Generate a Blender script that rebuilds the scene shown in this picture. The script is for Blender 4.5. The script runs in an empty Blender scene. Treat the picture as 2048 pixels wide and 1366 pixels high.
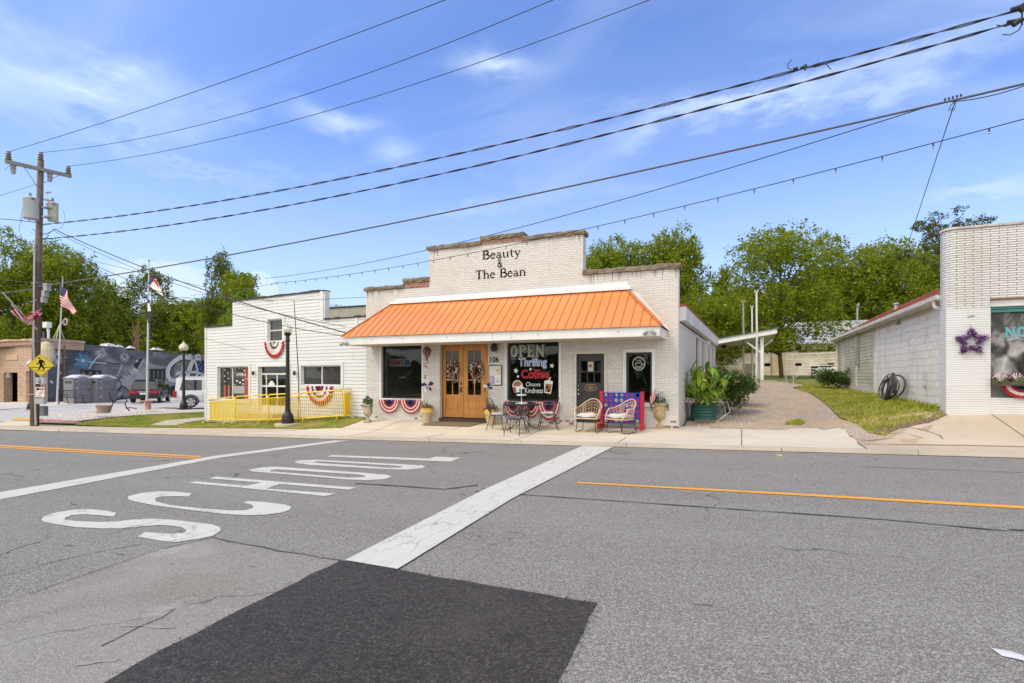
import bpy, bmesh, math, random
import numpy as np
from mathutils import Vector, Matrix
R = math.radians
SC = bpy.context.scene
COL = SC.collection
random.seed(7)
# ------------------------------------------------------------------ camera
CAM_H = 1.5
YAW = 22.66
F_PX, HZ = 1080.0, 755.0
cam_d = bpy.data.cameras.new("camera")
cam = bpy.data.objects.new("camera", cam_d); COL.objects.link(cam)
cam.location = (0, 0, CAM_H); cam.rotation_euler = (R(90), 0, R(YAW))
cam_d.sensor_width = 36; cam_d.lens = F_PX / 2048 * 36
cam_d.shift_y = (HZ - 683) / 2048
cam_d.clip_start = 0.1; cam_d.clip_end = 3000
SC.camera = cam
# ------------------------------------------------------------------ exposure
SC.view_settings.view_transform = 'Standard'
SC.view_settings.look = 'None'
SC.view_settings.exposure = 0.15
SC.view_settings.gamma = 1.0
# ------------------------------------------------------------------ sun
SUN_EL, SUN_AZ = 56.0, 218.0      # azimuth clockwise from +Y (street depth)
sun_d = bpy.data.lights.new("sun", 'SUN'); sun_d.energy = 1.5; sun_d.angle = R(18)
sun_d.color = (1.0, 0.88, 0.72)
sun = bpy.data.objects.new("sun", sun_d); COL.objects.link(sun)
sv = Vector((math.sin(R(SUN_AZ))*math.cos(R(SUN_EL)), math.cos(R(SUN_AZ))*math.cos(R(SUN_EL)), math.sin(R(SUN_EL))))
sun.rotation_euler = sv.to_track_quat('Z', 'Y').to_euler()
sun.location = (0, -20, 40)
# ------------------------------------------------------------------ pixel/world helpers
SA, CA = math.sin(R(YAW)), math.cos(R(YAW))
def ray(px, py):
    u = (px - 1024) / F_PX; v = (HZ - py) / F_PX
    return Vector((-SA + u*CA, CA + u*SA, v))
def onY(px, py, Y):
    r = ray(px, py); return Vector((0, 0, CAM_H)) + r * (Y / r.y)
def onX(px, py, X):
    r = ray(px, py); return Vector((0, 0, CAM_H)) + r * (X / r.x)
def T(px, py, t):
    return Vector((0, 0, CAM_H)) + ray(px, py) * t
def onP(px, py, p0, n):
    r = ray(px, py); o = Vector((0, 0, CAM_H))
    return o + r * ((Vector(p0) - o).dot(n) / r.dot(n))
def sst(a, b, x):
    x = max(0.0, min(1.0, (x - a) / (b - a))); return x*x*(3 - 2*x)
def lin(a, b, x):
    return max(0.0, min(1.0, (x - a) / (b - a)))
KERB_Y = 12.1; KH = 0.07
def road_z(x): return 0.022 * max(-27.0, min(x, 25.0))
def tgt_z(x, y):
    if x < -11.8:
        a = -0.52 + 0.62 * sst(-22.5, -12.2, x)
        return a + (0.02 * max(0, y - 45) if x < -30 else 0)
    if x < -1.0:
        base = 0.13
    else: base = 0.17
    left = base + 0.066 * max(0, y - 15.3)
    if x < -1.5: left = base
    right = 0.71 + 0.02 * max(0, y - 15)
    if x > 4.4: right += 0.03 * min(x - 4.4, 5)
    s = sst(1.6, 4.3, x)
    v = left * (1 - s) + right * s
    return min(v, 1.38)
def H(x, y):
    if y <= KERB_Y: return road_z(x)
    k = road_z(x) + KH
    v = k + (tgt_z(x, min(y, 33)) - k) * lin(13.2 if x < 2.4 else 12.9, 15.2, y)
    if y > 33: v += (1.75 - v) * sst(33, 60, y) if x > -1.5 else 0
    return v
def G(px, py):
    r = ray(px, py); t = 2.0
    while t < 120:
        p = T(px, py, t)
        if p.z < H(p.x, p.y): break
        t += 0.25
    a, b = t - 0.25, t
    for _ in range(20):
        m = (a + b) / 2; p = T(px, py, m)
        if p.z < H(p.x, p.y): b = m
        else: a = m
    p = T(px, py, a); return Vector((p.x, p.y, H(p.x, p.y)))
def RD(px, py):      # point on the road plane
    r = ray(px, py); t = CAM_H / (0.022 * r.x - r.z); return Vector((0, 0, CAM_H)) + r * t
# ------------------------------------------------------------------ colours and nodes
def s2l(c): return c/12.92 if c <= 0.04045 else ((c + 0.055)/1.055)**2.4
def C(r, g, b): return (s2l(r/255), s2l(g/255), s2l(b/255), 1)
class N:
    def __init__(s, name, world=False):
        if world:
            s.m = bpy.data.worlds.new(name); SC.world = s.m
        else: s.m = bpy.data.materials.new(name)
        s.m.use_nodes = True; s.t = s.m.node_tree; s.t.nodes.clear()
    def n(s, ty, _in=None, **kw):
        nd = s.t.nodes.new('ShaderNode' + ty)
        for k, v in kw.items(): setattr(nd, k, v)
        for k, v in (_in or {}).items():
            sk = nd.inputs[k]
            if isinstance(v, bpy.types.NodeSocket): s.t.links.new(v, sk)
            else: sk.default_value = v
        return nd
    def mix(s, f, a, b, bt='MIX'):
        nd = s.n('Mix', data_type='RGBA', blend_type=bt)
        for i, v in ((0, f), (6, a), (7, b)):
            if isinstance(v, bpy.types.NodeSocket): s.t.links.new(v, nd.inputs[i])
            else: nd.inputs[i].default_value = v
        return nd.outputs[2]
    def math(s, op, a, b=0.0, c=0.0, clamp=False):
        nd = s.n('Math', operation=op, use_clamp=clamp)
        for i, v in enumerate((a, b, c)):
            if isinstance(v, bpy.types.NodeSocket): s.t.links.new(v, nd.inputs[i])
            else: nd.inputs[i].default_value = v
        return nd.outputs[0]
    def vm(s, op, a, b=None, sc=None):
        nd = s.n('VectorMath', operation=op)
        for i, v in enumerate((a, b)):
            if v is None: continue
            if isinstance(v, bpy.types.NodeSocket): s.t.links.new(v, nd.inputs[i])
            else: nd.inputs[i].default_value = v
        if sc is not None: nd.inputs['Scale'].default_value = sc
        return nd
    def ramp(s, f, stops, interp='LINEAR'):
        nd = s.n('ValToRGB', {0: f}); cr = nd.color_ramp; cr.interpolation = interp
        while len(cr.elements) < len(stops): cr.elements.new(0.5)
        for e, (p, c) in zip(cr.elements, stops):
            e.position = p; e.color = c if isinstance(c, tuple) else (c, c, c, 1)
        return nd.outputs[0]
    def rng(s, f, a, b, c=0.0, d=1.0):
        nd = s.n('MapRange', {0: f, 1: a, 2: b, 3: c, 4: d}); return nd.outputs[0]
    def noise(s, vec, scale, detail=4.0, rough=0.55, dist=0.0):
        return s.n('TexNoise', {'Vector': vec, 'Scale': scale, 'Detail': detail, 'Roughness': rough, 'Distortion': dist}).outputs[0]
    def obj(s): return s.n('TexCoord').outputs['Object']
    def out(s, sh): s.t.links.new(sh, s.n('OutputMaterial').inputs[0]); return s.m
    def prin(s, col, rough=0.6, metal=0.0, spec=0.5, bump=None, bs=0.3, bd=0.01, **kw):
        d = {'Base Color': col, 'Roughness': rough, 'Metallic': metal, 'Specular IOR Level': spec}
        d.update(kw)
        if bump is not None:
            d['Normal'] = s.n('Bump', {'Height': bump, 'Strength': bs, 'Distance': bd}).outputs[0]
        return s.n('BsdfPrincipled', d).outputs[0]
MC = {}
def pm(name, col, rough=0.6, metal=0.0, var=0.12, ns=3.0, bump=0.0, bsc=60.0, spec=0.5, **kw):
    if name in MC: return MC[name]
    k = N(name); o = k.obj()
    dk = tuple(c * (1 - var) for c in col[:3]) + (1,); lt = tuple(min(1, c * (1 + var*0.6)) for c in col[:3]) + (1,)
    c = k.ramp(k.noise(o, ns, 5, 0.62), [(0.3, dk), (0.7, lt)])
    b = k.noise(o, bsc, 3) if bump else None
    MC[name] = k.out(k.prin(c, rough, metal, spec, b, bump, 0.01, **kw)); return MC[name]
FLIPU = False
def uvw(k, flip=False):          # wall coordinates (x+y, z) for brick and board patterns
    o = k.obj(); sx = k.n('SeparateXYZ', {0: o})
    a = k.math('SUBTRACT' if FLIPU else 'ADD', sx.outputs[0], sx.outputs[1])
    return k.n('CombineXYZ', {0: a, 1: sx.outputs[2]}).outputs[0], o, sx
def brick(name, c1, c2, mortar, bw=0.21, bh=0.072, ms=0.008, bs=0.5, rough=0.6, dirt=0.25, dirtcol=(0.25, 0.22, 0.18, 1), dsc=1.3, wear=None, smooth=0.1, off=0.5, jit=0.0):
    if name in MC: return MC[name]
    k = N(name); v, o, sx = uvw(k)
    if jit:
        nz = k.n('TexNoise', {'Vector': o, 'Scale': 6.0}).outputs[1]
        v = k.vm('ADD', v, k.vm('SCALE', nz, sc=jit).outputs[0]).outputs[0]
    b = k.n('TexBrick', {'Vector': v, 'Color1': c1, 'Color2': c2, 'Mortar': mortar, 'Scale': 1.0, 'Mortar Size': ms,
        'Mortar Smooth': smooth, 'Bias': 0.0, 'Brick Width': bw, 'Row Height': bh}, offset=off)
    col = b.outputs[0]
    n1 = k.noise(o, dsc, 8, 0.65, 0.4)
    col = k.mix(k.rng(n1, 0.5, 0.75, 0.0, dirt), col, dirtcol)
    # vertical streaks
    st = k.n('Mapping', {'Vector': v, 'Scale': (9.0, 0.7, 1)}).outputs[0]
    col = k.mix(k.rng(k.noise(st, 1.0, 6, 0.7), 0.58, 0.8, 0.0, dirt*1.4), col, dirtcol)
    if wear:
        col = k.mix(k.rng(k.noise(o, wear[1], 6, 0.7), wear[2], wear[2] + 0.02, 0.0, 1.0), col, wear[0])
    hgt = k.math('SUBTRACT', k.math('MULTIPLY', k.noise(o, 40, 4), 0.35), b.outputs[1])
    MC[name] = k.out(k.prin(col, rough, bump=hgt, bs=bs, bd=0.012)); return MC[name]
# ------------------------------------------------------------------ world: sky with thin cloud
w = N("World", True)
g = w.n('TexCoord').outputs['Generated']
sky = w.n('TexSky', sky_type='NISHITA'); sky.sun_disc = False
sky.sun_elevation = R(SUN_EL); sky.sun_rotation = R(SUN_AZ); sky.air_density = 1.25; sky.dust_density = 0.3; sky.ozone_density = 2.6
skc = w.mix(1.0, sky.outputs[0], (1.0, 1.12, 1.60, 1), 'MULTIPLY')
sp = w.n('SeparateXYZ', {0: g})
zz = w.math('ADD', w.math('MAXIMUM', sp.outputs[2], 0.0), 0.22)
pl = w.n('CombineXYZ', {0: w.math('DIVIDE', sp.outputs[0], zz), 1: w.math('DIVIDE', sp.outputs[1], zz)}).outputs[0]
mp = w.n('Mapping', {'Vector': pl, 'Rotation': (0, 0, R(20)), 'Scale': (0.75, 2.1, 1)}).outputs[0]
n1 = w.noise(mp, 1.25, 9, 0.56, 0.9)
wisp = w.rng(n1, 0.50, 0.90, 0.0, 0.40)
soft = w.rng(w.noise(mp, 0.8, 3, 0.5, 0.3), 0.35, 0.75, 0.0, 0.16)
cl = w.math('ADD', wisp, soft)
def blob(px, py, wx, wz, amt, sharp=1.0, nsc=6.0, crisp=False):
    d = ray(px, py).normalized()
    df = w.vm('SUBTRACT', g, tuple(d)).outputs[0]
    nz = w.n('TexNoise', {'Vector': w.n('Mapping', {'Vector': g, 'Scale': (1, 1, 2.4)}).outputs[0], 'Scale': nsc, 'Detail': 7.0, 'Roughness': 0.6}).outputs[1]
    dn = w.vm('SUBTRACT', nz, (0.5, 0.5, 0.5)).outputs[0]
    df = w.vm('ADD', df, w.vm('SCALE', dn, sc=wx*0.8).outputs[0]).outputs[0]
    df = w.vm('MULTIPLY', df, (1/wx, 1/wx, 1/wz)).outputs[0]
    ln = w.vm('LENGTH', df).outputs[1]
    f = w.rng(ln, 1.0, 0.7 if crisp else 0.0, 0.0, 1.0)
    return w.math('MULTIPLY', w.math('MULTIPLY', f, f) if not crisp else f, amt)
for b in ((170, 175, .26, .07, .75), (690, 240, .13, .035, .8), (990, 130, .12, .03, .85), (790, 305, .07, .035, .5), (1480, 215, .3, .045, .75),
          (1960, 360, .2, .03, .5), (930, 420, .3, .05, .35), (350, 300, .4, .04, .3), (1850, 130, .25, .04, .45)):
    cl = w.math('ADD', cl, blob(*b))
for b in ((330, 566, .085, .038, .8), (520, 572, .035, .03, .75), (240, 600, .08, .025, .6), (690, 640, .10, .03, .5)):
    cl = w.math('ADD', cl, blob(*b, nsc=14.0, crisp=True))
cl = w.math('MINIMUM', cl, 0.93)
hz = w.rng(sp.outputs[2], 0.0, 0.40, 0.60, 0.0)
cl = w.math('MAXIMUM', cl, hz)
cc = w.mix(cl, skc, (5.6, 6.7, 8.0, 1))
# unseen bright cloud behind the camera, added as fill light for the facades
fill_cloud = w.rng(sp.outputs[1], 0.0, -0.4, 0.0, 0.94)
cc = w.mix(fill_cloud, cc, (14.2, 13.9, 13.2, 1))
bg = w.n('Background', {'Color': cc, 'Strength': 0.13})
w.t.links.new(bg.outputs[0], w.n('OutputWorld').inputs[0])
# ------------------------------------------------------------------ mesh builder
RM = {}
class MB:
    def __init__(s): s.v = []; s.f = []; s.m = []; s.mi = 0
    def add(s, vs, fs):
        o = len(s.v); s.v += [tuple(v) for v in vs]
        for f in fs: s.f.append(tuple(i + o for i in f)); s.m.append(s.mi)
        return s
    def box(s, x0, x1, y0, y1, z0, z1):
        if x0 > x1: x0, x1 = x1, x0
        if y0 > y1: y0, y1 = y1, y0
        if z0 > z1: z0, z1 = z1, z0
        return s.add([(x0,y0,z0),(x1,y0,z0),(x1,y1,z0),(x0,y1,z0),(x0,y0,z1),(x1,y0,z1),(x1,y1,z1),(x0,y1,z1)],
              [(0,3,2,1),(4,5,6,7),(0,1,5,4),(1,2,6,5),(2,3,7,6),(3,0,4,7)])
    def bev(s, x0, x1, y0, y1, z0, z1, b=0.01):      # box with chamfered vertical and horizontal edges
        bm = bmesh.new()
        vs = [bm.verts.new(p) for p in [(x0,y0,z0),(x1,y0,z0),(x1,y1,z0),(x0,y1,z0),(x0,y0,z1),(x1,y0,z1),(x1,y1,z1),(x0,y1,z1)]]
        for f in [(0,3,2,1),(4,5,6,7),(0,1,5,4),(1,2,6,5),(2,3,7,6),(3,0,4,7)]: bm.faces.new([vs[i] for i in f])
        bmesh.ops.bevel(bm, geom=bm.edges[:], offset=b, segments=2, affect='EDGES', profile=0.7)
        return s.bm(bm)
    def bm(s, bm, M=None):
        bm.verts.index_update()
        s.add([(M @ v.co) if M else v.co.copy() for v in bm.verts], [[v.index for v in f.verts] for f in bm.faces]); bm.free(); return s
    def poly(s, pts): return s.add(pts, [tuple(range(len(pts)))])
    def quad(s, a, b, c, d): return s.add([a, b, c, d], [(0, 1, 2, 3)])
    def beam(s, p0, p1, w, h, up=(0, 0, 1)):
        p0, p1 = Vector(p0), Vector(p1); d = (p1 - p0).normalized(); u = Vector(up)
        if abs(d.dot(u)) > 0.99: u = Vector((1, 0, 0))
        a = d.cross(u).normalized() * (w/2); b = a.cross(d).normalized() * (h/2)
        vs = [p0-a-b, p0+a-b, p0+a+b, p0-a+b, p1-a-b, p1+a-b, p1+a+b, p1-a+b]
        return s.add(vs, [(0,1,2,3),(7,6,5,4),(0,4,5,1),(1,5,6,2),(2,6,7,3),(3,7,4,0)])
    def tube(s, pts, r, n=6, closed=False, caps=True):
        pts = [Vector(p) for p in pts]; k = len(pts)
        rs = r if isinstance(r, (list, tuple)) else [r] * k
        o = len(s.v); prev = None
        for i, p in enumerate(pts):
            if closed: d = pts[(i+1) % k] - pts[i-1]
            else: d = pts[min(i+1, k-1)] - pts[max(i-1, 0)]
            if d.length < 1e-9: d = Vector((0, 0, 1))
            d.normalize()
            if prev is None:
                u = Vector((0, 0, 1)) if abs(d.z) < 0.9 else Vector((1, 0, 0)); a = d.cross(u).normalized()
            else:
                a = prev - d * prev.dot(d)
                if a.length < 1e-6: a = d.orthogonal()
                a.normalize()
            prev = a; b = d.cross(a)
            for j in range(n):
                t = 2*math.pi*j/n; s.v.append(tuple(p + (a*math.cos(t) + b*math.sin(t))*rs[i]))
        m = k if closed else k - 1
        for i in range(m):
            for j in range(n):
                i2 = (i+1) % k
                s.f.append((o+i*n+j, o+i*n+(j+1) % n, o+i2*n+(j+1) % n, o+i2*n+j)); s.m.append(s.mi)
        if caps and not closed:
            s.f.append(tuple(o+j for j in reversed(range(n)))); s.m.append(s.mi)
            s.f.append(tuple(o+(k-1)*n+j for j in range(n))); s.m.append(s.mi)
        return s
    def cyl(s, p0, p1, r0, r1=None, n=16): return s.tube([p0, p1], [r0, r0 if r1 is None else r1], n)
    def lathe(s, prof, c=(0, 0, 0), n=20, flute=0.0, nf=12, cap=True):
        o = len(s.v); c = Vector(c)
        for (r, z) in prof:
            for j in range(n):
                t = 2*math.pi*j/n; rr = r*(1 + flute*math.cos(nf*t)); s.v.append((c.x+rr*math.cos(t), c.y+rr*math.sin(t), c.z+z))
        for i in range(len(prof)-1):
            for j in range(n):
                s.f.append((o+i*n+j, o+i*n+(j+1) % n, o+(i+1)*n+(j+1) % n, o+(i+1)*n+j)); s.m.append(s.mi)
        if cap:
            s.f.append(tuple(o+j for j in reversed(range(n)))); s.m.append(s.mi)
            s.f.append(tuple(o+(len(prof)-1)*n+j for j in range(n))); s.m.append(s.mi)
        return s
    def sph(s, c, r, n=12, sz=1.0):
        prof = [(max(1e-4, r*math.sin(math.pi*i/n)), -r*sz*math.cos(math.pi*i/n)) for i in range(n+1)]
        return s.lathe(prof, c, n*2, cap=False)
    def prism(s, pts, d):           # closed 3-D outline pushed along vector d
        k = len(pts); d = Vector(d); a = [Vector(p) for p in pts]
        return s.add(a + [p + d for p in a], [tuple(range(k)), tuple(reversed(range(k, 2*k)))] + [(i, k+i, k+(i+1) % k, (i+1) % k) for i in range(k)])
    def ribbon(s, pts, w, n, thick=0.0):   # flat stroke in a plane with normal n; w number or list
        pts = [Vector(p) for p in pts]; n = Vector(n).normalized(); k = len(pts)
        ws = w if isinstance(w, (list, tuple)) else [w]*k
        L = []; Rr = []
        for i, p in enumerate(pts):
            d = (pts[min(i+1, k-1)] - pts[max(i-1, 0)]); d -= n*d.dot(n)
            if d.length < 1e-9: d = n.orthogonal()
            a = n.cross(d.normalized()) * ws[i]/2; L.append(p + a); Rr.append(p - a)
        for i in range(k-1): s.quad(L[i], Rr[i], Rr[i+1], L[i+1])
        return s
    def build(s, name, mats, parent=None, world=True, smooth=False):
        if not isinstance(mats, (list, tuple)): mats = [mats]
        me = bpy.data.meshes.new(name)
        vs = s.v
        if parent is not None and world and parent.name in RM:
            Mi = RM[parent.name].inverted(); vs = [tuple(Mi @ Vector(v)) for v in vs]
        me.from_pydata(vs, [], s.f)
        for m in mats: me.materials.append(m)
        if len(mats) > 1: me.polygons.foreach_set('material_index', s.m)
        if smooth: me.polygons.foreach_set('use_smooth', [True]*len(s.f))
        me.update()
        o = bpy.data.objects.new(name, me); COL.objects.link(o)
        if parent is not None:
            o.parent = parent
            if parent.name in RM: RM[o.name] = RM[parent.name]
        return o
def tag(o, label=None, cat=None, group=None, kind=None):
    if label: o['label'] = label
    if cat: o['category'] = cat
    if group: o['group'] = group
    if kind: o['kind'] = kind
    return o
def thing(name, label, cat, loc, rz=0.0, group=None):
    o = bpy.data.objects.new(name, None); COL.objects.link(o); o.empty_display_size = 0.2
    o.location = loc; o.rotation_euler = (0, 0, rz)
    RM[o.name] = Matrix.Translation(Vector(loc)) @ Matrix.Rotation(rz, 4, 'Z')
    return tag(o, label, cat, group)
def kids(o): return [c for c in bpy.data.objects if c.parent == o]
def copy_tree(o, parent=None):
    c = o.copy(); COL.objects.link(c); c.parent = parent
    for ch in kids(o): copy_tree(ch, c)
    return c
def again(src, loc, rz, label, scale=None):
    c = copy_tree(src); c.location = loc; c.rotation_euler = (0, 0, rz); c['label'] = label
    if scale: c.scale = scale
    return c
def clean_poly(pts):
    out = []
    for p in pts:
        if not out or (Vector(p[:2]) - Vector(out[-1][:2])).length > 1e-4: out.append(p)
    return out
def sheet(name, pts, mat, lift=0.004, step=1.0, hf=None, parent=None, kind='structure'):
    """ground sheet from a plan outline, cut on a grid so it follows the terrain"""
    bm = bmesh.new()
    bm.faces.new([bm.verts.new((p[0], p[1], 0)) for p in clean_poly(pts)])
    bmesh.ops.triangulate(bm, faces=bm.faces[:])
    for ax in (0, 1):
        lo = min(p[ax] for p in pts); hi = max(p[ax] for p in pts); q = math.floor(lo/step)*step + step
        while q < hi:
            co = [0, 0, 0]; co[ax] = q + 0.0007; no = [0, 0, 0]; no[ax] = 1
            bmesh.ops.bisect_plane(bm, geom=bm.verts[:]+bm.edges[:]+bm.faces[:], plane_co=co, plane_no=no); q += step
    f = hf or H
    for v in bm.verts: v.co.z = f(v.co.x, v.co.y) + lift
    bmesh.ops.recalc_face_normals(bm, faces=bm.faces[:])
    for fc in bm.faces:
        if fc.normal.z < 0: fc.normal_flip()
    me = bpy.data.meshes.new(name); bm.to_mesh(me); bm.free(); me.materials.append(mat)
    o = bpy.data.objects.new(name, me); COL.objects.link(o)
    if kind: o['kind'] = kind
    if parent: o.parent = parent
    return o
def wall_open(mb, u0, u1, prof, opens, put, d0, d1):
    """wall in (u, z) with a stepped top and rectangular openings. put(u, d, z) gives a point; d0 outer, d1 inner depth.
    prof: list of (u_start, u_end, z0, ztop); opens: (ua, ub, za, zb)"""
    us = sorted(set([u0, u1] + [p[0] for p in prof] + [p[1] for p in prof] + [o[0] for o in opens] + [o[1] for o in opens]))
    zs = sorted(set([p[2] for p in prof] + [p[3] for p in prof] + [o[2] for o in opens] + [o[3] for o in opens]))
    def solid(i, j):
        if i < 0 or j < 0 or i >= len(us)-1 or j >= len(zs)-1: return False
        u, z = (us[i]+us[i+1])/2, (zs[j]+zs[j+1])/2
        if not any(p[0] < u < p[1] and p[2] < z < p[3] for p in prof): return False
        return not any(o[0] < u < o[1] and o[2] < z < o[3] for o in opens)
    for i in range(len(us)-1):
        for j in range(len(zs)-1):
            if not solid(i, j): continue
            a, b, c, d = us[i], us[i+1], zs[j], zs[j+1]
            mb.quad(put(a, d0, c), put(b, d0, c), put(b, d0, d), put(a, d0, d))
            mb.quad(put(b, d1, c), put(a, d1, c), put(a, d1, d), put(b, d1, d))
            if not solid(i-1, j): mb.quad(put(a, d1, c), put(a, d0, c), put(a, d0, d), put(a, d1, d))
            if not solid(i+1, j): mb.quad(put(b, d0, c), put(b, d1, c), put(b, d1, d), put(b, d0, d))
            if not solid(i, j-1): mb.quad(put(a, d1, c), put(b, d1, c), put(b, d0, c), put(a, d0, c))
            if not solid(i, j+1): mb.quad(put(a, d0, d), put(b, d0, d), put(b, d1, d), put(a, d1, d))
def arc(cx, cy, rx, ry, a0, a1, n=10):
    return [(cx + rx*math.cos(R(a0 + (a1-a0)*i/n)), cy + ry*math.sin(R(a0 + (a1-a0)*i/n))) for i in range(n+1)]
# serif letters drawn as thick and thin strokes: (points, width)
def glyphs():
    t, k = 0.045, 0.15
    g = {}
    g['B'] = (0.72, [([(0.14,0),(0.14,1)],k), ([(0,0.02),(0.4,0.02)],t), ([(0,0.98),(0.36,0.98)],t), (arc(0.32,0.76,0.22,0.22,-90,90),0.11), (arc(0.36,0.28,0.27,0.26,-90,90),0.12), ([(0.14,0.53),(0.4,0.53)],t)])
    g['e'] = (0.55, [(arc(0.26,0.32,0.2,0.3,10,320,14),0.1), ([(0.08,0.36),(0.45,0.36)],t)])
    g['a'] = (0.55, [([(0.38,0.02),(0.38,0.45)],k*0.8), (arc(0.24,0.46,0.16,0.16,20,165,8),0.07), (arc(0.2,0.17,0.15,0.15,60,330,10),0.08), ([(0.2,0.34),(0.38,0.37)],t), ([(0.36,0.04),(0.52,0.04)],t*1.4)])
    g['u'] = (0.66, [([(0.14,0.62),(0.14,0.18)],k*0.8), (arc(0.27,0.17,0.13,0.14,180,300,8),0.09), ([(0.5,0.64),(0.5,0.0)],k*0.8), ([(0.02,0.62),(0.16,0.62)],t), ([(0.38,0.62),(0.52,0.62)],t), ([(0.5,0.02),(0.62,0.02)],t)])
    g['t'] = (0.42, [([(0.18,0.85),(0.18,0.15)],k*0.8), (arc(0.29,0.14,0.11,0.12,180,310,8),0.07), ([(0.02,0.61),(0.36,0.61)],t)])
    g['y'] = (0.62, [([(0.12,0.62),(0.33,0.06)],k*0.8), ([(0.52,0.62),(0.3,-0.05),(0.2,-0.25),(0.08,-0.27)],t*1.5), ([(0,0.62),(0.24,0.62)],t), ([(0.4,0.62),(0.6,0.62)],t)])
    g['T'] = (0.74, [([(0.36,0),(0.36,1)],k), ([(0.04,0.97),(0.68,0.97)],t*1.4), ([(0.22,0.02),(0.5,0.02)],t), ([(0.05,0.99),(0.03,0.76)],t*1.3), ([(0.67,0.99),(0.69,0.76)],t*1.3)])
    g['h'] = (0.68, [([(0.14,0),(0.14,1)],k*0.8), (arc(0.34,0.44,0.17,0.18,150,0,10),0.08), ([(0.51,0.45),(0.51,0)],k*0.8), ([(0.02,0.02),(0.27,0.02)],t), ([(0.39,0.02),(0.64,0.02)],t), ([(0.02,0.98),(0.16,0.98)],t)])
    g['n'] = (0.68, [([(0.14,0),(0.14,0.62)],k*0.8), (arc(0.34,0.44,0.17,0.18,150,0,10),0.08), ([(0.51,0.45),(0.51,0)],k*0.8), ([(0.02,0.02),(0.27,0.02)],t), ([(0.39,0.02),(0.64,0.02)],t), ([(0.02,0.61),(0.16,0.61)],t)])
    g['&'] = (0.85, [(arc(0.34,0.78,0.15,0.18,-40,220,12),0.08), ([(0.24,0.66),(0.66,0.05),(0.78,0.02)],0.13), (arc(0.3,0.25,0.22,0.24,110,330,12),0.1), ([(0.5,0.14),(0.62,0.35),(0.7,0.5)],t*1.3), ([(0.22,0.47),(0.44,0.66)],t*1.3), ([(0.58,0.5),(0.8,0.5)],t)])
    k = 0.17
    g['O'] = (0.74, [(arc(0.35,0.5,0.23,0.42,0,360,22),k)])
    g['P'] = (0.7, [([(0.16,0),(0.16,1)],k), (arc(0.32,0.74,0.22,0.2,-90,90),k*0.8), ([(0.16,0.95),(0.34,0.95)],k*0.6), ([(0.16,0.53),(0.34,0.53)],k*0.6), ([(0,0.04),(0.36,0.04)],k*0.5), ([(0,0.96),(0.2,0.96)],k*0.5)])
    g['E'] = (0.68, [([(0.16,0),(0.16,1)],k), ([(0,0.04),(0.58,0.04)],k*0.55), ([(0,0.96),(0.56,0.96)],k*0.55), ([(0.16,0.52),(0.42,0.52)],k*0.5), ([(0.56,0),(0.56,0.24)],k*0.5), ([(0.54,1),(0.54,0.78)],k*0.5), ([(0.42,0.42),(0.42,0.62)],k*0.4)])
    g['N'] = (0.82, [([(0.14,0),(0.14,1)],k*0.7), ([(0.12,0.98),(0.62,0.04)],k), ([(0.62,0),(0.62,1)],k*0.7), ([(0,0.04),(0.3,0.04)],k*0.45), ([(0.0,0.96),(0.2,0.96)],k*0.45), ([(0.48,0.96),(0.78,0.96)],k*0.45)])
    g[' '] = (0.4, [])
    return g
GL = glyphs()
def text_serif(mb, s, put, x0, z0, h, wscale=1.0, bold=1.0, track=0.0, nrm=(0, -1, 0)):
    x = x0; lay = 0
    for ch in s:
        wd, strokes = GL[ch]
        for pts, wd2 in strokes:
            lay += 1
            mb.ribbon([put(x + p[0]*h*wscale, z0 + p[1]*h, 0.0004*(lay % 9)) for p in pts], wd2*h*bold, nrm)
        x += wd*h*wscale + track
    return x
def text_w(s, h, wscale=1.0, track=0.0): return sum(GL[c][0]*h*wscale + track for c in s)
def font_mb(s, size=1.0, bold=0.0, extrude=0.0):
    cu = bpy.data.curves.new('lettering', 'FONT'); cu.body = s; cu.size = size; cu.offset = bold; cu.extrude = extrude; cu.resolution_u = 3
    o = bpy.data.objects.new('lettering', cu); COL.objects.link(o)
    dg = bpy.context.evaluated_depsgraph_get(); me = o.evaluated_get(dg).to_mesh()
    vs = [v.co.copy() for v in me.vertices]; fs = [tuple(p.vertices) for p in me.polygons]
    o.evaluated_get(dg).to_mesh_clear(); bpy.data.objects.remove(o); bpy.data.curves.remove(cu)
    return vs, fs
def text_on(mb, s, put, u0, z0, height, width=None, bold=0.0, flip=False):
    """built-in font laid on a wall: put(u, z) gives the point. scaled to height / width"""
    vs, fs = font_mb(s, 1.0, bold)
    if not vs: return mb
    mx, Mx = min(v.x for v in vs), max(v.x for v in vs); mz, Mz = min(v.y for v in vs), max(v.y for v in vs)
    sz = height/(Mz-mz); sx = width/(Mx-mx) if width else sz
    W = (Mx-mx)*sx
    pts = [put(u0 + ((Mx - v.x) if flip else (v.x - mx))*sx, z0 + (v.y-mz)*sz) for v in vs]
    if flip: fs = [tuple(reversed(f)) for f in fs]
    return mb.add(pts, fs)
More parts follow.
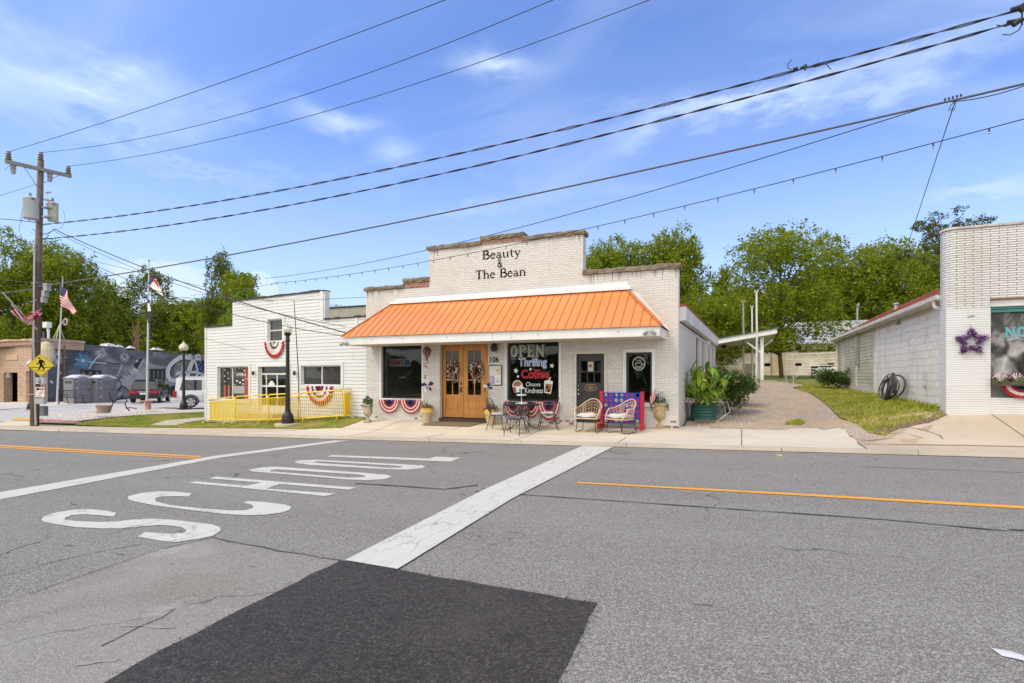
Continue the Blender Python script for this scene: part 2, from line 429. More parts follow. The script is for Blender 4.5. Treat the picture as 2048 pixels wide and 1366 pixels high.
# ================================================================== ground, road, pavements
def asphalt(name, base, dark, spk=0.5, wear=0.3, cracks=0.0, stains=None, agg=(0.52, 0.50, 0.47, 1)):
    k = N(name); o = k.obj()
    big = k.noise(k.n('Mapping', {'Vector': o, 'Scale': (0.35, 1.0, 1)}).outputs[0], 0.7, 6, 0.6)
    lane = k.noise(k.n('Mapping', {'Vector': o, 'Scale': (0.05, 1.15, 1)}).outputs[0], 1.0, 3, 0.5)
    c = k.ramp(k.math('ADD', k.math('MULTIPLY', big, .5), k.math('MULTIPLY', lane, .5)), [(0.36, dark), (0.64, base)])
    fine = k.n('TexVoronoi', {'Vector': o, 'Scale': 120.0}, feature='F1')
    sp1 = k.n('SeparateColor', {0: fine.outputs['Color']}).outputs[0]
    c = k.mix(k.math('MULTIPLY', k.math('GREATER_THAN', sp1, 0.72), spk), c, agg)
    c = k.mix(k.math('MULTIPLY', k.math('LESS_THAN', sp1, 0.22), spk*0.8), c, (dark[0]*0.35, dark[1]*0.35, dark[2]*0.35, 1))
    md = k.noise(o, 30.0, 4, 0.7)
    c = k.mix(k.rng(md, 0.35, 0.65, 0.0, wear), c, (dark[0]*0.6, dark[1]*0.6, dark[2]*0.6, 1))
    pit = k.n('Mapping', {'Vector': o, 'Scale': (1.0, 2.6, 1)}).outputs[0]
    c = k.mix(k.math('MULTIPLY', k.rng(k.noise(pit, 3.2, 3, 0.5), 0.67, 0.71, 0.0, 0.75), k.rng(k.noise(o, 0.5, 2), 0.5, 0.6)), c, (dark[0]*0.3, dark[1]*0.3, dark[2]*0.3, 1))
    if cracks:
        wv = k.vm('ADD', o, k.vm('SCALE', k.n('TexNoise', {'Vector': o, 'Scale': 2.5, 'Detail': 6.0}).outputs[1], sc=0.5).outputs[0]).outputs[0]
        ed = k.n('TexVoronoi', {'Vector': wv, 'Scale': 0.32}, feature='DISTANCE_TO_EDGE').outputs[0]
        msk = k.rng(k.noise(o, 0.25, 3), 0.5, 0.62)
        c = k.mix(k.math('MULTIPLY', k.math('MULTIPLY', k.math('LESS_THAN', ed, 0.004), msk), cracks), c, (0.02, 0.02, 0.02, 1))
    if stains:
        for (sc, a, b, col, amt) in stains:
            c = k.mix(k.rng(k.noise(o, sc, 5, 0.6, 0.6), a, b, 0.0, amt), c, col)
    h = k.math('ADD', k.math('MULTIPLY', fine.outputs[0], 1.0), k.math('MULTIPLY', md, 0.6))
    return k.out(k.prin(c, 0.88, 0, 0.35, h, 0.55, 0.006))
M_ROAD = asphalt('asphalt', (0.258, 0.240, 0.204, 1), (0.208, 0.190, 0.160, 1), 0.55, 0.24, 0.8)
M_OLD = asphalt('old_asphalt', (0.30, 0.28, 0.245, 1), (0.22, 0.20, 0.172, 1), 0.4, 0.2, 0.6,
                [(0.45, 0.52, 0.68, (0.40, 0.38, 0.35, 1), 0.6), (0.33, 0.52, 0.70, (0.25, 0.18, 0.10, 1), 0.38), (1.3, 0.62, 0.72, (0.5, 0.48, 0.45, 1), 0.4)])
M_BLACK = asphalt('fresh_asphalt', (0.074, 0.063, 0.055, 1), (0.040, 0.034, 0.030, 1), 0.55, 0.8, 0, [(1.1, 0.5, 0.78, (0.085, 0.074, 0.064, 1), 0.5), (5.0, 0.6, 0.7, (0.026, 0.023, 0.021, 1), 0.6)], agg=(0.17, 0.155, 0.14, 1))
M_LOT = asphalt('lot_paving', (0.60, 0.57, 0.52, 1), (0.50, 0.47, 0.42, 1), 0.2, 0.15)
def concrete(name, col, dk, joints=True, stain=(0.42, 0.33, 0.2, 1), sa=0.35):
    k = N(name); o = k.obj()
    c = k.ramp(k.noise(o, 0.6, 7, 0.62, 0.3), [(0.3, dk), (0.68, col)])
    c = k.mix(k.rng(k.noise(o, 45, 4, 0.7), 0.3, 0.75, 0.0, 0.22), c, dk)
    c = k.mix(k.rng(k.noise(o, 0.9, 6, 0.7, 1.0), 0.52, 0.75, 0.0, sa), c, stain)
    c = k.mix(k.rng(k.noise(o, 9.0, 5, 0.7), 0.68, 0.74, 0.0, 0.5), c, (dk[0]*0.6, dk[1]*0.58, dk[2]*0.55, 1))
    h = k.noise(o, 90, 4, 0.7)
    return k.out(k.prin(c, 0.85, 0, 0.3, h, 0.25, 0.004))
M_NEWC = concrete('pale_concrete', (0.68, 0.60, 0.48, 1), (0.58, 0.51, 0.40, 1), sa=0.22)
M_OLDC = concrete('tan_concrete', (0.60, 0.50, 0.36, 1), (0.48, 0.39, 0.28, 1), sa=0.3)
M_JOINT = pm('joint', (0.13, 0.115, 0.095, 1), 0.95)
def grass_base(name, a, b, cdry, dry=0.5):
    k = N(name); o = k.obj()
    c = k.ramp(k.noise(o, 2.2, 6, 0.65), [(0.3, a), (0.7, b)])
    c = k.mix(k.rng(k.noise(o, 0.8, 5, 0.6), 0.48, 0.66, 0.0, dry), c, cdry)
    c = k.mix(k.rng(k.noise(o, 60, 3, 0.7), 0.35, 0.7, 0.0, 0.5), c, (a[0]*0.5, a[1]*0.5, a[2]*0.5, 1))
    return k.out(k.prin(c, 0.95, 0, 0.2, k.noise(o, 60, 4), 0.8, 0.03))
M_TURF = grass_base('turf', (0.15, 0.19, 0.025, 1), (0.27, 0.28, 0.045, 1), (0.46, 0.33, 0.14, 1), .8)
M_FAR = grass_base('far_ground', (0.10, 0.14, 0.03, 1), (0.18, 0.2, 0.05, 1), (0.3, 0.24, 0.12, 1))
def gravel(name, cols, sc, mud=None):
    k = N(name); o = k.obj()
    v = k.n('TexVoronoi', {'Vector': o, 'Scale': sc}, feature='F1')
    r = k.n('SeparateColor', {0: v.outputs['Color']}).outputs[1]
    c = k.ramp(r, [(i/(len(cols)-1), q) for i, q in enumerate(cols)])
    c = k.mix(k.rng(v.outputs[0], 0.25, 0.6, 0.0, 0.6), c, tuple(q*0.35 for q in cols[0][:3]) + (1,))
    c = k.mix(k.rng(k.noise(o, 1.0, 6, 0.65), 0.4, 0.68, 0.0, 0.45), c, cols[1])
    if mud:
        m = k.n('Mapping', {'Vector': o, 'Scale': (0.6, 0.35, 1)}).outputs[0]
        c = k.mix(k.rng(k.noise(m, 1.2, 6, 0.65), 0.44, 0.62, 0.0, 0.85), c, mud)
    return k.out(k.prin(c, 0.92, 0, 0.25, k.math('SUBTRACT', 1.0, v.outputs[0]), 0.9, 0.02))
M_GRAV = gravel('gravel', [(0.38, 0.29, 0.20, 1), (0.58, 0.47, 0.35, 1), (0.68, 0.58, 0.45, 1), (0.50, 0.40, 0.30, 1)], 30, (0.50, 0.35, 0.22, 1))
M_PEB = gravel('white_gravel', [(0.55, 0.47, 0.40, 1), (0.66, 0.60, 0.53, 1), (0.74, 0.69, 0.62, 1), (0.55, 0.45, 0.38, 1)], 14)
M_DIRT = gravel('bare_soil', [(0.20, 0.12, 0.07, 1), (0.30, 0.19, 0.12, 1), (0.40, 0.30, 0.2, 1)], 22)
def mk_paint(name, col, crk=0.9, sc=2.2):
    k = N(name); o = k.obj()
    c = k.mix(k.rng(k.noise(o, 3.0, 6, 0.7), 0.4, 0.75, 0.0, 0.22), col, tuple(q*0.62 for q in col[:3]) + (1,))
    m = k.n('Mapping', {'Vector': o, 'Scale': (2.2, .75, 1)}).outputs[0]
    wv = k.vm('ADD', m, k.vm('SCALE', k.n('TexNoise', {'Vector': o, 'Scale': 4.0, 'Detail': 6.0, 'Roughness': .7}).outputs[1], sc=0.45).outputs[0]).outputs[0]
    ed = k.n('TexVoronoi', {'Vector': wv, 'Scale': sc*.8}, feature='DISTANCE_TO_EDGE').outputs[0]
    msk = k.rng(k.noise(o, 1.1, 4, .6), 0.38, 0.5)
    cr = k.math('MULTIPLY', k.rng(ed, 0.004, 0.015, 1.0, 0.0), msk)
    c = k.mix(k.math('MULTIPLY', cr, crk*.85), c, (0.13, 0.125, 0.11, 1))
    c = k.mix(k.rng(k.noise(o, 7, 6, 0.75), 0.60, 0.72, 0.0, 0.45), c, tuple(q*.55 for q in col[:3]) + (1,))
    c = k.mix(k.rng(k.noise(o, 55, 4, 0.8), 0.66, 0.72, 0.0, 0.55), c, (0.25, 0.24, 0.22, 1))
    return k.out(k.prin(c, 0.75, 0, 0.3, k.noise(o, 80, 3), 0.35, 0.004))
M_WPAINT = mk_paint('white_road_paint', (0.61, 0.585, 0.515, 1))
M_YPAINT = mk_paint('yellow_road_paint', (0.80, 0.36, 0.045, 1), 0.5)
M_SEAL = pm('tar_seal', (0.075, 0.07, 0.068, 1), 0.7, var=0.3)
# terrain under everything, out to the horizon
def axis(vals):
    out = []
    for a, b, st in vals:
        x = a
        while x < b - 1e-6: out.append(x); x += st
    out.append(vals[-1][1]); return out
xs = axis([(-900, -120, 130), (-120, -48, 12), (-48, 12, 1.0), (12, 60, 6), (60, 900, 140)])
ys = axis([(-700, -40, 110), (-40, 9, 7), (9, 12, 3), (12.1, 20, 0.5), (20, 60, 2.0), (60, 140, 16), (140, 1100, 160)])
me = bpy.data.meshes.new('ground')
vs = []
for y in ys:
    for x in xs:
        z = H(x, y)
        if y <= 12.1: z = road_z(x)
        vs.append((x, y, z - 0.05))
nx = len(xs)
me.from_pydata(vs, [], [(j*nx+i, j*nx+i+1, (j+1)*nx+i+1, (j+1)*nx+i) for j in range(len(ys)-1) for i in range(nx-1)])
me.materials.append(M_FAR)
gr = bpy.data.objects.new('ground', me); COL.objects.link(gr); gr['kind'] = 'structure'
rz = lambda x, y: road_z(x)
sheet('road', [(-110, -6), (60, -6), (60, KERB_Y), (-110, KERB_Y)], M_ROAD, 0.0, 9.0, rz)
def C1(X, Y): p = RD(X/2, 840 + Y/2); return (p.x, p.y)
def C2(X, Y): p = RD(1024 + X/2, 840 + Y/2); return (p.x, p.y)
def jag(pts, amt=0.03, seg=0.25, sd=3):
    rnd = random.Random(sd); out = []
    for i in range(len(pts)):
        a, b = Vector(pts[i]), Vector(pts[(i+1) % len(pts)]); n = max(1, int((b-a).length/seg))
        for j in range(n):
            p = a + (b-a)*(j/n)
            if j: p += Vector((rnd.uniform(-amt, amt), rnd.uniform(-amt, amt)))
            out.append((p.x, p.y))
    return out
old_p = [C1(850, 472), C1(1365, 566), C1(960, 765), C1(430, 1052), C1(150, 1200), C1(-1500, 1200), C1(-1600, 950), C1(-600, 840), C1(0, 745), C1(380, 610), C1(640, 520)]
sheet('road_old_patch', jag(old_p, 0.015, 0.3, 5), M_OLD, 0.004, 3.0, rz)
blk = [C1(1365, 566), C1(1590, 603), C1(1800, 640), C1(2048, 682), C2(340, 737), C2(255, 905), C2(180, 1052), C2(100, 1230), C1(150, 1230), C1(430, 1052), C1(960, 765)]
sheet('road_fresh_patch', jag(blk, 0.022, 0.16, 9), M_BLACK, 0.012, 3.0, rz)
# pale crumbs along the edge of the fresh patch
def strip(name, pts, w, mat, lift=0.006, hf=None):
    L = []; Rr = []
    P = [Vector((p[0], p[1])) for p in pts]
    for i, p in enumerate(P):
        d = (P[min(i+1, len(P)-1)] - P[max(i-1, 0)]).normalized(); a = Vector((-d.y, d.x))
        ww = w[i] if isinstance(w, list) else w
        L.append(tuple(p + a*ww/2)); Rr.append(tuple(p - a*ww/2))
    return sheet(name, L + Rr[::-1], mat, lift, 4.0, hf)
def crack(pts, w=0.012, sd=1, mat=None, lift=0.009, am=0.02):
    rnd = random.Random(sd); P = []
    for i in range(len(pts)-1):
        a, b = Vector(pts[i]), Vector(pts[i+1]); n = max(2, int((b-a).length/0.22))
        for j in range(n): P.append(a + (b-a)*(j/n) + Vector((rnd.uniform(-am, am), rnd.uniform(-am, am))))
    P.append(Vector(pts[-1]))
    return strip('road_crack', [tuple(p) for p in P], [w*rnd.uniform(0.5, 1.3) for _ in P], mat or M_SEAL, lift, rz)
crack([C1(850, 474), C1(1050, 513), C1(1365, 564)], 0.02, 1)
crack([C1(640, 520), C1(850, 474)], 0.012, 2)
crack([C1(0, 630), C1(250, 560), C1(560, 500)], 0.01, 3)
crack([C1(110, 700), C1(380, 610), C1(640, 520)], 0.01, 12)
crack([C1(420, 905), C1(560, 835), C1(700, 760)], 0.012, 4)
crack([C1(1420, 255), C1(1600, 266), C1(1780, 278), C1(1850, 270), C1(1910, 262)], 0.055, 5, am=0.01)
crack([C2(-150, 286), C2(50, 301), C2(480, 330), C2(1000, 366), C2(1480, 400), C2(1990, 447)], 0.035, 6, am=0.008)
crack([C2(1990, 440), C2(2048, 444), C2(2500, 478)], 0.07, 7, am=0.008)
crack([C2(330, 153), C2(560, 163)], 0.02, 8)
crack([C2(1400, 188), C2(2048, 212)], 0.02, 9)
M_CHLK = pm('pale_scuff', (.325, .305, .27, 1), .9, var=.3, ns=14)
for sd_, pts_, w_ in ((33, [C1(480, 825), C1(560, 828), C1(700, 835)], .02), (34, [C1(410, 460), C1(470, 445), C1(560, 428)], .02), (35, [C1(300, 985), C1(400, 975), C1(470, 965)], .03)): crack(pts_, w_, sd_, M_CHLK, .0085, .012)
def crumbs(name, a, b, n, spread, cols, sd, r0=.004, r1=.014):
    rnd = random.Random(sd); m = MB(); a, b = Vector(a), Vector(b); d = (b-a).normalized(); nn = Vector((-d.y, d.x))
    for i in range(n):
        p = a+(b-a)*rnd.random()+nn*rnd.gauss(0, spread); z = road_z(p.x)+.004; r = rnd.uniform(r0, r1); an = rnd.uniform(0, 6)
        m.mi = rnd.randrange(len(cols)); q = [(p.x+r*rnd.uniform(.6, 1.3)*math.cos(an+k_*1.571), p.y+r*rnd.uniform(.6, 1.3)*math.sin(an+k_*1.571), z) for k_ in range(4)]
        m.add(q+[(p.x, p.y, z+r*.8)], [(0, 1, 4), (1, 2, 4), (2, 3, 4), (3, 0, 4)])
    o = m.build(name, cols); return tag(o, 'loose asphalt crumbs and grit on the road surface', 'grit', None, 'stuff')
CRB = [M_BLACK, M_OLD]
crumbs('road_grit', C1(1365, 566), C1(960, 765), 160, .03, CRB, 1, .003, .008); crumbs('road_grit', C1(960, 765), C1(430, 1052), 200, .03, CRB, 2, .003, .007)
crumbs('road_grit', C1(1365, 566), C2(340, 737), 160, .025, CRB, 3, .003, .008); crumbs('road_grit', C2(340, 737), C2(180, 1052), 120, .025, CRB, 4, .003, .007)
# markings
def mark(pts, mat=M_WPAINT, f=C1, name='road_marking', lift=0.0065): return sheet(name, [f(*p) for p in pts], mat, lift, 5.0, rz)
S_ = [(467,374),(455,388),(400,383),(330,379),(285,383),(262,392),(258,400),(300,406),(400,410),(470,408),(520,401),(600,397),(680,400),(760,409),(850,420),(882,432),(882,446),(850,466),(790,478),(700,491),(640,485),(548,468),(582,450),(640,455),(700,457),(735,454),(748,445),(730,432),(690,425),(640,422),(560,428),(480,436),(400,436),(300,430),(220,418),(175,409),(165,400),(175,388),(215,373),(290,362),(350,358),(420,364)]
C_ = [(768,295),(755,308),(700,306),(645,308),(620,315),(625,328),(680,342),(800,355),(930,364),(980,363),(1010,355),(1013,346),(1000,338),(970,332),(995,326),(1060,330),(1140,340),(1165,349),(1160,360),(1130,372),(1060,381),(990,383),(900,378),(760,362),(620,343),(540,328),(510,318),(515,306),(560,294),(640,286),(700,288)]
mark(S_); mark(C_)
mark([(865,228),(1055,243),(1130,249),(1425,272),(1395,280),(1120,258),(1065,276),(1345,296),(1300,306),(990,275),(750,253),(785,247),(985,264),(1045,252),(835,235)])
def ring(outer, inner):   # letter with a hole, cut at its left end
    return outer + [outer[0]] + inner[::-1] + [inner[-1]]
mark([(995,200),(1050,190),(1110,188),(1450,212),(1550,221),(1566,228),(1540,238),(1470,242),(1400,240),(1400,232),(1455,230),(1462,225),(1440,220),(1110,199),(1085,201),(1082,206)])
mark([(995,200.5),(1082,206.5),(1110,209),(1399,232.5),(1399,240),(1080,213),(1005,207)])
mark([(1178,167),(1200,162),(1270,160),(1600,178),(1690,183),(1703,188),(1690,194),(1630,200),(1560,199),(1560,192.5),(1600,192),(1612,188),(1584,184),(1285,167),(1262,167),(1256,170)])
mark([(1178,167.5),(1256,170.5),(1270,173),(1559,193),(1559,199),(1240,181),(1185,173)])
mark([(1305,147),(1330,141.5),(1715,155.5),(1745,148),(1842,152),(1800,168),(1715,164)])
mark([(-700,418),(-700,452),(0,320),(880,152),(1395,83),(1340,82.5),(860,144),(0,290)])
mark([(1380,566),(1590,602),(2048,318),(2452,110),(2330,105.5),(1950,275)], lift=0.014)
mark([(-900,50),(0,100.5),(420,124),(812,146),(800,150),(420,129.5),(0,105.5),(-900,54)], M_YPAINT)
mark([(-900,58),(0,108),(420,133),(795,153),(790,156),(420,137),(0,111.5),(-900,62)], M_YPAINT)
mark([(258,249),(1100,293),(2048,346),(3200,414),(3200,428),(2048,357),(1100,301),(265,255)], M_YPAINT, C2)
mark([(1055,138),(1085,140),(1080,148),(1062,146)], pm('yellow_spot', (0.45, 0.5, 0.05, 1), 0.8), C2)
mark([(1915,916),(2000,930),(2090,962),(2200,985),(2120,985),(2020,960),(1960,948)], pm('white_smear', (0.62, 0.62, 0.60, 1), 0.8, var=0.3), C2)
# ------------------------------------------------------------------ pavements
XL = -12.75
sheet('sidewalk', [(-40, KERB_Y), (XL-2.2, KERB_Y), (XL, 13.5), (-25.2, 13.5), (-26.6, 13.5), (-40, 13.5)], M_OLDC, 0.002, 1.0)
sheet('sidewalk', [(XL-2.2, KERB_Y), (2.28, KERB_Y), (2.4, 15.0), (2.35, 15.55), (-1.4, 15.05), (-1.4, 15.1), (-11.5, 15.1), (-11.5, 14.9), (XL, 13.5)], M_NEWC, 0.006, 1.0)
sheet('sidewalk', [(2.28, KERB_Y), (40, KERB_Y), (40, 12.98), (2.75, 12.98), (2.3, 13.1)], M_OLDC, 0.002, 1.0)
sheet('storefront_ramp', [(2.75, 12.98), (40, 12.98), (40, 16.4), (5.0, 16.4), (5.0, 15.0), (4.3, 14.96), (3.0, 13.55), (2.62, 13.2)], M_OLDC, 0.008, 0.5)
# kerb stones (real step)
kb = MB()
x = -90.0
rk = random.Random(4)
while x < 45:
    x2 = x + rk.uniform(2.2, 3.2)
    yy = KERB_Y + rk.uniform(-0.012, 0.012)
    kb.add([(x+.006, yy-0.03, road_z(x)-0.05), (x2-.006, yy-0.03, road_z(x2)-0.05), (x2-.006, yy+0.12, road_z(x2)-0.05), (x+.006, yy+0.12, road_z(x)-0.05),
            (x+.006, yy, road_z(x)+KH+0.012), (x2-.006, yy, road_z(x2)+KH+0.012), (x2-.006, yy+0.12, road_z(x2)+KH+0.012), (x+.006, yy+0.12, road_z(x)+KH+0.012)],
           [(0,1,5,4),(1,2,6,5),(2,3,7,6),(3,0,4,7),(4,5,6,7)])
    x = x2
kb.build('kerb', concrete('kerb_stone', (0.58, 0.52, 0.43, 1), (0.40, 0.35, 0.28, 1)))['kind'] = 'structure'
strip('gutter_dirt', [(-60, KERB_Y-0.06), (45, KERB_Y-0.06)], 0.09, pm('gutter_dirt', (0.12, 0.10, 0.08, 1), 0.95, var=0.6, ns=8), 0.004, rz)
def joint(a, b, w=0.02, lift=0.010):
    L = [tuple(a), tuple(b)]; d = (Vector(b)-Vector(a)).normalized(); n = Vector((-d.y, d.x))*w/2
    sheet('pavement_joint', [tuple(Vector(a)+n), tuple(Vector(b)+n), tuple(Vector(b)-n), tuple(Vector(a)-n)], M_JOINT, lift, 0.5)
for xj in (-10.1, -7.6, -5.05, -2.52, 0.08): joint((xj, KERB_Y+0.12), (xj + (0.0 if xj < -2 else 0.02), 15.0))
joint((-11.6, 13.6), (2.3, 13.6), 0.012)
joint((2.3, KERB_Y+0.1), (2.36, 15.5), 0.035)
joint((2.8, 13.0), (40, 13.0), 0.018, 0.012)
joint((5.15, 13.0), (5.15, 15.2), 0.02, 0.013); joint((5.6, 13.0), (5.9, 14.95), 0.012, 0.014)
for xj in (-16.2, -18.0, -19.8, -21.6, -23.4): joint((xj, KERB_Y+0.1), (xj, 13.5), 0.02)
joint((XL-2.1, KERB_Y+0.1), (XL, 13.48), 0.03)
crk2 = [G(1812, 855), G(1850, 862), G(1880, 872), G(1886, 879)]
for i in range(3): joint((crk2[i].x, crk2[i].y), (crk2[i+1].x, crk2[i+1].y), 0.02, 0.014)
crk2 = [G(1780, 868), G(1806, 867), G(1845, 877)]
for i in range(2): joint((crk2[i].x, crk2[i].y), (crk2[i+1].x, crk2[i+1].y), 0.018, 0.014)
# ------------------------------------------------------------------ left: lot, side street, lawn
def Gp(*pp): return [(G(a, b).x, G(a, b).y) for a, b in pp]
sheet('side_street', Gp((-60, 847), (90, 838), (160, 823), (330, 815), (412, 817), (412, 800), (340, 796), (150, 806), (60, 815), (-60, 826)), M_LOT, 0.004, 1.5)
sheet('parking_lot', [(-46, 26), (-34, 26), (-24.2, 22), (-21.4, 17.0), (-20.9, 40), (-20, 75), (-62, 75), (-60, 40)], M_LOT, 0.010, 2.0)
sheet('brick_corner_pavement', Gp((-60, 806), (-60, 824), (50, 816), (110, 813), (165, 806), (150, 802), (95, 803)), concrete('corner_concrete', (0.66, 0.62, 0.54, 1), (0.55, 0.5, 0.42, 1)), 0.02, 1.5)
sheet('gravel_bed', Gp((84, 838), (100, 826), (185, 822), (300, 817), (412, 819), (412, 824), (300, 829), (230, 834), (160, 842), (90, 845)), M_PEB, 0.016, 0.7)
sheet('brick_edging', Gp((80, 838), (130, 840), (165, 845), (150, 848), (80, 846)), pm('brick_edge', (0.36, 0.17, 0.11, 1), 0.9, var=0.4, ns=12), 0.02, 0.7)
sheet('kerb_yellow', Gp((22, 841), (30, 835.5), (66, 838), (66, 842.5)), pm('yellow_kerb_paint', (0.75, 0.45, 0.05, 1), 0.7, var=0.2), 0.03, 0.7)
sheet('sidewalk', Gp((-60, 848), (0, 845), (24, 841), (80, 843), (75, 852), (-60, 856)), concrete('corner_ramp', (0.72, 0.64, 0.42, 1), (0.6, 0.52, 0.36, 1)), 0.012, 0.7)
lawn = [(-11.6, 13.75), (-12.75, 13.5), (-16.0, 13.5), (-20.2, 13.5)] + Gp((150, 850), (160, 845), (230, 835), (300, 830), (412, 824.5)) + [(-21.2, 16.4), (-11.6, 15.3), (-11.6, 14.9)]
sheet('lawn', lawn, M_TURF, 0.014, 0.6)
# small path crossing the lawn
sheet('lawn_path', Gp((300, 851), (330, 842), (412, 835), (412, 840), (372, 846), (352, 852)), M_NEWC, 0.03, 0.6)
# ------------------------------------------------------------------ right: gravel drive and grass
drv = [(-1.35, 15.06), (2.3, 15.3), (2.36, 13.3), (3.0, 13.5)] + Gp((1740, 868), (1715, 850), (1680, 838), (1660, 818), (1640, 800), (1615, 785), (1585, 776), (1625, 770), (1670, 767)) + [(3.6, 34), (-1.0, 35.5), (-1.35, 24)]
sheet('gravel_drive', drv, M_GRAV, 0.012, 0.6)
sheet('gravel_drive', [(2.31, 12.95), (3.2, 12.95), (4.3, 15.0), (4.3, 16.2), (1.5, 16.2), (2.36, 15.2)], M_GRAV, 0.006, 0.4)
sheet('soil_edge', Gp((1755, 872), (1800, 858), (1860, 846), (1897, 830), (1893, 822), (1860, 836), (1790, 852), (1745, 862)), M_DIRT, 0.02, 0.5)
grs = Gp((1735, 866), (1715, 850), (1680, 836), (1662, 818), (1642, 800), (1617, 785), (1590, 777), (1640, 768), (1672, 766)) + [(4.65, 30), (4.65, 15.6)] + Gp((1880, 836), (1800, 852), (1770, 872))
sheet('grass_verge', grs, M_TURF, 0.016, 0.6)
sheet('grass_spot', Gp((1568, 851), (1575, 842), (1600, 838), (1612, 845), (1608, 852)), M_TURF, 0.016, 0.5)
sheet('back_lawn', [(-3, 33), (8, 31), (14, 34), (18, 62), (-12, 62)], grass_base('back_turf', (0.22, 0.27, 0.06, 1), (0.33, 0.33, 0.09, 1), (0.5, 0.33, 0.14, 1), 0.6), 0.03, 2.0)
# grass blades and loose stones
def inside(p, poly):
    c = False; j = len(poly)-1
    for i in range(len(poly)):
        xi, yi = poly[i][:2]; xj, yj = poly[j][:2]
        if (yi > p[1]) != (yj > p[1]) and p[0] < (xj-xi)*(p[1]-yi)/(yj-yi+1e-12)+xi: c = not c
        j = i
    return c
def blade_mat(name, a, b, dry):
    k = N(name); o = k.obj(); r = k.n('NewGeometry').outputs['Random Per Island']
    c = k.ramp(r, [(0.0, a), (0.5, b), (0.82, b), (1.0, dry)])
    c = k.mix(k.rng(k.noise(o, 0.9, 5, .65), 0.44, 0.60, 0.0, 0.75), c, dry); c = k.mix(k.rng(k.noise(o, 3.1, 4), 0.5, 0.66, 0.0, 0.6), c, tuple(q*.5 for q in a[:3]) + (1,))
    return k.out(k.prin(c, 0.8, 0, 0.2))
M_BLADE = blade_mat('grass_blades', (0.12, 0.19, 0.015, 1), (0.33, 0.40, 0.03, 1), (0.56, 0.44, 0.13, 1))
def blades(name, poly, n, hgt, wd, seed, mat=None, lift=0.0):
    rnd = random.Random(seed); vs = []; fs = []
    x0, x1 = min(p[0] for p in poly), max(p[0] for p in poly); y0, y1 = min(p[1] for p in poly), max(p[1] for p in poly)
    c = 0; tries = 0
    while c < n and tries < n*12:
        tries += 1
        x, y = rnd.uniform(x0, x1), rnd.uniform(y0, y1)
        if not inside((x, y), poly): continue
        z = H(x, y) + lift; a = rnd.uniform(0, 2*math.pi); h = hgt*rnd.uniform(0.4, 1.4); w_ = wd*rnd.uniform(0.6, 1.3)
        dx, dy = math.cos(a)*w_, math.sin(a)*w_; lx, ly = rnd.uniform(-.6, .6)*h, rnd.uniform(-.6, .6)*h
        i = len(vs); vs += [(x-dx, y-dy, z), (x+dx, y+dy, z), (x+lx, y+ly, z+h)]; fs.append((i, i+1, i+2)); c += 1
    me = bpy.data.meshes.new(name); me.from_pydata(vs, [], fs); me.materials.append(mat or M_BLADE)
    o = bpy.data.objects.new(name, me); COL.objects.link(o); return tag(o, kind='stuff')
tag(blades('lawn_grass', lawn, 26000, 0.05, 0.012, 1), 'short bright green lawn grass round the yellow barriers', 'grass')
tag(blades('verge_grass', grs, 26000, 0.06, 0.014, 2), 'patchy green and dry grass beside the gravel drive', 'grass')
tag(blades('drive_grass', Gp((1570, 851), (1577, 843), (1600, 839), (1611, 845), (1607, 851)), 700, 0.05, 0.014, 3), 'small tuft of grass growing in the gravel drive', 'grass')
def stones(name, poly, n, r0, r1, cols, seed):
    rnd = random.Random(seed); m = MB()
    x0, x1 = min(p[0] for p in poly), max(p[0] for p in poly); y0, y1 = min(p[1] for p in poly), max(p[1] for p in poly)
    c = 0
    while c < n:
        x, y = rnd.uniform(x0, x1), rnd.uniform(y0, y1)
        if not inside((x, y), poly): continue
        z = H(x, y) + 0.012; r = rnd.uniform(r0, r1); a = rnd.uniform(0, 6)
        p = [(x + r*rnd.uniform(.7, 1.2)*math.cos(a+q*1.571), y + r*rnd.uniform(.7, 1.2)*math.sin(a+q*1.571), z) for q in range(4)]
        t = (x + rnd.uniform(-.3, .3)*r, y, z + r*rnd.uniform(.5, .9))
        m.add(p + [t], [(0, 1, 4), (1, 2, 4), (2, 3, 4), (3, 0, 4)]); c += 1
    k = N(name + '_mat'); rr = k.n('NewGeometry').outputs['Random Per Island']
    mt = k.out(k.prin(k.ramp(rr, [(i/(len(cols)-1), q) for i, q in enumerate(cols)]), 0.9))
    return tag(m.build(name, mt), kind='stuff')
tag(stones('drive_stones', [p for p in drv], 6500, 0.008, 0.024, [(0.34, 0.27, 0.2, 1), (0.55, 0.46, 0.37, 1), (0.64, 0.56, 0.46, 1)], 4), 'loose pale stones over the gravel drive', 'gravel')
tag(stones('bed_stones', Gp((84, 838), (100, 826), (185, 822), (300, 817), (412, 819), (412, 824), (300, 829), (230, 834), (160, 842), (90, 845)), 2500, 0.025, 0.05, [(0.5, 0.42, 0.36, 1), (0.64, 0.58, 0.5, 1), (0.74, 0.7, 0.64, 1)], 5), 'white stones of the bed behind the lawn', 'gravel')
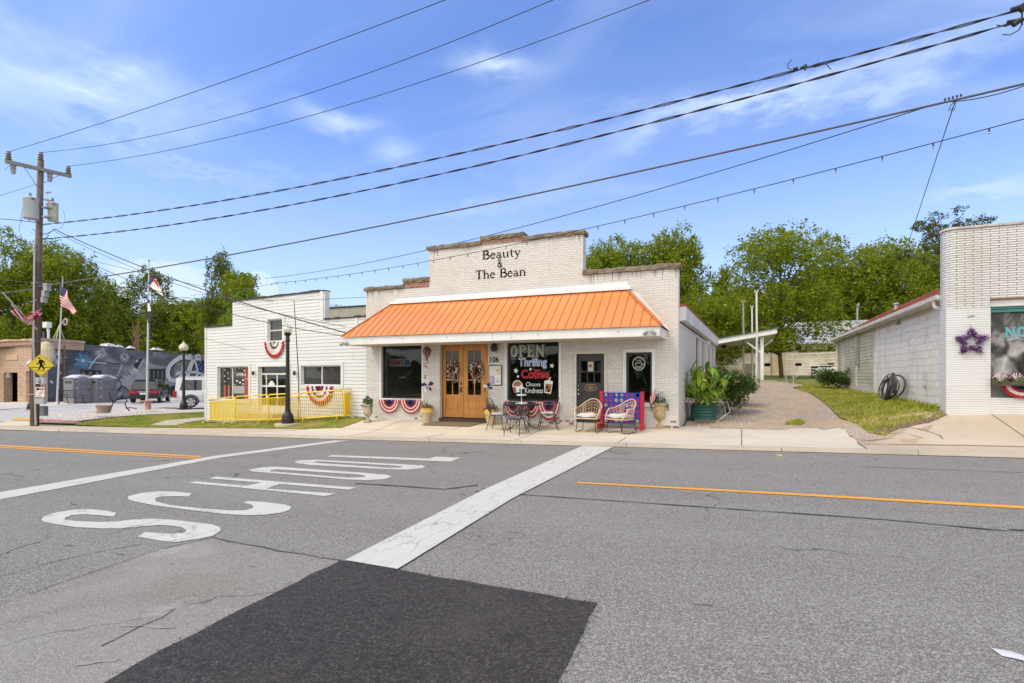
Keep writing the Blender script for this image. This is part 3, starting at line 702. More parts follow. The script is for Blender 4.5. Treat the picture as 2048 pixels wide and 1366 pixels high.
# ================================================================== common materials
M_GLASS = None
def mk_glass(name, tint=(0.02, 0.022, 0.022, 1), opac=0.35, rough=0.02):
    k = N(name)
    o = k.obj(); bmp = k.n('Bump', {'Height': k.noise(o, 1.3, 3), 'Strength': 0.12, 'Distance': 0.02}).outputs[0]
    gl = k.n('BsdfGlossy', {'Color': (0.72, 0.74, 0.78, 1), 'Roughness': rough, 'Normal': bmp}).outputs[0]
    tr = k.n('BsdfTransparent', {'Color': (0.75, 0.78, 0.76, 1)}).outputs[0]
    df = k.n('BsdfDiffuse', {'Color': tint}).outputs[0]
    a = k.n('MixShader', {0: opac, 1: tr, 2: df}).outputs[0]
    fc = k.n('LayerWeight', {'Blend': 0.5, 'Normal': bmp}).outputs[1]; fr = k.math('ADD', 0.03, k.math('MULTIPLY', k.math('POWER', fc, 4.0), 0.8))
    return k.out(k.n('MixShader', {0: fr, 1: a, 2: gl}).outputs[0])
M_GLASS = mk_glass('window_glass', opac=0.12)
M_DGLASS = mk_glass('dark_glass', (0.07, 0.07, 0.066, 1), 0.8)
M_IRON = pm('black_iron', (0.018, 0.017, 0.017, 1), 0.45, 0.3, 0.3, 20)
M_BLKFR = pm('black_frame', (0.022, 0.021, 0.02, 1), 0.4, 0, 0.2)
M_WHITE = pm('white_painted_wood', (0.72, 0.71, 0.69, 1), 0.55, 0, 0.10, 2.5, 0.15, 30)
M_CREAM = pm('cream_trim', (0.62, 0.585, 0.51, 1), 0.6, 0, 0.15, 4, 0.15, 30)
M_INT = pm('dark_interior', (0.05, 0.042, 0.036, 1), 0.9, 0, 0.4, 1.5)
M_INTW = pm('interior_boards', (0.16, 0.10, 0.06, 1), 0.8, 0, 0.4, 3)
M_RED = pm('red_cloth', (0.48, 0.02, 0.03, 1), 0.8, 0, 0.15, 8)
M_WCL = pm('white_cloth', (0.74, 0.68, 0.66, 1), 0.8, 0, 0.12, 8)
M_BLUE = pm('navy_cloth', (0.02, 0.028, 0.11, 1), 0.8, 0, 0.2, 8)
M_BLACKLET = pm('black_lettering', (0.012, 0.011, 0.011, 1), 0.9, 0, 0.3, 10, spec=.08)
M_CHALK = pm('white_window_paint', (0.8, 0.8, 0.78, 1), 0.7, 0, 0.15, 20)
M_GALV = pm('galvanised_steel', (0.42, 0.43, 0.43, 1), 0.45, 0.6, 0.15, 5)
M_WBRICK = brick('white_painted_brick', (0.68, 0.655, 0.62, 1), (0.62, 0.595, 0.555, 1), (0.55, 0.525, 0.48, 1), 0.205, 0.070, 0.007, 0.75, 0.6, 0.30, (0.40, 0.34, 0.26, 1), 1.5, ((0.28, 0.14, 0.10, 1), 2.6, 0.72), smooth=0.6, jit=0.012)
M_BASEBR = brick('worn_brick', (0.60, 0.56, 0.50, 1), (0.33, 0.11, 0.06, 1), (0.45, 0.42, 0.38, 1), 0.205, 0.070, 0.009, 0.8, 0.8, 0.6, (0.3, 0.2, 0.14, 1), 3.0, jit=0.01)
M_RBRICK = brick('red_brick', (0.27, 0.085, 0.055, 1), (0.36, 0.14, 0.09, 1), (0.42, 0.34, 0.27, 1), 0.205, 0.070, 0.010, 0.9, 0.85, 0.4, jit=0.012)
def stone(name, a, b, sc=6):
    k = N(name); o = k.obj()
    c = k.ramp(k.noise(o, sc, 8, 0.75, 0.5), [(0.3, a), (0.55, b), (0.75, tuple(min(1, q*1.5) for q in b[:3]) + (1,))])
    c = k.mix(k.rng(k.noise(o, 1.2, 4), 0.5, 0.7, 0, 0.5), c, (0.30, 0.16, 0.09, 1))
    return k.out(k.prin(c, 0.95, 0, 0.2, k.noise(o, 22, 8, 0.8), 1.0, 0.05))
M_COPE = stone('weathered_coping', (0.09, 0.075, 0.055, 1), (0.30, 0.25, 0.18, 1))
def roofmetal(name, col, rough=0.38, metal=0.0, cc=0.5):
    k = N(name); o = k.obj()
    c = k.mix(k.rng(k.noise(o, 1.5, 5), 0.35, 0.75, 0, 0.25), col, tuple(q*0.75 for q in col[:3]) + (1,))
    return k.out(k.prin(c, rough, metal, 0.6, k.noise(o, 3.0, 2), 0.1, 0.02))
M_ORANGE = roofmetal('orange_metal_roofing', (0.74, 0.26, 0.07, 1), 0.26)
M_ORANGED = pm('orange_seam', (0.56, 0.18, 0.045, 1), 0.45)
M_FLASH = pm('white_flashing', (0.74, 0.75, 0.76, 1), 0.45, 0.1, 0.12, 2)
def wood(name, a, b, axis=2):
    k = N(name); o = k.obj(); s = [18, 18, 18]; s[axis] = 1.2
    m = k.n('Mapping', {'Vector': o, 'Scale': tuple(s)}).outputs[0]
    c = k.ramp(k.noise(m, 1.0, 6, 0.65, 0.8), [(0.3, a), (0.7, b)])
    c = k.mix(k.rng(k.noise(o, 2.2, 4), 0.45, 0.7, 0, 0.35), c, tuple(min(1, q*1.45) for q in b[:3]) + (1,))
    return k.out(k.prin(c, 0.38, 0, 0.5, k.noise(m, 2.0, 4), 0.15, 0.005))
M_DOORW = wood('honey_stained_wood', (0.40, 0.155, 0.028, 1), (0.56, 0.25, 0.055, 1))
def cloth_bunting(mb, cx, cz, y, w, h, rings, pleats=18, depth=0.05, put=None, start=180, end=360):
    """half-round pleated fan hanging below (cx, cz); rings: list of (outer fraction, material index)"""
    put = put or (lambda a, d, b: (a, y - d, b))
    n = pleats*2; fr = [0.0] + [r[0] for r in rings]
    pts = {}
    for i in range(n+1):
        a = R(start + (end-start)*i/n)
        for j, f in enumerate(fr):
            sag = 1.0 + 0.03*math.cos(pleats*2*math.pi*i/n)*(j == len(fr)-1)
            d = (depth if i % 2 else depth*0.25) * (0.35 + 0.65*f)
            pts[i, j] = put(cx + w/2*f*sag*math.cos(a), d, cz + h*f*sag*math.sin(a))
    for i in range(n):
        for j in range(len(fr)-1):
            mb.mi = rings[j][1]; mb.quad(pts[i, j], pts[i, j+1], pts[i+1, j+1], pts[i+1, j])
    mb.mi = 0
# ================================================================== the corner shop: white brick, orange awning
YF = 15.0; TH = 0.32
def X(px, Y=YF): return onY(px, 700, Y).x
def Z(px, py, Y=YF): return onY(px, py, Y).z
shop = thing('shop_building', 'white painted brick shop with stepped parapet, orange metal awning and honey wood double doors', 'shop', (X(1040), YF, 0.15))
XA, XB = X(732), X(1357)
x_c0, x_c1 = X(858), X(1166)
z_low, z_hi = 4.42, 5.58
ZB = 0.1
opn = {}
def rect(p0, p1, q0, q1, Y=YF):
    return (X(p0, Y), X(p1, Y), (Z(p0, q1, Y) + Z(p1, q1, Y))/2 if False else Z((p0+p1)/2, q1, Y), Z((p0+p1)/2, q0, Y))
w1 = rect(763, 844, 688.5, 797); w2 = rect(1014, 1118, 681, 803); w3 = rect(1252, 1304, 704.5, 805)
dD = rect(880, 977, 686, 838); dD = (dD[0], dD[1], ZB, dD[3])
d2 = rect(1148, 1211, 702, 849); d2 = (d2[0], d2[1], ZB, d2[3])
mb = MB()
put = lambda u, d, z: (u, YF + d, z)
wall_open(mb, XA, XB, [(XA, x_c0, ZB, z_low), (x_c0, x_c1, ZB, z_hi), (x_c1, XB, ZB, z_low)], [w1, w2, w3, dD, d2], put, 0, TH)
wallo = mb.build('wall', M_WBRICK, shop)
# worn exposed brick at the foot
def blotch(px0, px1, py0, py1, sd):
    fb = MB()
    rnd = random.Random(sd); x0, x1 = X(px0), X(px1); z1 = Z(px0, py0); z0 = max(Z(px0, py1), 0.14); y = YF - 0.003
    z = z0; row = 0
    while z < z1:
        x = x0 + (0.1 if row % 2 else 0) + rnd.uniform(0, 0.25)
        while x < x1 - rnd.uniform(0, 0.5)*(row/4.0):
            if rnd.random() < 0.72: fb.quad((x, y, z+0.006), (x+0.19*rnd.uniform(.6, 1), y, z+0.006), (x+0.19*rnd.uniform(.6, 1), y, z+0.060), (x+0.01, y, z+0.062))
            x += 0.205
        z += 0.070; row += 1
    fb.build('exposed_brick', M_RBRICK, wallo)
blotch(1082, 1146, 836, 850, 1); blotch(1062, 1090, 842, 850, 2); blotch(1325, 1356, 838, 856, 3); blotch(826, 850, 830, 840, 4); blotch(740, 756, 834, 840, 6)
# side walls, back, flat roof; the side runs slightly skew
xs0, ys0 = XB, YF + TH
sd0 = Vector((XB, YF + TH)); sd1 = Vector((-1.02, 28.6))
sdir = (sd1 - sd0).normalized(); snrm = Vector((sdir.y, -sdir.x))
putS = lambda u, d, z: (sd0.x + sdir.x*u - snrm.x*d, sd0.y + sdir.y*u - snrm.y*d, z)
L = (sd1 - sd0).length
sw = [(a, b, 1.45, 2.88) for a, b in ((4.3, 5.25), (6.6, 7.5), (9.3, 10.2), (11.3, 12.2))]
mb = MB(); wall_open(mb, 0, L, [(0, L, -0.1, 3.0)], sw, putS, 0, 0.3)
side = mb.build('side_wall', M_WBRICK, shop)
mb = MB(); mb.box(XA, XA+0.3, YF+TH, 28.6, 0, 3.2); mb.box(XA, -1.02, 28.6, 28.9, 0, 3.2); mb.build('back_wall', M_WBRICK, shop)
mb = MB(); mb.quad((XA, YF+TH, 3.5), (XB+0.1, YF+TH, 3.5), (-0.98, 28.6, 3.4), (XA, 28.6, 3.4)); mb.build('roof', pm('roof_felt', (0.12, 0.11, 0.1, 1), 0.9), shop)
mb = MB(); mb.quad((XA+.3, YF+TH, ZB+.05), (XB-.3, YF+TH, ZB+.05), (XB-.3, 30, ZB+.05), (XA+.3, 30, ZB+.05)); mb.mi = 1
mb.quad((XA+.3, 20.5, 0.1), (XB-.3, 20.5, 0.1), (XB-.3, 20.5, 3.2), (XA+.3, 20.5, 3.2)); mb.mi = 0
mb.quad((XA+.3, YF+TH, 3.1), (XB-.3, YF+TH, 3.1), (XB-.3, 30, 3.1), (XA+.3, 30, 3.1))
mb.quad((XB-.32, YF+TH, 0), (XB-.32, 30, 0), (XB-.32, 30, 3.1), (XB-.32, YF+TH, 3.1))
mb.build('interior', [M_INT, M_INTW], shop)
for i, (a, b, c, d) in enumerate(sw):
    fr = MB()
    for (q0, q1, r0, r1) in ((a, a+.05, c, d), (b-.05, b, c, d), (a, b, c, c+.05), (a, b, d-.05, d), (a, b, (c+d)/2-.02, (c+d)/2+.02), ((a+b)/2-.012, (a+b)/2+.012, c, d)):
        p = [putS(q0, .06, r0), putS(q1, .06, r0), putS(q1, .06, r1), putS(q0, .06, r1)]
        fr.prism(p, (-snrm.x*0.05, -snrm.y*0.05, 0))
    f = fr.build('window', pm('brown_frame', (0.16, 0.07, 0.05, 1), 0.6), shop)
    MB().poly([putS(a, .09, c), putS(b, .09, c), putS(b, .09, d), putS(a, .09, d)]).build('glass', M_DGLASS, f)
# side soffit box (mansard fascia) with red roofing
mb = MB(); ov = 0.15
def pS(u, d, z): return putS(u, d, z)
mb.prism([pS(0.0, 0, 3.04), pS(0.0, -ov, 3.06), pS(0.0, -ov-.02, 3.42), pS(0.0, 0, 3.42)], (sdir.x*L*0.985, sdir.y*L*0.985, 0.0))
mb.build('side_fascia', pm('side_fascia_board', (0.66, 0.66, 0.66, 1), 0.6, 0, 0.15, 1.2), shop)
mb = MB()
mb.prism([pS(0.0, 0.0, 3.425), pS(0.0, -ov-.04, 3.425), pS(0.0, -ov-.04, 3.45), pS(0.0, 0.0, 3.53)], (sdir.x*L*0.98, sdir.y*L*0.98, 0.0))
mb.build('side_roofing', pm('red_metal', (0.42, 0.09, 0.07, 1), 0.5), shop)
# joints in the side fascia
for i in range(1, 6):
    u = i*2.5; MB().poly([pS(u, -ov-.006, 3.08), pS(u+.02, -ov-.006, 3.08), pS(u+.02, -ov-.025, 3.40), pS(u, -ov-.025, 3.40)]).build('fascia_joint', M_JOINT, side) if i < 4 else None
# copings: rough slabs
def rough_slab(mb, x0, x1, y0, y1, z0, z1, seg=0.14, amp=0.018, seed=1):
    rnd = random.Random(seed); n = max(2, int((x1-x0)/seg)); o = len(mb.v)
    for i in range(n+1):
        x = x0 + (x1-x0)*i/n
        j = lambda: rnd.uniform(-amp, amp)
        for (yy, zz) in ((y0, z0), (y0-0.012, (z0+z1)/2), (y0+0.01, z1), (y1, z1), (y1, z0)): mb.v.append((x, yy+j(), zz+j()))
    for i in range(n):
        for q in range(5): mb.f.append((o+i*5+q, o+(i+1)*5+q, o+(i+1)*5+(q+1) % 5, o+i*5+(q+1) % 5)); mb.m.append(0)
    mb.f.append(tuple(o+q for q in range(5))); mb.m.append(0); mb.f.append(tuple(o+n*5+q for q in reversed(range(5)))); mb.m.append(0)
xp0, xp1 = X(808), x_c0 - 0.005
xq0, xq1 = X(963), X(1046)
for nm, a, b, z0, z1 in (('coping', XA-.05, xp0, z_low, z_low+.13), ('coping', x_c0-.06, xq0, z_hi, z_hi+.13), ('coping', xq1, x_c1+.06, z_hi, z_hi+.13), ('coping', x_c1+.0, XB+.06, z_low, z_low+.14)):
    m = MB(); rough_slab(m, a, b, YF-.06, YF+TH+.06, z0, z1, seed=int(a*10) % 97 + 3); m.build(nm, M_COPE, shop)
for (a, b, z0, hb, hs) in ((xp0, xp1, z_low+.0, .17, .15), (xq0, xq1, z_hi+.0, .12, .14)):
    m = MB(); m.box(a, b, YF-.02, YF+TH+.02, z0+.003, z0+hb); pr = m.build('parapet_pier', M_RBRICK, shop)
    m = MB(); rough_slab(m, a-.02, b+.02, YF-.06, YF+TH+.06, z0+hb+.003, z0+hb+hs, seed=5); m.build('pier_cap', M_COPE, pr)
# lettering on the parapet
def fp(dy=0.006): return lambda x, z, l=0.0: (x, YF - dy - l, z)
hB = Z(985, 501) - Z(985, 518)
mb = MB(); text_serif(mb, 'Beauty', fp(), X(965), Z(965, 519), hB, (X(1042)-X(965))/text_w('Beauty', hB), 1.35); mb.build('shop_name_lettering', M_BLACKLET, shop)
mb = MB(); text_serif(mb, '&', fp(), X(995), Z(1003, 534), hB*0.98, 0.8, 1.25); mb.build('shop_name_lettering', M_BLACKLET, shop)
hT = Z(985, 540) - Z(985, 557.5)
wT = (X(1053)-X(951))/text_w('The Bean', hT); mb = MB(); xT = text_serif(mb, 'The', fp(), X(951), Z(955, 558.5), hT, wT, 1.35); mb.build('shop_name_lettering', M_BLACKLET, shop); mb = MB(); text_serif(mb, 'Bean', fp(), xT+.4*hT*wT, Z(955, 558.5), hT, wT, 1.35)
mb.build('shop_name_lettering', M_BLACKLET, shop)
# dark drip stains under the copings
rnd = random.Random(77); M_DRIP = pm('drip_stain', (0.20, 0.17, 0.13, 1), .9, 0, .5, 9)
for q_ in range(46):
    zone = rnd.choice((0, 1, 1, 2, 2)); x_ = rnd.uniform(*((XA, xp0), (x_c0, x_c1), (x_c1, XB))[zone]); z_ = (z_low, z_hi, z_low)[zone]-.004
    if rnd.random() < .45 and zone == 1: x_ = x_c1-abs(rnd.gauss(0, .5))-.02
    L_ = rnd.uniform(.05, .32); w_ = rnd.uniform(.004, .011); mb = MB(); mb.add([(x_-w_, YF-.004, z_), (x_+w_, YF-.004, z_), (x_+w_*.3, YF-.004, z_-L_), (x_-w_*.3, YF-.004, z_-L_)], [(0, 3, 2, 1)]); mb.build('drip_stain', M_DRIP, wallo)
# awning
AX0, AX1 = -11.42, -1.76; AY = 13.6; ZE = 2.78; ZR = 3.93; RX0, RX1 = X(783), X(1254)
awn_z = lambda y: ZE + (ZR-ZE)*(y-AY)/(YF-AY)
mb = MB(); e = 0.05
mb.add([(AX0-e, AY-e, ZE), (AX1+e, AY-e, ZE), (RX1, YF, ZR), (RX0, YF, ZR), (AX0-e, YF, ZE), (AX1+e, YF, ZE)], [(0, 1, 2, 3), (4, 0, 3), (1, 5, 2)])
mb.add([(AX0-e, AY-e, ZE-.02), (AX1+e, AY-e, ZE-.02), (AX1+e, AY-e, ZE-.001), (AX0-e, AY-e, ZE-.001)], [(0, 1, 2, 3)])
aw = mb.build('awning_roof', M_ORANGE, shop)
sm = MB(); nrm = Vector((0, -(ZR-ZE), (YF-AY))).normalized()
nx_ = 40; xs_ = [AX0 - e + 0.04 + i*(AX1-AX0+2*e-.08)/nx_ for i in range(nx_+1)]
for i, x in enumerate(xs_):
    fx = 1.0
    if x < RX0: fx = (x-(AX0-e))/(RX0-(AX0-e))
    if x > RX1: fx = ((AX1+e)-x)/((AX1+e)-RX1)
    if fx < 0.04: continue
    y1 = AY-e + (YF-AY+e)*fx
    p0 = Vector((x, AY-e, ZE)); p1 = Vector((x, y1, ZE + (ZR-ZE)*fx))
    sm.add([p0+Vector((-.014, 0, 0)), p0+Vector((.014, 0, 0)), p1+Vector((.014, 0, 0)), p1+Vector((-.014, 0, 0)), p0+nrm*.022, p1+nrm*.022], [(0, 4, 5, 3), (4, 1, 2, 5), (0, 1, 4)])
    if i < nx_:
        for q in (0.03, 0.36, 0.68):
            if q < fx - 0.05:
                c = p0 + (Vector((x, YF, ZR)) - p0)*q + Vector((.075, 0, 0)) + nrm*.004
                sm.mi = 1; sm.add([c+Vector((-.008, 0, 0)), c+Vector((0, -.006, -.006)), c+Vector((.008, 0, 0)), c+Vector((0, .006, .006))], [(0, 1, 2, 3)]); sm.mi = 0
sm.build('roof_seams', [M_ORANGED, M_JOINT], aw)
hp = MB()
hp.beam((AX0-e, AY-e, ZE+.015), (RX0, YF, ZR+.015), .10, .018); hp.build('hip_cap', M_ORANGED, aw); hp = MB(); hp.beam((AX1+e, AY-e, ZE+.015), (RX1, YF, ZR+.015), .10, .018)
hp.build('hip_cap', M_ORANGED, aw)
mb = MB(); mb.box(AX0, AX1, AY, AY+.03, ZE-.26, ZE-.022); mb.box(AX0, AX0+.03, AY+.031, YF-.002, ZE-.26, ZE-.022); mb.box(AX1-.03, AX1, AY+.031, YF-.002, ZE-.26, ZE-.022)
fas = mb.build('fascia', M_WHITE, shop)
m = MB()
for px in (744, 805, 893, 1076, 1236): m.sph((X(px, AY), AY-.01, ZE-.12), .016, 5)
for px in (985, 1022): m.box(X(px, AY)-.004, X(px, AY)+.004, AY-.004, AY-.001, ZE-.255, ZE-.03)
m.build('fascia_fixings', pm('brass_nub', (0.4, 0.33, 0.15, 1), 0.5), fas)
mb = MB(); mb.box(AX0+.03, AX1-.03, AY+.03, YF-.002, ZE-.245, ZE-.225); mb.build('soffit', pm('soffit_boards', (0.58, 0.52, 0.42, 1), 0.7, 0, .15), shop)
mb = MB(); mb.beam((RX0-.02, YF-.05, ZR+.035), (RX1+.12, YF-.05, ZR+.035), .10, .09)
mb.add([(RX0+.05, YF-.006, ZR+.08), (RX1+.03, YF-.006, ZR+.08), (RX1+.02, YF-.006, ZR+.22), (RX0+.25, YF-.006, ZR+.16)], [(0, 1, 2, 3)])
mb.add([(RX1+.02, YF-.012, ZR-.02), (RX1+.30, YF-.012, ZR-.10), (AX1+.10, YF-.012, ZE-.02), (AX1+e-.02, YF-.012, ZE-.03)], [(0, 3, 2, 1)])
mb.add([(RX0-.02, YF-.012, ZR+.0), (RX0-.16, YF-.012, ZR-.04), (AX0-.14, YF-.012, ZE-.03), (AX0-e, YF-.012, ZE-.03)], [(0, 1, 2, 3)])
mb.build('flashing', M_FLASH, shop)
def flood(x, y, z, s=1):
    m = MB()
    for d in (-.07, .07):
        m.cyl((x+d, y, z), (x+d*1.7, y-.10, z-.07), .03, .05, 10)
    m.box(x-.03, x+.03, y-.02, y+.05, z-.02, z+.04)
    m.build('security_light', M_GALV, shop)
flood(AX1-.22, AY-.03, ZE-.15); flood(AX0+.12, AY-.03, ZE-.2)
# ---- door and window trims
def frame(mb, r, w_, y0, y1, bottom=True, top=None):
    a, b, c, d = r; t = top or w_
    mb.box(a-w_, a, y0, y1, c if not bottom else c-w_, d+t); mb.box(b, b+w_, y0, y1, c if not bottom else c-w_, d+t)
    mb.box(a, b, y0, y1, d, d+t)
    if bottom: mb.box(a, b, y0, y1, c-w_, c)
def shrink(r, q): return (r[0]+q, r[1]-q, r[2]+q, r[3]-q)
def shop_window(r, tw=.07, fw=.05, rec=.12):
    m = MB(); frame(m, r, tw, YF-.025, YF-.001); m.box(r[0]-tw-.02, r[1]+tw+.02, YF-.07, YF-.026, r[2]-tw-.02, r[2]-tw+.03)
    tr = m.build('window_trim', M_WHITE, shop)
    m = MB(); i = shrink(r, fw); frame(m, i, fw-.002, YF+rec-.04, YF+rec+.03)
    f = m.build('window', M_BLKFR, shop)
    g_ = MB().box(i[0], i[1], YF+rec, YF+rec+.01, i[2], i[3]).build('glass', M_GLASS, f)
    return f, i
f1, i1 = shop_window(w1); f2, i2 = shop_window(w2); f3, i3 = shop_window(w3, .085, .06)
GY = YF + .12
def gput(dy=0.004): return lambda x, z, l=0.0: (x, GY - dy - l, z)
def gX(px): return X(px, GY)
def gZ(px, py): return Z(px, py, GY)
# window 2 lettering
mb = MB(); hO = gZ(1050, 688) - gZ(1050, 712)
text_serif(mb, 'OPEN', gput(), gX(1020), gZ(1020, 714.5), hO, (gX(1091)-gX(1020))/text_w('OPEN', hO), 1.0)
mb.build('open_lettering', pm('sage_lettering', (0.42, 0.46, 0.37, 1), 0.7), f2)
def outlined(txt, p0, p1, q0, q1, m_in, m_out, off=0.012):
    m = MB(); h = gZ((p0+p1)/2, q0) - gZ((p0+p1)/2, q1)
    text_on(m, txt, lambda u, z: (u, GY-.005, z), gX(p0), gZ(p0, q1), h, gX(p1)-gX(p0), 0.035)
    m.mi = 1; text_on(m, txt, lambda u, z: (u, GY-.007, z), gX(p0)+.006, gZ(p0, q1)+.006, h*.98, gX(p1)-gX(p0)-.012, -0.005)
    return m.build(txt.lower() + '_lettering', [m_out, m_in], f2)
outlined('Thrifing', 1037, 1094, 715, 738, pm('blue_window_paint', (0.10, 0.26, 0.72, 1), 0.6), M_CHALK)
outlined('Coffee', 1042, 1099, 738, 757.5, pm('deep_red_paint', (0.12, 0.01, 0.012, 1), 0.7), pm('red_window_paint', (0.75, 0.02, 0.05, 1), 0.6))
mb = MB()
hh = gZ(1067, 763.5) - gZ(1067, 772)
text_on(mb, 'Choose', lambda u, z: (u, GY-.005, z), gX(1052), gZ(1052, 772.5), hh, gX(1081)-gX(1052), .0)
mb.build('choose_lettering', M_CHALK, f2); mb = MB(); text_on(mb, 'Kindness', lambda u, z: (u, GY-.005, z), gX(1050), gZ(1050, 786), gZ(1067, 775.5)-gZ(1067, 786), gX(1086)-gX(1050), .0)
def star_pts(cx, cz, r, r2=.42, rot=90): return [(cx + (r if i % 2 == 0 else r*r2)*math.cos(R(rot+36*i)), cz + (r if i % 2 == 0 else r*r2)*math.sin(R(rot+36*i))) for i in range(10)]
def fan_poly(mb, pts, P, c=None):
    n = len(pts); cx = c[0] if c else sum(p[0] for p in pts)/n; cz = c[1] if c else sum(p[1] for p in pts)/n
    mb.add([P(cx, cz)] + [P(*p) for p in pts], [(0, i+1, (i+1) % n + 1) for i in range(n)])
mb.build('kindness_lettering', M_CHALK, f2)
for (px, py, r) in ((1032, 741.5, 6.5), (1061, 738.5, 4), (1036, 753, 3.6), (1104, 731.5, 5.8)):
    mb = MB(); fan_poly(mb, star_pts(gX(px), gZ(px, py), r*.0146, .42, 80), lambda a, b: (a, GY-.006, b)); mb.build('painted_star', M_CHALK, f2)
def gpoly(mb, pts, lay=.006): fan_poly(mb, [(gX(a), gZ(a, b)) for a, b in pts], lambda a, b: (a, GY-lay, b))
mb = MB()   # painted cupcake and iced coffee
gpoly(mb, [(1024.5, 771), (1027, 764), (1033, 760), (1039, 761), (1044, 766), (1046, 771), (1043, 784), (1029, 785)], .005)
mb.mi = 1; gpoly(mb, [(1026, 771), (1028, 765.5), (1033, 761.5), (1039, 762.5), (1043, 767), (1044.5, 771), (1035, 773)], .007)
mb.mi = 2; gpoly(mb, [(1026, 773), (1031, 774), (1033, 784), (1029, 784)], .007)
mb.mi = 3; gpoly(mb, [(1037, 775), (1044.5, 773), (1042, 784), (1039, 784)], .007)
TM_ = [M_CHALK, pm('brown_window_paint', (0.33, 0.14, 0.05, 1), 0.7), M_RED, pm('blue_paint', (0.1, 0.2, 0.6, 1), 0.6), M_BLACKLET]
mb.build('painted_cupcake', TM_, f2); mb = MB()
mb.mi = 0; gpoly(mb, [(1088.5, 762), (1097, 759.5), (1106, 763), (1101.5, 788), (1088.5, 785)], .005)
mb.mi = 1; gpoly(mb, [(1091, 767), (1104, 769), (1100, 786), (1090, 783)], .007)
mb.mi = 4; gpoly(mb, [(1093, 771), (1098, 775), (1096, 778), (1092, 776)], .009); gpoly(mb, [(1095, 781), (1101, 777), (1099, 783), (1096, 784)], .009)
mb.mi = 0; gpoly(mb, [(1097, 760), (1101, 754), (1102.5, 754.5), (1099, 761)], .009)
mb.build('painted_iced_coffee', TM_, f2)
# neon style coffee sign in window 3 and in its glass
m = MB(); c3 = (gX(1278), gZ(1278, 727)); 
ringp = [(c3[0]+.165*math.cos(R(a)), GY-.03, c3[1]+.185*math.sin(R(a))) for a in range(0, 360, 15)]
m.tube(ringp, .008, 5, closed=True)
cup = [(-.09, .01), (-.08, -.06), (-.04, -.09), (.03, -.09), (.07, -.06), (.08, .01), (-.09, .01)]
m.tube([(c3[0]+a, GY-.03, c3[1]+b) for a, b in cup], .008, 5)
m.tube([(c3[0]+a, GY-.03, c3[1]+b) for a, b in arc(.09, -.03, .035, .03, -90, 90, 6)], .007, 5)
m.tube([(c3[0]+a, GY-.03, c3[1]+b) for a, b in ((-.11, -.115), (0, -.13), (.10, -.115))], .007, 5)
for q in (-.05, 0, .05): m.tube([(c3[0]+q, GY-.03, c3[1]+.04), (c3[0]+q+.015, GY-.03, c3[1]+.07), (c3[0]+q-.01, GY-.03, c3[1]+.10)], .006, 5)
for i, a in enumerate(range(40, 150, 14)): m.tube([(c3[0]+.13*math.cos(R(a)), GY-.03, c3[1]+.145*math.sin(R(a))), (c3[0]+.15*math.cos(R(a)), GY-.03, c3[1]+.165*math.sin(R(a)))], .007, 4)
cs = m.build('coffee_cup_sign', pm('sign_tube', (0.72, 0.78, 0.68, 1), 0.5), None)
tag(cs, 'round outline coffee cup sign hanging inside the narrow right window', 'sign')
m = MB(); m.tube([(c3[0]+.05, GY+.03, c3[1]-.18), (c3[0]+.2, GY+.04, c3[1]-.62)], .004, 4); m.build('cord', M_WHITE, cs, world=False)
# mirrored banner etc. behind window 1
m = MB(); by = GY + .25
def bX(px): return X(px, by)
def bZ(px, py): return Z(px, py, by)
m.box(bX(781), bX(821), by, by+.01, bZ(800, 732.5), bZ(800, 717.5)); m.mi = 1
m.box(bX(782), bX(820), by-.004, by-.001, bZ(800, 731), bZ(800, 719)); m.mi = 2
m.box(bX(809), bX(819), by-.008, by-.005, bZ(800, 730.5), bZ(800, 719.5)); m.mi = 3
text_on(m, 'TMR', lambda u, z: (u, by-.008, z), bX(783), bZ(795, 729.5), bZ(795, 721)-bZ(795, 729.5), bX(808)-bX(783), .02, flip=True)
tag(m.build('window_banner', [M_WHITE, pm('banner_face', (0.5, 0.5, 0.55, 1), .7), pm('banner_blue', (0.05, 0.16, 0.42, 1), .7), M_RED]), 'mirrored red, white and blue banner inside the left shop window', 'banner')
m = MB(); m.box(bX(768), bX(779), by+.02, by+.03, bZ(773, 730.5), bZ(773, 714.5)); m.mi = 1
text_on(m, 'AC', lambda u, z: (u, by+.012, z), bX(769.5), bZ(774, 727), bZ(774, 720)-bZ(774, 727), bX(778)-bX(769.5), .02, flip=True)
m.mi = 0; m.lathe([(0.001, -.16), (.06, -.1), (.09, 0), (.07, .08), (.03, .13), (.02, .18), (.001, .19)], (bX(777), by+.06, bZ(777, 708)), 14)
tag(m.build('window_placard', [pm('grey_card', (0.42, 0.42, 0.4, 1), .7), M_BLACKLET]), 'pale card and grey vase shape at the upper left of the left shop window', 'placard')
m = MB()
m.box(bX(792), bX(826), by+.5, by+.9, bZ(800, 792), bZ(800, 789)); m.box(bX(793), bX(796), by+.5, by+.9, .3, bZ(800, 792)); m.box(bX(821), bX(824), by+.5, by+.9, .3, bZ(800, 792))
tag(m.build('display_table', pm('pale_wood', (0.42, 0.30, 0.16, 1), .6)), 'pale wooden display bench low behind the left shop window', 'table')
m = MB(); m.box(bX(812), bX(826), by+1.2, by+1.5, .4, bZ(818, 738))
for q in range(5): m.box(bX(815), bX(823), by+1.17, by+1.195, bZ(818, 768-q*5), bZ(818, 766-q*5))
tag(m.build('display_cabinet', M_INTW), 'brown wooden cabinet behind the right half of the left window', 'cabinet')
m = MB(); rnd = random.Random(3)
for q in range(26): m.sph((bX(776)+rnd.uniform(-.09, .09), by+.1+rnd.uniform(-.05, .05), bZ(776, 775)+rnd.uniform(-.22, .18)), rnd.uniform(.02, .04), 4)
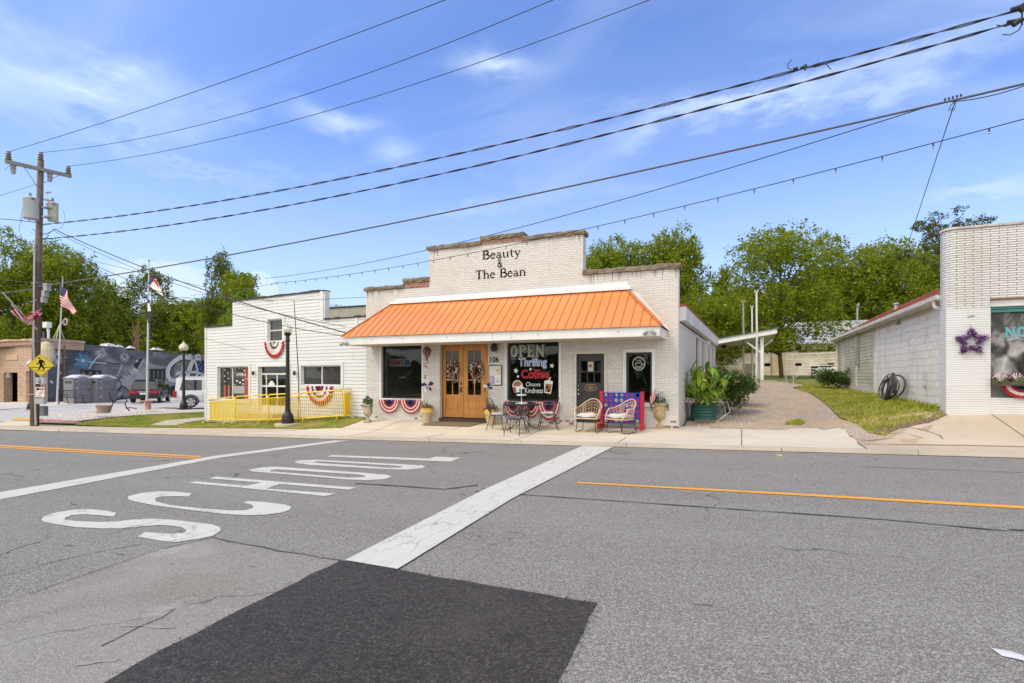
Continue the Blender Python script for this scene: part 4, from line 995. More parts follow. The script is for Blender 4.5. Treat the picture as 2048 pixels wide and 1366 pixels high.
tag(m.build('flower_display', pm('purple_flowers', (0.30, 0.05, 0.26, 1), .7, 0, .5, 20)), 'purple flower arrangement low in the left shop window', 'flowers')
# fairy lights inside
m = MB(); rnd = random.Random(8)
for q in range(16): m.sph((bX(772+q*3.6), by-.05, bZ(800, 700+4*math.sin(q*.9)+rnd.uniform(-2, 8))), .012, 4)
tag(m.build('fairy_lights', pm('small_bulb', (0.75, 0.75, 0.72, 1), .3)), 'small white bulbs strung across the top of the left window', 'string lights')
# double door
DY = YF + .20
dd = rect(884, 972, 689.5, 836, DY)
m = MB()
m.box(dD[0], dd[0], DY-.06, DY+.06, ZB, dD[3]-.001); m.box(dd[1], dD[1], DY-.06, DY+.06, ZB, dD[3]-.001); m.box(dd[0], dd[1], DY-.06, DY+.06, dd[3], dD[3]-.001)
fr_ = m.build('door_frame', M_DOORW, shop)
m = MB(); frame(m, dD, .035, YF-.02, YF-.001, False, .05); m.build('door_trim', M_CREAM, shop)
MB().box(dD[0]+.01, dD[1]-.01, YF-.10, DY-.061, .13, .215).build('threshold', pm('dark_sill', (0.05, 0.03, 0.025, 1), .6), shop)
ZD0, ZD1 = 0.235, dd[3]-.01
xm = (dd[0]+dd[1])/2
def leaf(x0, x1, hside):
    m = MB(); st = .155; y0, y1 = DY-.025, DY+.02
    gx0, gx1 = x0+st, x1-st; gz0 = ZD0 + (ZD1-ZD0)*.315; gz1 = ZD1-.17
    m.box(x0, gx0, y0, y1, ZD0, ZD1); m.box(gx1, x1, y0, y1, ZD0, ZD1)
    m.box(gx0, gx1, y0, y1, gz1, ZD1); m.box(gx0, gx1, y0, y1, ZD0, ZD0+.22); m.box(gx0, gx1, y0, y1, gz0-.12, gz0)
    m.box(gx0, gx1, y0+.018, y1-.01, ZD0+.22, gz0-.12)
    m.bev(gx0+.05, gx1-.05, y0+.004, y0+.017, ZD0+.27, gz0-.17, .006)
    cx = (gx0+gx1)/2
    m.box(cx-.014, cx+.014, y0+.006, y1-.006, gz0, gz1)
    for q in (1/3, 2/3):
        z = gz0+(gz1-gz0)*q; m.box(gx0, cx-.0145, y0+.006, y1-.006, z-.014, z+.014); m.box(cx+.0145, gx1, y0+.006, y1-.006, z-.014, z+.014)
    lf = m.build('double_door_leaf', M_DOORW, shop)
    MB().box(gx0, gx1, DY-.004, DY+.004, gz0, gz1).build('glass', M_GLASS, lf)
    return lf
l1 = leaf(dd[0]+.005, xm-.006, 1); l2 = leaf(xm+.006, dd[1]-.005, -1)
m = MB(); m.box(xm-.095, xm-.045, DY-.05, DY-.026, 1.03, 1.20); m.bev(xm-.10, xm-.04, DY-.045, DY-.026, 1.27, 1.34, .006); m.tube([(xm-.07, DY-.05, 1.09), (xm-.07, DY-.09, 1.09), (xm-.16, DY-.09, 1.09)], .010, 6)
m.build('handle', M_BLKFR, l1)
for lf in (l1, l2):
    pass
# black side door
m = MB(); frame(m, (d2[0]+.07, d2[1]-.03, ZB, d2[3]-.08), .07, YF-.03, YF-.001, False, .08); m.build('door_trim', M_CREAM, shop)
r = (d2[0]+.07, d2[1]-.03, .22, d2[3]-.08)
m = MB(); m.box(d2[0], r[0], YF+.0, YF+.1, ZB, d2[3]); m.box(r[1], d2[1], YF+0, YF+.1, ZB, d2[3]); m.box(r[0], r[1], YF+0, YF+.1, r[3], d2[3]); m.box(r[0], r[1], YF-.04, YF+.1, .12, .215); m.build('door_frame', M_CREAM, shop)
M_BDOOR = pm('black_painted_door', (0.028, 0.028, 0.030, 1), .45, 0, .2, 6)
m = MB(); y0, y1 = YF+.06, YF+.10; st = .12; a, b, c, d = r
gz0, gz1 = d-.82, d-.2
m.box(a, a+st, y0, y1, c, d); m.box(b-st, b, y0, y1, c, d); m.box(a+st, b-st, y0, y1, gz1, d); m.box(a+st, b-st, y0, y1, gz0-.30, gz0)
m.box(a+st, b-st, y0, y1, c, c+.25); m.box(a+st, b-st, y0+.02, y1, c+.25, gz0-.3); cx = (a+b)/2; m.box(cx-.05, cx+.05, y0, y0+.019, c+.25, gz0-.3)
for q in (1/3, 2/3):
    x = a+st+(b-a-2*st)*q; m.box(x-.013, x+.013, y0+.004, y1-.004, gz0, gz1)
z = (gz0+gz1)/2
for q in range(3):
    u0 = a+st+(b-a-2*st)*q/3 + (.0135 if q else 0); u1 = a+st+(b-a-2*st)*(q+1)/3 - (.0135 if q < 2 else 0); m.box(u0, u1, y0+.004, y1-.004, z-.013, z+.013)
bd = m.build('side_door', M_BDOOR, shop)
MB().box(a+st, b-st, YF+.078, YF+.084, gz0, gz1).build('glass', M_GLASS, bd)
for zz_, rr_ in ((1.02, .032), (1.14, .028), (1.26, .02)): m = MB(); m.sph((a+.055, y0-.03, zz_), rr_, 6); m.build('door_knob', pm('chrome', (0.6, 0.6, 0.58, 1), .2, .9), bd)
m = MB(); cz = gz0-.14; E = [(cx+.17*math.cos(R(t_)), y0-.006, cz+.095*math.sin(R(t_))) for t_ in range(0, 360, 15)]
m.tube(E, .006, 4, closed=True)
for q, tx in enumerate(('OPEN', 'THE BEAN', 'SHOP')): pass
for q, (tx, wd_) in enumerate((('UNIT 1', .11), ('THE BACK ROOM', .24), ('SERVICE', .12))):
    text_on(m, tx, lambda u, z: (u, y0-.004, z), cx-wd_/2, cz+.03-q*.043, .026, wd_, .03)
m.build('oval_door_plate', pm('brass_lettering', (0.62, 0.36, 0.12, 1), .4), bd)
m = MB(); m.box(cx-.10, cx+.07, YF+.071, YF+.073, gz1-.30, gz1-.02); m.mi = 1; fan_poly(m, star_pts(cx-.01, gz1-.14, .07), lambda a_, b_: (a_, YF+.069, b_)); m.mi = 0
m.box(cx+.14, cx+.30, YF+.3, YF+.302, gz1-.34, gz1-.04)
tag(m.build('door_window_notice', [pm('paper', (0.55, 0.50, 0.42, 1), .8), pm('rust_star', (0.2, 0.06, 0.03, 1), .8)]), 'paper notice with a brown star behind the black door panes', 'notice')
# light, number, board
m = MB(); lx, lz = X(991), Z(991, 697.5); m.lathe([(.03, .17), (.09, .10), (.105, 0), (.095, -.06), (.085, -.09)], (lx, YF-.11, lz), 16); m.mi = 1; m.lathe([(.001, -.145), (.05, -.13), (.075, -.092)], (lx, YF-.11, lz), 14); m.mi = 0
m.cyl((lx, YF-.11, lz+.16), (lx, YF-.11, lz+.2), .02); m.box(lx-.04, lx+.04, YF-.11, YF-.001, lz+.18, lz+.22)
m.build('wall_light', [M_BLKFR, pm('frosted_glass', (0.5, 0.5, 0.48, 1), .3)], shop, smooth=False)
m = MB(); text_on(m, '106', lambda u, z: (u, YF-.012, z), X(981), Z(979, 725), Z(979, 713)-Z(979, 725), X(998)-X(981), .02); m.build('house_number', M_BLACKLET, shop)
m = MB(); r = rect(978, 1004.5, 730.5, 771)
m.box(r[0], r[1], YF-.03, YF-.004, r[2], r[3]); m.mi = 1; q = shrink(r, .025); m.box(q[0], q[1], YF-.034, YF-.031, q[2], q[3])
def onb(x0, x1, z0, z1, mi, lay=0): m.mi = mi; W_ = q[1]-q[0]; H_ = q[3]-q[2]; m.box(q[0]+W_*x0, q[0]+W_*x1, YF-.037-lay, YF-.035-lay, q[2]+H_*z0, q[2]+H_*z1)
onb(.04, .45, .04, .45, 2); onb(.08, .41, .30, .36, 3, .003); onb(.08, .35, .18, .24, 3, .003); onb(.5, .95, .04, .46, 4); onb(.58, .85, .14, .17, 5, .003); onb(.6, .9, .22, .24, 5, .003); onb(.68, .74, .28, .40, 5, .003); onb(.5, .95, .54, .95, 6); onb(.56, .8, .72, .82, 7, .003); onb(.72, .9, .60, .66, 7, .003)
tag(m.build('notice_board', [M_BLKFR, pm('board_white', (0.62, 0.62, 0.6, 1), .6), pm('lilac_card', (0.42, 0.26, 0.42, 1), .7), pm('pale_pink', (.65, .5, .6, 1), .7), pm('card_white', (0.72, 0.72, 0.72, 1), .7), pm('ink', (0.1, 0.1, 0.15, 1), .7), pm('cream_card', (0.68, 0.62, 0.45, 1), .7), pm('gold_card', (0.55, 0.36, 0.12, 1), .7)]), 'black framed notice board with pinned cards beside the double doors', 'notice board')
# ---- things on the front of the shop
def door_wreath(px, py, seed, label):
    c = onY(px, py, DY-.09); rnd = random.Random(seed); m = MB()
    t_ = thing('door_wreath', label, 'wreath', tuple(c), 0, 'floral wreaths on the double doors')
    m.tube([(.15*math.cos(R(a)), 0, .17*math.sin(R(a))) for a in range(0, 360, 20)], .035, 6, closed=True); m.build('ring', pm('twig', (0.07, 0.05, 0.02, 1), .9), t_, False)
    m = MB()
    for i in range(330):
        a = rnd.uniform(0, 2*math.pi); rr = rnd.gauss(.17, .045); p = Vector((rr*math.cos(a), rnd.uniform(-.07, .02), rr*1.15*math.sin(a)-(abs(rnd.gauss(0, .10)) if math.sin(a) < -.3 else 0)))
        u = Vector((rnd.uniform(-1, 1), rnd.uniform(-.5, .5), rnd.uniform(-1, 1))).normalized()*rnd.uniform(.02, .055); v = u.cross(Vector((0, 1, rnd.uniform(-.5, .5)))).normalized()*.012
        m.mi = rnd.choice([0, 0, 0, 1, 1, 2, 2]); m.add([p-u, p+v, p+u, p-v], [(0, 1, 2, 3)])
    m.build('foliage', [pm('leaf_green', (0.05, 0.10, 0.03, 1), .7), pm('wine_petals', (0.26, 0.015, 0.04, 1), .7), pm('pale_petals', (0.62, 0.52, 0.48, 1), .7)], t_, False)
    m = MB()
    for i in range(6):
        a = rnd.uniform(0, 2*math.pi); p = Vector((.16*math.cos(a), -.07, .19*math.sin(a)))
        for k_ in range(9): m.mi = i % 2; q_ = p+Vector((rnd.uniform(-.03, .03), rnd.uniform(-.02, 0), rnd.uniform(-.03, .03))); m.sph(q_, .018, 3)
    m.build('blossoms', [pm('cream_petals', (0.68, 0.58, 0.5, 1), .7), pm('wine_petals', (0, 0, 0, 1))], t_, False)
    return t_
door_wreath(906.5, 739, 1, 'wreath of red and cream flowers on the left wooden door leaf')
door_wreath(953.5, 739, 2, 'wreath of red and cream flowers on the right wooden door leaf')
def mat_quad():
    p = [onY(880, 836.5, YF-.03), onY(971, 839, YF-.03)]
    m = MB(); a = G(841, 851.5); b = G(939, 854.5)
    pts = [(p[0].x+.02, YF-.05), (p[1].x-.02, YF-.05), (b.x, b.y), (a.x, a.y)]
    o = sheet('door_mat', pts, pm('brown_coir', (0.24, 0.155, 0.09, 1), .95, 0, .2, 30, .5, 200), 0.028, .4, None, None, None); tag(o, 'large brown door mat before the wooden double doors', 'mat')
mat_quad()
RINGS = [(.30, 2), (.42, 0), (.56, 2) , (.64, 0), (.80, 1), (1.0, 0)]
def bunt(name, label, px0, px1, py0, py1, rings, mats, y=YF-.06, pleats=16, group=None, depth=.05):
    x0, x1 = X(px0, y), X(px1, y); z1 = Z((px0+px1)/2, py0, y); z0 = Z((px0+px1)/2, py1, y); m = MB()
    cloth_bunting(m, (x0+x1)/2, z1, y, x1-x0, z1-z0, rings, pleats, depth)
    m.tube([(x0, y-.01, z1), (x1, y-.01, z1)], .006, 4)
    o = m.build(name, mats); return tag(o, label, 'bunting', group)
RW = [(.20, 2), (.42, 2), (.56, 0), (.66, 1), (.78, 0), (.90, 1), (1.0, 0)]
bunt('fan_bunting', 'left flag bunting fan with blue centre below the left window', 759, 799.5, 799.5, 826, RW, [M_RED, M_WCL, M_BLUE], group='bunting fans under the shop windows')
bunt('fan_bunting', 'right flag bunting fan with blue centre below the left window', 801, 843, 799.5, 827.5, RW, [M_RED, M_WCL, M_BLUE], group='bunting fans under the shop windows')
bunt('fan_bunting', 'flag bunting fan behind the bistro table, left of three', 1008, 1046, 804, 836, RW, [M_RED, M_WCL, M_BLUE], group='bunting fans under the shop windows')
bunt('fan_bunting', 'flag bunting fan behind the bistro table, middle of three', 1046, 1080, 804, 836, RW, [M_RED, M_WCL, M_BLUE], group='bunting fans under the shop windows')
bunt('fan_bunting', 'widest flag bunting fan with striped edge hanging right of the bistro table', 1076, 1120, 804, 840, RW, [M_RED, M_WCL, M_BLUE], group='bunting fans under the shop windows')
m = MB(); rnd = random.Random(12)
for i in range(150):
    p = Vector((X(1010, YF-.1)+rnd.uniform(0, .12), YF-.1+rnd.uniform(-.05, .03), Z(1012, 803, YF-.1)+rnd.uniform(-.22, .03))); u = Vector((rnd.uniform(-1, 1), rnd.uniform(-1, 1), rnd.uniform(-1, 1))).normalized()*.04
    m.mi = rnd.randint(0, 1); m.add([p-u, p+Vector((.01, 0, .006)), p+u, p-Vector((.01, 0, .006))], [(0, 1, 2, 3)])
tag(m.build('tinsel_garland', [M_RED, M_WCL]), 'red and white tinsel tuft at the lower left corner of the lettered window', 'garland')
# hanging hot-air-balloon ornament with spiral
c = onY(854, 703, YF-.3)
bt = thing('balloon_spinner', 'dark red metal balloon ornament with curling tail hanging left of the doors', 'ornament', tuple(c))
m = MB(); m.lathe([(.001, .16), (.07, .14), (.13, .06), (.135, 0), (.10, -.09), (.04, -.19), (.025, -.24)], (0, 0, 0), 16); m.build('balloon', pm('maroon_metal', (0.10, 0.03, 0.03, 1), .4, .3), bt, False, True)
m = MB()
for a in range(0, 360, 45): m.tube([((r_+.004)*math.cos(R(a)+z_*3), (r_+.004)*math.sin(R(a)+z_*3), z_) for r_, z_ in ((.02, .158), (.07, .14), (.13, .06), (.135, 0), (.10, -.09), (.04, -.19))], .006, 4)
m.build('bands', pm('pale_band', (0.55, 0.38, 0.35, 1), .5), bt, False)
m = MB(); m.lathe([(.025, -.29), (.03, -.25), (.03, -.24)], (0, 0, 0), 8); m.cyl((0, 0, .15), (0, 0, ZE-.25-c.z), .003, .003, 4); m.build('basket', M_BLKFR, bt, False)
m = MB(); P = []
for i in range(60):
    a = i*.35; P.append(Vector((-.03+.05*math.sin(a*.9), .05*math.cos(a*.9), -.3-i*.0095)))
for i in range(59): m.mi = [0, 0, 1, 1, 2][i//12 % 5]; m.quad(P[i]+Vector((0, 0, .018)), P[i+1]+Vector((0, 0, .018)), P[i+1]-Vector((0, 0, .018)), P[i]-Vector((0, 0, .018)))
m.build('curling_tail', [M_RED, M_WCL, M_BLUE], bt, False)
# ================================================================== planters, furniture, games in front of the shop
M_URN = stone('cast_stone', (0.42, 0.30, 0.15, 1), (0.58, 0.45, 0.26, 1), 4)
M_URNW = stone('weathered_cast_stone', (0.30, 0.24, 0.15, 1), (0.52, 0.45, 0.33, 1), 5)
M_LEAF1 = pm('planter_leaves', (0.15, 0.26, 0.05, 1), .6, 0, .4, 12)
M_LEAF2 = pm('dark_leaves', (0.06, 0.12, 0.03, 1), .6, 0, .4, 12)
M_TIN = pm('silver_tinsel', (0.68, 0.62, 0.64, 1), .4, .1, .3, 15)
def leaf_burst(m, n, r, h, rnd, size=.05, zb=0.0, mis=(0,), droop=.0):
    for i in range(n):
        a = rnd.uniform(0, 2*math.pi); rr = r*math.sqrt(rnd.random()); z = zb + h*rnd.random()*(1-.5*rr/r) - droop*(rr/r)**2
        p = Vector((rr*math.cos(a), rr*math.sin(a), z)); u = Vector((math.cos(a)+rnd.uniform(-.6, .6), math.sin(a)+rnd.uniform(-.6, .6), rnd.uniform(-.3, .9))).normalized()*size*rnd.uniform(.6, 1.4)
        v = u.cross(Vector((rnd.uniform(-1, 1), rnd.uniform(-1, 1), 1))).normalized()*size*.33
        m.mi = rnd.choice(mis); m.add([p-u, p+v, p+u, p-v], [(0, 1, 2, 3)])
def urn(base, h, label, mat, seed, plume):
    t_ = thing('urn_planter', label, 'planter', tuple(base)); s = h
    m = MB(); m.bev(-.19*s, .19*s, -.19*s, .19*s, 0, .08*s, .01)
    m.lathe([(.17*s, .08*s), (.16*s, .12*s), (.08*s, .2*s), (.06*s, .26*s), (.09*s, .31*s), (.075*s, .33*s)], (0, 0, 0), 24); m.build('foot', mat, t_, False)
    m = MB(); m.lathe([(.07*s, .33*s), (.17*s, .38*s), (.23*s, .47*s), (.24*s, .56*s), (.22*s, .68*s), (.215*s, .82*s), (.24*s, .90*s)], (0, 0, 0), 48, .025, 16); m.build('bowl', mat, t_, False)
    m = MB(); m.lathe([(.24*s, .89*s), (.29*s, .92*s), (.30*s, .97*s), (.27*s, 1.0*s), (.22*s, .97*s)], (0, 0, 0), 28); m.build('rim', mat, t_, False)
    rnd = random.Random(seed); m = MB(); leaf_burst(m, 330, .26*s, .34, rnd, .05, .95*s, (0, 0, 1)); m.build('foliage', [M_LEAF1, M_LEAF2], t_, False)
    m = MB()
    for sx in (-1, 1):       # trailing strands
        for q in range(3):
            x = sx*(.27+.02*q)*s; P = [Vector((x*.8, -.05*q, .98*s)), Vector((x, -.05*q, .95*s)), Vector((x*1.03, -.05*q, .55*s+.1*q))]
            m.tube(P, .005, 4)
            for i in range(26): p = P[1].lerp(P[2], rnd.random())+Vector((rnd.uniform(-.02, .02), rnd.uniform(-.02, .02), 0)); u = Vector((rnd.uniform(-1, 1), rnd.uniform(-1, 1), rnd.uniform(-1, 0)))*.02; m.add([p-u, p+Vector((.01, 0, 0)), p+u, p-Vector((.01, 0, 0))], [(0, 1, 2, 3)])
    m.build('trailing_stems', M_LEAF2, t_, False)
    if plume:
        m = MB()
        for i in range(90):
            a = rnd.uniform(0, 6.28); e_ = rnd.uniform(.15, 1.0); r1 = .15*e_; p0 = Vector((0.02, -.06, 1.02*s)); p1 = p0+Vector((r1*math.cos(a), r1*math.sin(a)*.8, .30*(1.05-e_*.8)+.05)); p2 = p1+Vector((r1*math.cos(a)*.6, r1*math.sin(a)*.5, -.12*e_)); m.mi = rnd.choice((0, 0, 1, 2))
            m.ribbon([p0, p1, p2], .010, (0, -1, 0))
        m.build('tinsel_plume', [M_TIN, M_WCL, M_BLUE], t_, False)
    return t_
bR = G(1320, 857); uR = urn(bR, .69, 'large tan cast stone urn with silver plume at the right corner of the shop', M_URN, 5, True)
bL = G(736, 844.5); bL.y = min(bL.y, 14.6); uL = urn(bL, .60, 'grey tan cast stone urn with grasses at the left corner of the shop', M_URNW, 6, False)
m = MB(); m.tube([(-.02, -.04, .6), (-.02, -.04, .92)], .005, 4); rnd = random.Random(5)
for i in range(14): p = Vector((-.02+rnd.uniform(-.06, .06), -.05, .72+rnd.uniform(-.05, .12))); m.add([p, p+Vector((.03, 0, .05)), p+Vector((.05, 0, 0))], [(0, 1, 2)])
m.build('pick', M_BLUE, uL, False)
# flag on a stick in the right urn
p = bR + Vector((-.22, -.1, .62)); m = MB(); m.tube([p, p+Vector((.11, -.02, .45))], .006, 5)
fl = thing('stick_flag', 'small striped flag on a stick leaning out of the right urn', 'flag', tuple(p)); m.build('stick', M_BLKFR, fl)
m = MB(); a0 = p+Vector((.10, -.02, .42)); 
for i in range(7): m.mi = i % 2; m.quad(a0+Vector((-.02*i, 0, -.005-.03*i)), a0+Vector((-.02*(i+1), 0, -.005-.03*(i+1))), a0+Vector((-.02*(i+1)+.03, -.03, -.20-.03*(i+1))), a0+Vector((-.02*i+.03, -.03, -.20-.03*i)))
m.build('cloth', [M_RED, M_WCL], fl)
# ice-cream-cone pots
M_CONE = N('waffle_cone'); o_ = M_CONE.obj(); mp_ = M_CONE.n('Mapping', {'Vector': uvw(M_CONE)[0], 'Rotation': (0, 0, R(38)), 'Scale': (1, 1, 1)}).outputs[0]
wv_ = M_CONE.n('TexWave', {'Vector': mp_, 'Scale': 4.6, 'Distortion': 0.0}).outputs[1]
M_CONE = M_CONE.out(M_CONE.prin(M_CONE.ramp(wv_, [(0.3, (0.33, 0.24, 0.13, 1)), (0.6, (0.60, 0.50, 0.33, 1))]), .8, bump=wv_, bs=.5, bd=.01))
M_YRIM = pm('yellow_rim', (0.72, 0.50, 0.13, 1), .6, 0, .12)
def cone_pot(base, label, seed):
    t_ = thing('cone_pot', label, 'flower pot', tuple(base), 0, 'cone shaped pots beside the double doors')
    m = MB(); m.lathe([(.12, 0), (.125, .03), (.175, .34)], (0, 0, 0), 28); m.build('pot', M_CONE, t_, False)
    m = MB(); m.lathe([(.178, .335), (.20, .34), (.205, .46), (.215, .47), (.20, .475), (.17, .44)], (0, 0, 0), 28); m.build('rim', M_YRIM, t_, False)
    rnd = random.Random(seed); m = MB(); leaf_burst(m, 420, .23, .2, rnd, .035, .46, (0, 0, 1, 1, 2, 3), .05)
    m.build('flowers', [pm('dark_red_petals', (0.22, 0.02, 0.03, 1), .7), pm('olive_leaves', (0.16, 0.17, 0.04, 1), .7), pm('rust_petals', (0.40, 0.16, 0.03, 1), .7), pm('pale_petals', (0, 0, 0, 1))], t_, False); return t_
def pot_at(px, py): p = onY(px, py, 14.68); return Vector((p.x, 14.68, H(p.x, 14.68)+.008))
c1 = cone_pot(pot_at(854, 839), 'waffle cone pot with yellow rim and red flowers left of the double doors', 3)
c2 = cone_pot(pot_at(982, 845), 'waffle cone pot with yellow rim and red flowers right of the double doors', 4)
def pinwheel(px, py, base, label, sz, ang, stars=True):
    c = onY(px, py, base.y-.02); t_ = thing('pinwheel', label, 'pinwheel', (base.x, base.y-.02, base.z+.35), 0, 'patriotic pinwheels in the cone pots')
    m = MB(); m.tube([(base.x+.02, base.y-.02, base.z+.36), (c.x, c.y, c.z)], .006, 5); m.build('stem', M_GALV, t_)
    m = MB()
    for i in range(5):
        a = R(ang+72*i); u = Vector((math.cos(a), 0, math.sin(a))); v = Vector((-math.sin(a), 0, math.cos(a))); m.mi = i % 2
        m.add([c, c+u*sz*.7+v*sz*.35+Vector((0, -.06, 0)), c+u*sz, c+u*sz*.6-v*sz*.22+Vector((0, .02, 0))], [(0, 1, 2, 3)])
        m.mi = 1 - m.mi; m.add([c+Vector((0, -.01, 0)), c+u*sz*.55+v*sz*.35+Vector((0, -.06, 0)), c+u*sz*.3+v*sz*.1+Vector((0, -.07, 0))], [(0, 1, 2)])
    m.build('vanes', [M_BLUE, M_WCL], t_)
pinwheel(855.5, 771, pot_at(854, 839), 'blue and white star pinwheel in the left cone pot', .24, 20)
pinwheel(976, 776, pot_at(982, 845), 'smaller red and blue pinwheel leaning from the right cone pot', .17, 70)
# bistro table and chairs
tb = G(1054, 857); tb = Vector((tb.x, 13.95, H(tb.x, 13.95)+.008))
t_ = thing('bistro_table', 'round black iron bistro table below the lettered window', 'table', tuple(tb))
m = MB(); m.lathe([(.46, .70), (.50, .705), (.50, .73), (.47, .735)], (0, 0, 0), 30)
m.build('table_top', M_IRON, t_, False)
m = MB(); m.tube([(.3*math.cos(R(a)), .3*math.sin(R(a)), .45) for a in range(0, 360, 20)], .008, 5, closed=True); m.build('brace_ring', M_IRON, t_, False)
for q in range(4):
    a = R(45+90*q); d = Vector((math.cos(a), math.sin(a), 0)); m = MB()
    m.tube([d*.40+Vector((0, 0, .70)), d*.20+Vector((0, 0, .52)), d*.10+Vector((0, 0, .36)), d*.20+Vector((0, 0, .16)), d*.42+Vector((0, 0, .05)), d*.45+Vector((0, 0, .0))], .012, 6); m.build('leg', M_IRON, t_, False)
t_ = thing('tiered_tray', 'pale tiered serving tray standing on the bistro table', 'tray', tuple(tb+Vector((-.02, 0, .737))))
for nm, z_, r_ in (('tray', 0.0, .17), ('tray', .23, .14), ('tray', .42, .09)):
    m = MB(); m.lathe([(r_*.9, z_), (r_, z_+.008), (r_, z_+.045), (r_*.97, z_+.045), (r_*.95, z_+.014), (.001, z_+.012)], (0, 0, 0), 24, cap=False); m.build(nm, pm('tray_white', (0.62, 0.64, 0.62, 1), .5), t_, False)
m = MB(); m.cyl((0, 0, .0), (0, 0, .5), .012, .012, 8); m.sph((0, 0, .52), .025, 6); m.build('post', M_WHITE, t_, False)
M_CUSH = {}
def iron_chair(x, y, rz_, label, cush, h=None):
    z = H(x, y)+.008
    t_ = thing('iron_chair', label, 'chair', (x, y, z), rz_, 'black iron chairs round the bistro table')
    for sx in (-1, 1):
        m = MB(); m.tube([(sx*.19, -.17, .43), (sx*.21, -.20, .25), (sx*.24, -.26, 0)], .010, 6); m.build('leg', M_IRON, t_, False)
        m = MB(); m.tube([(sx*.17, .17, .43), (sx*.20, .22, .22), (sx*.22, .28, 0)], .010, 6); m.build('leg', M_IRON, t_, False)
    m = MB(); m.tube([(.2*math.cos(R(a))*1.08, .2*math.sin(R(a)), .43) for a in range(0, 360, 20)], .010, 5, closed=True)
    for q in range(-3, 4): m.tube([(q*.055, -.18, .425), (q*.055, .18, .425)], .004, 4)
    m.build('seat', M_IRON, t_, False)
    m = MB(); P = [(-.2, .12, .43), (-.25, .2, .6), (-.24, .26, .8), (-.15, .3, .88), (0, .31, .90), (.15, .3, .88), (.24, .26, .8), (.25, .2, .6), (.2, .12, .43)]
    m.tube(P, .011, 6)
    for q in range(-4, 5): m.tube([(q*.045, .19-abs(q)*.01, .43), (q*.055, .30-abs(q)*.012, .87-abs(q)*.012)], .005, 4)
    for z_ in (.58, .72): m.tube([(-.24, .2+.1*(z_-.5), z_), (0, .22+.17*(z_-.43), z_), (.24, .2+.1*(z_-.5), z_)], .005, 4)
    m.build('backrest', M_IRON, t_, False)
    if cush:
        m = MB(); m.bev(-.2, .2, -.2, .17, .435, .50, .028); m.build('cushion', cush, t_, False, True)
    return t_
M_CG = pm('grey_cushion', (0.20, 0.20, 0.22, 1), .9, 0, .2, 10); M_CP = N('patterned_cushion'); nn = M_CP.noise(M_CP.obj(), 26, 3, .7, 1.5); M_CP = M_CP.out(M_CP.prin(M_CP.ramp(nn, [(.45, (0.6, 0.58, 0.56, 1)), (.55, (0.25, 0.25, 0.27, 1))]), .9))
iron_chair(tb.x-.72, tb.y-.02, R(92), 'black iron chair with patterned cushion at the left side of the bistro table', M_CP)
iron_chair(tb.x+.05, tb.y-.62, R(182), 'black iron chair with grey cushion nearest the street, back to the road', M_CG)
iron_chair(tb.x+.66, tb.y+.25, R(-65), 'black iron chair with pale cushion right of the bistro table by the wall', M_CP)
iron_chair(tb.x-.25, tb.y+.62, R(15), 'black iron chair behind the bistro table against the wall', M_CG)
# giant four-in-a-row game
gb = thing('giant_game', 'giant blue four in a row game board on red posts behind the wicker chairs', 'lawn game', tuple(Vector((onY(1243, 850, 14.68).x, 14.68, H(-2.5, 14.68)+.008))))
x0, x1 = onY(1207, 800, 14.68).x, onY(1281, 800, 14.68).x; y = 14.68; z1 = onY(1243, 785, 14.68).z; z0 = onY(1243, 846, 14.68).z
m = MB(); cols_, rows_ = 7, 6; cw = (x1-x0)/cols_; chh = (z1-z0)/rows_
cellr = min(cw, chh)*.33
for i in range(cols_):
    for j in range(rows_):
        cx, cz = x0+cw*(i+.5), z0+chh*(j+.5); n = 16
        for (yy, fl_) in ((y-.03, False), (y+.03, True)):
            ringv = [(cx+cellr*math.cos(2*math.pi*q/n), yy, cz+cellr*math.sin(2*math.pi*q/n)) for q in range(n)]
            sq = []
            for q in range(n):
                a = 2*math.pi*q/n; c_, s_ = math.cos(a), math.sin(a); k_ = 1/max(abs(c_), abs(s_)); sq.append((cx+cw/2*c_*k_, yy, cz+chh/2*s_*k_))
            m.add(ringv+sq, [((q, (q+1) % n, n+(q+1) % n, n+q) if not fl_ else (n+q, n+(q+1) % n, (q+1) % n, q)) for q in range(n)])
m.build('board', pm('royal_blue_plastic', (0.015, 0.035, 0.36, 1), .35), gb)
rnd = random.Random(2)
MR = pm('red_disc', (0.55, 0.02, 0.05, 1), .4); MY = pm('yellow_disc', (0.72, 0.60, 0.16, 1), .4); MH = pm('disc_hole', (0.08, 0.02, 0.05, 1), .6)
pat = {(1, 4): 1, (2, 4): 1, (0, 3): 1, (4, 3): 1, (5, 3): 1, (0, 1): 1, (1, 1): 1, (0, 0): 1, (2, 0): 1, (3, 0): 1, (6, 0): 1}
for i in range(cols_):
    for j in range(rows_):
        if j == 5 and i in (0, 2, 3, 6): continue
        yel = (i, j) in {(2, 4), (3, 4), (0, 3), (4, 3), (5, 3), (0, 1), (1, 1), (0, 0), (2, 0), (3, 0), (6, 0)}
        cx, cz = x0+cw*(i+.5), z0+chh*(j+.5); m = MB(); m.cyl((cx, y-.018, cz), (cx, y+.018, cz), cellr*1.12, None, 18); m.mi = 1; m.cyl((cx, y-.022, cz), (cx, y-.019, cz), cellr*.42, None, 12)
        m.build('disc', [MY if yel else MR, MH], gb)
for sx, x in ((-1, x0-.05), (1, x1+.05)):
    m = MB(); m.box(x-.045, x+.045, y-.05, y+.05, gb.location.z+.02, z1+.03); m.beam((x, y-.34, gb.location.z+.06), (x, y+.25, gb.location.z+.06), .08, .08); m.build('post', pm('red_plastic', (0.52, 0.01, 0.02, 1), .4), gb)
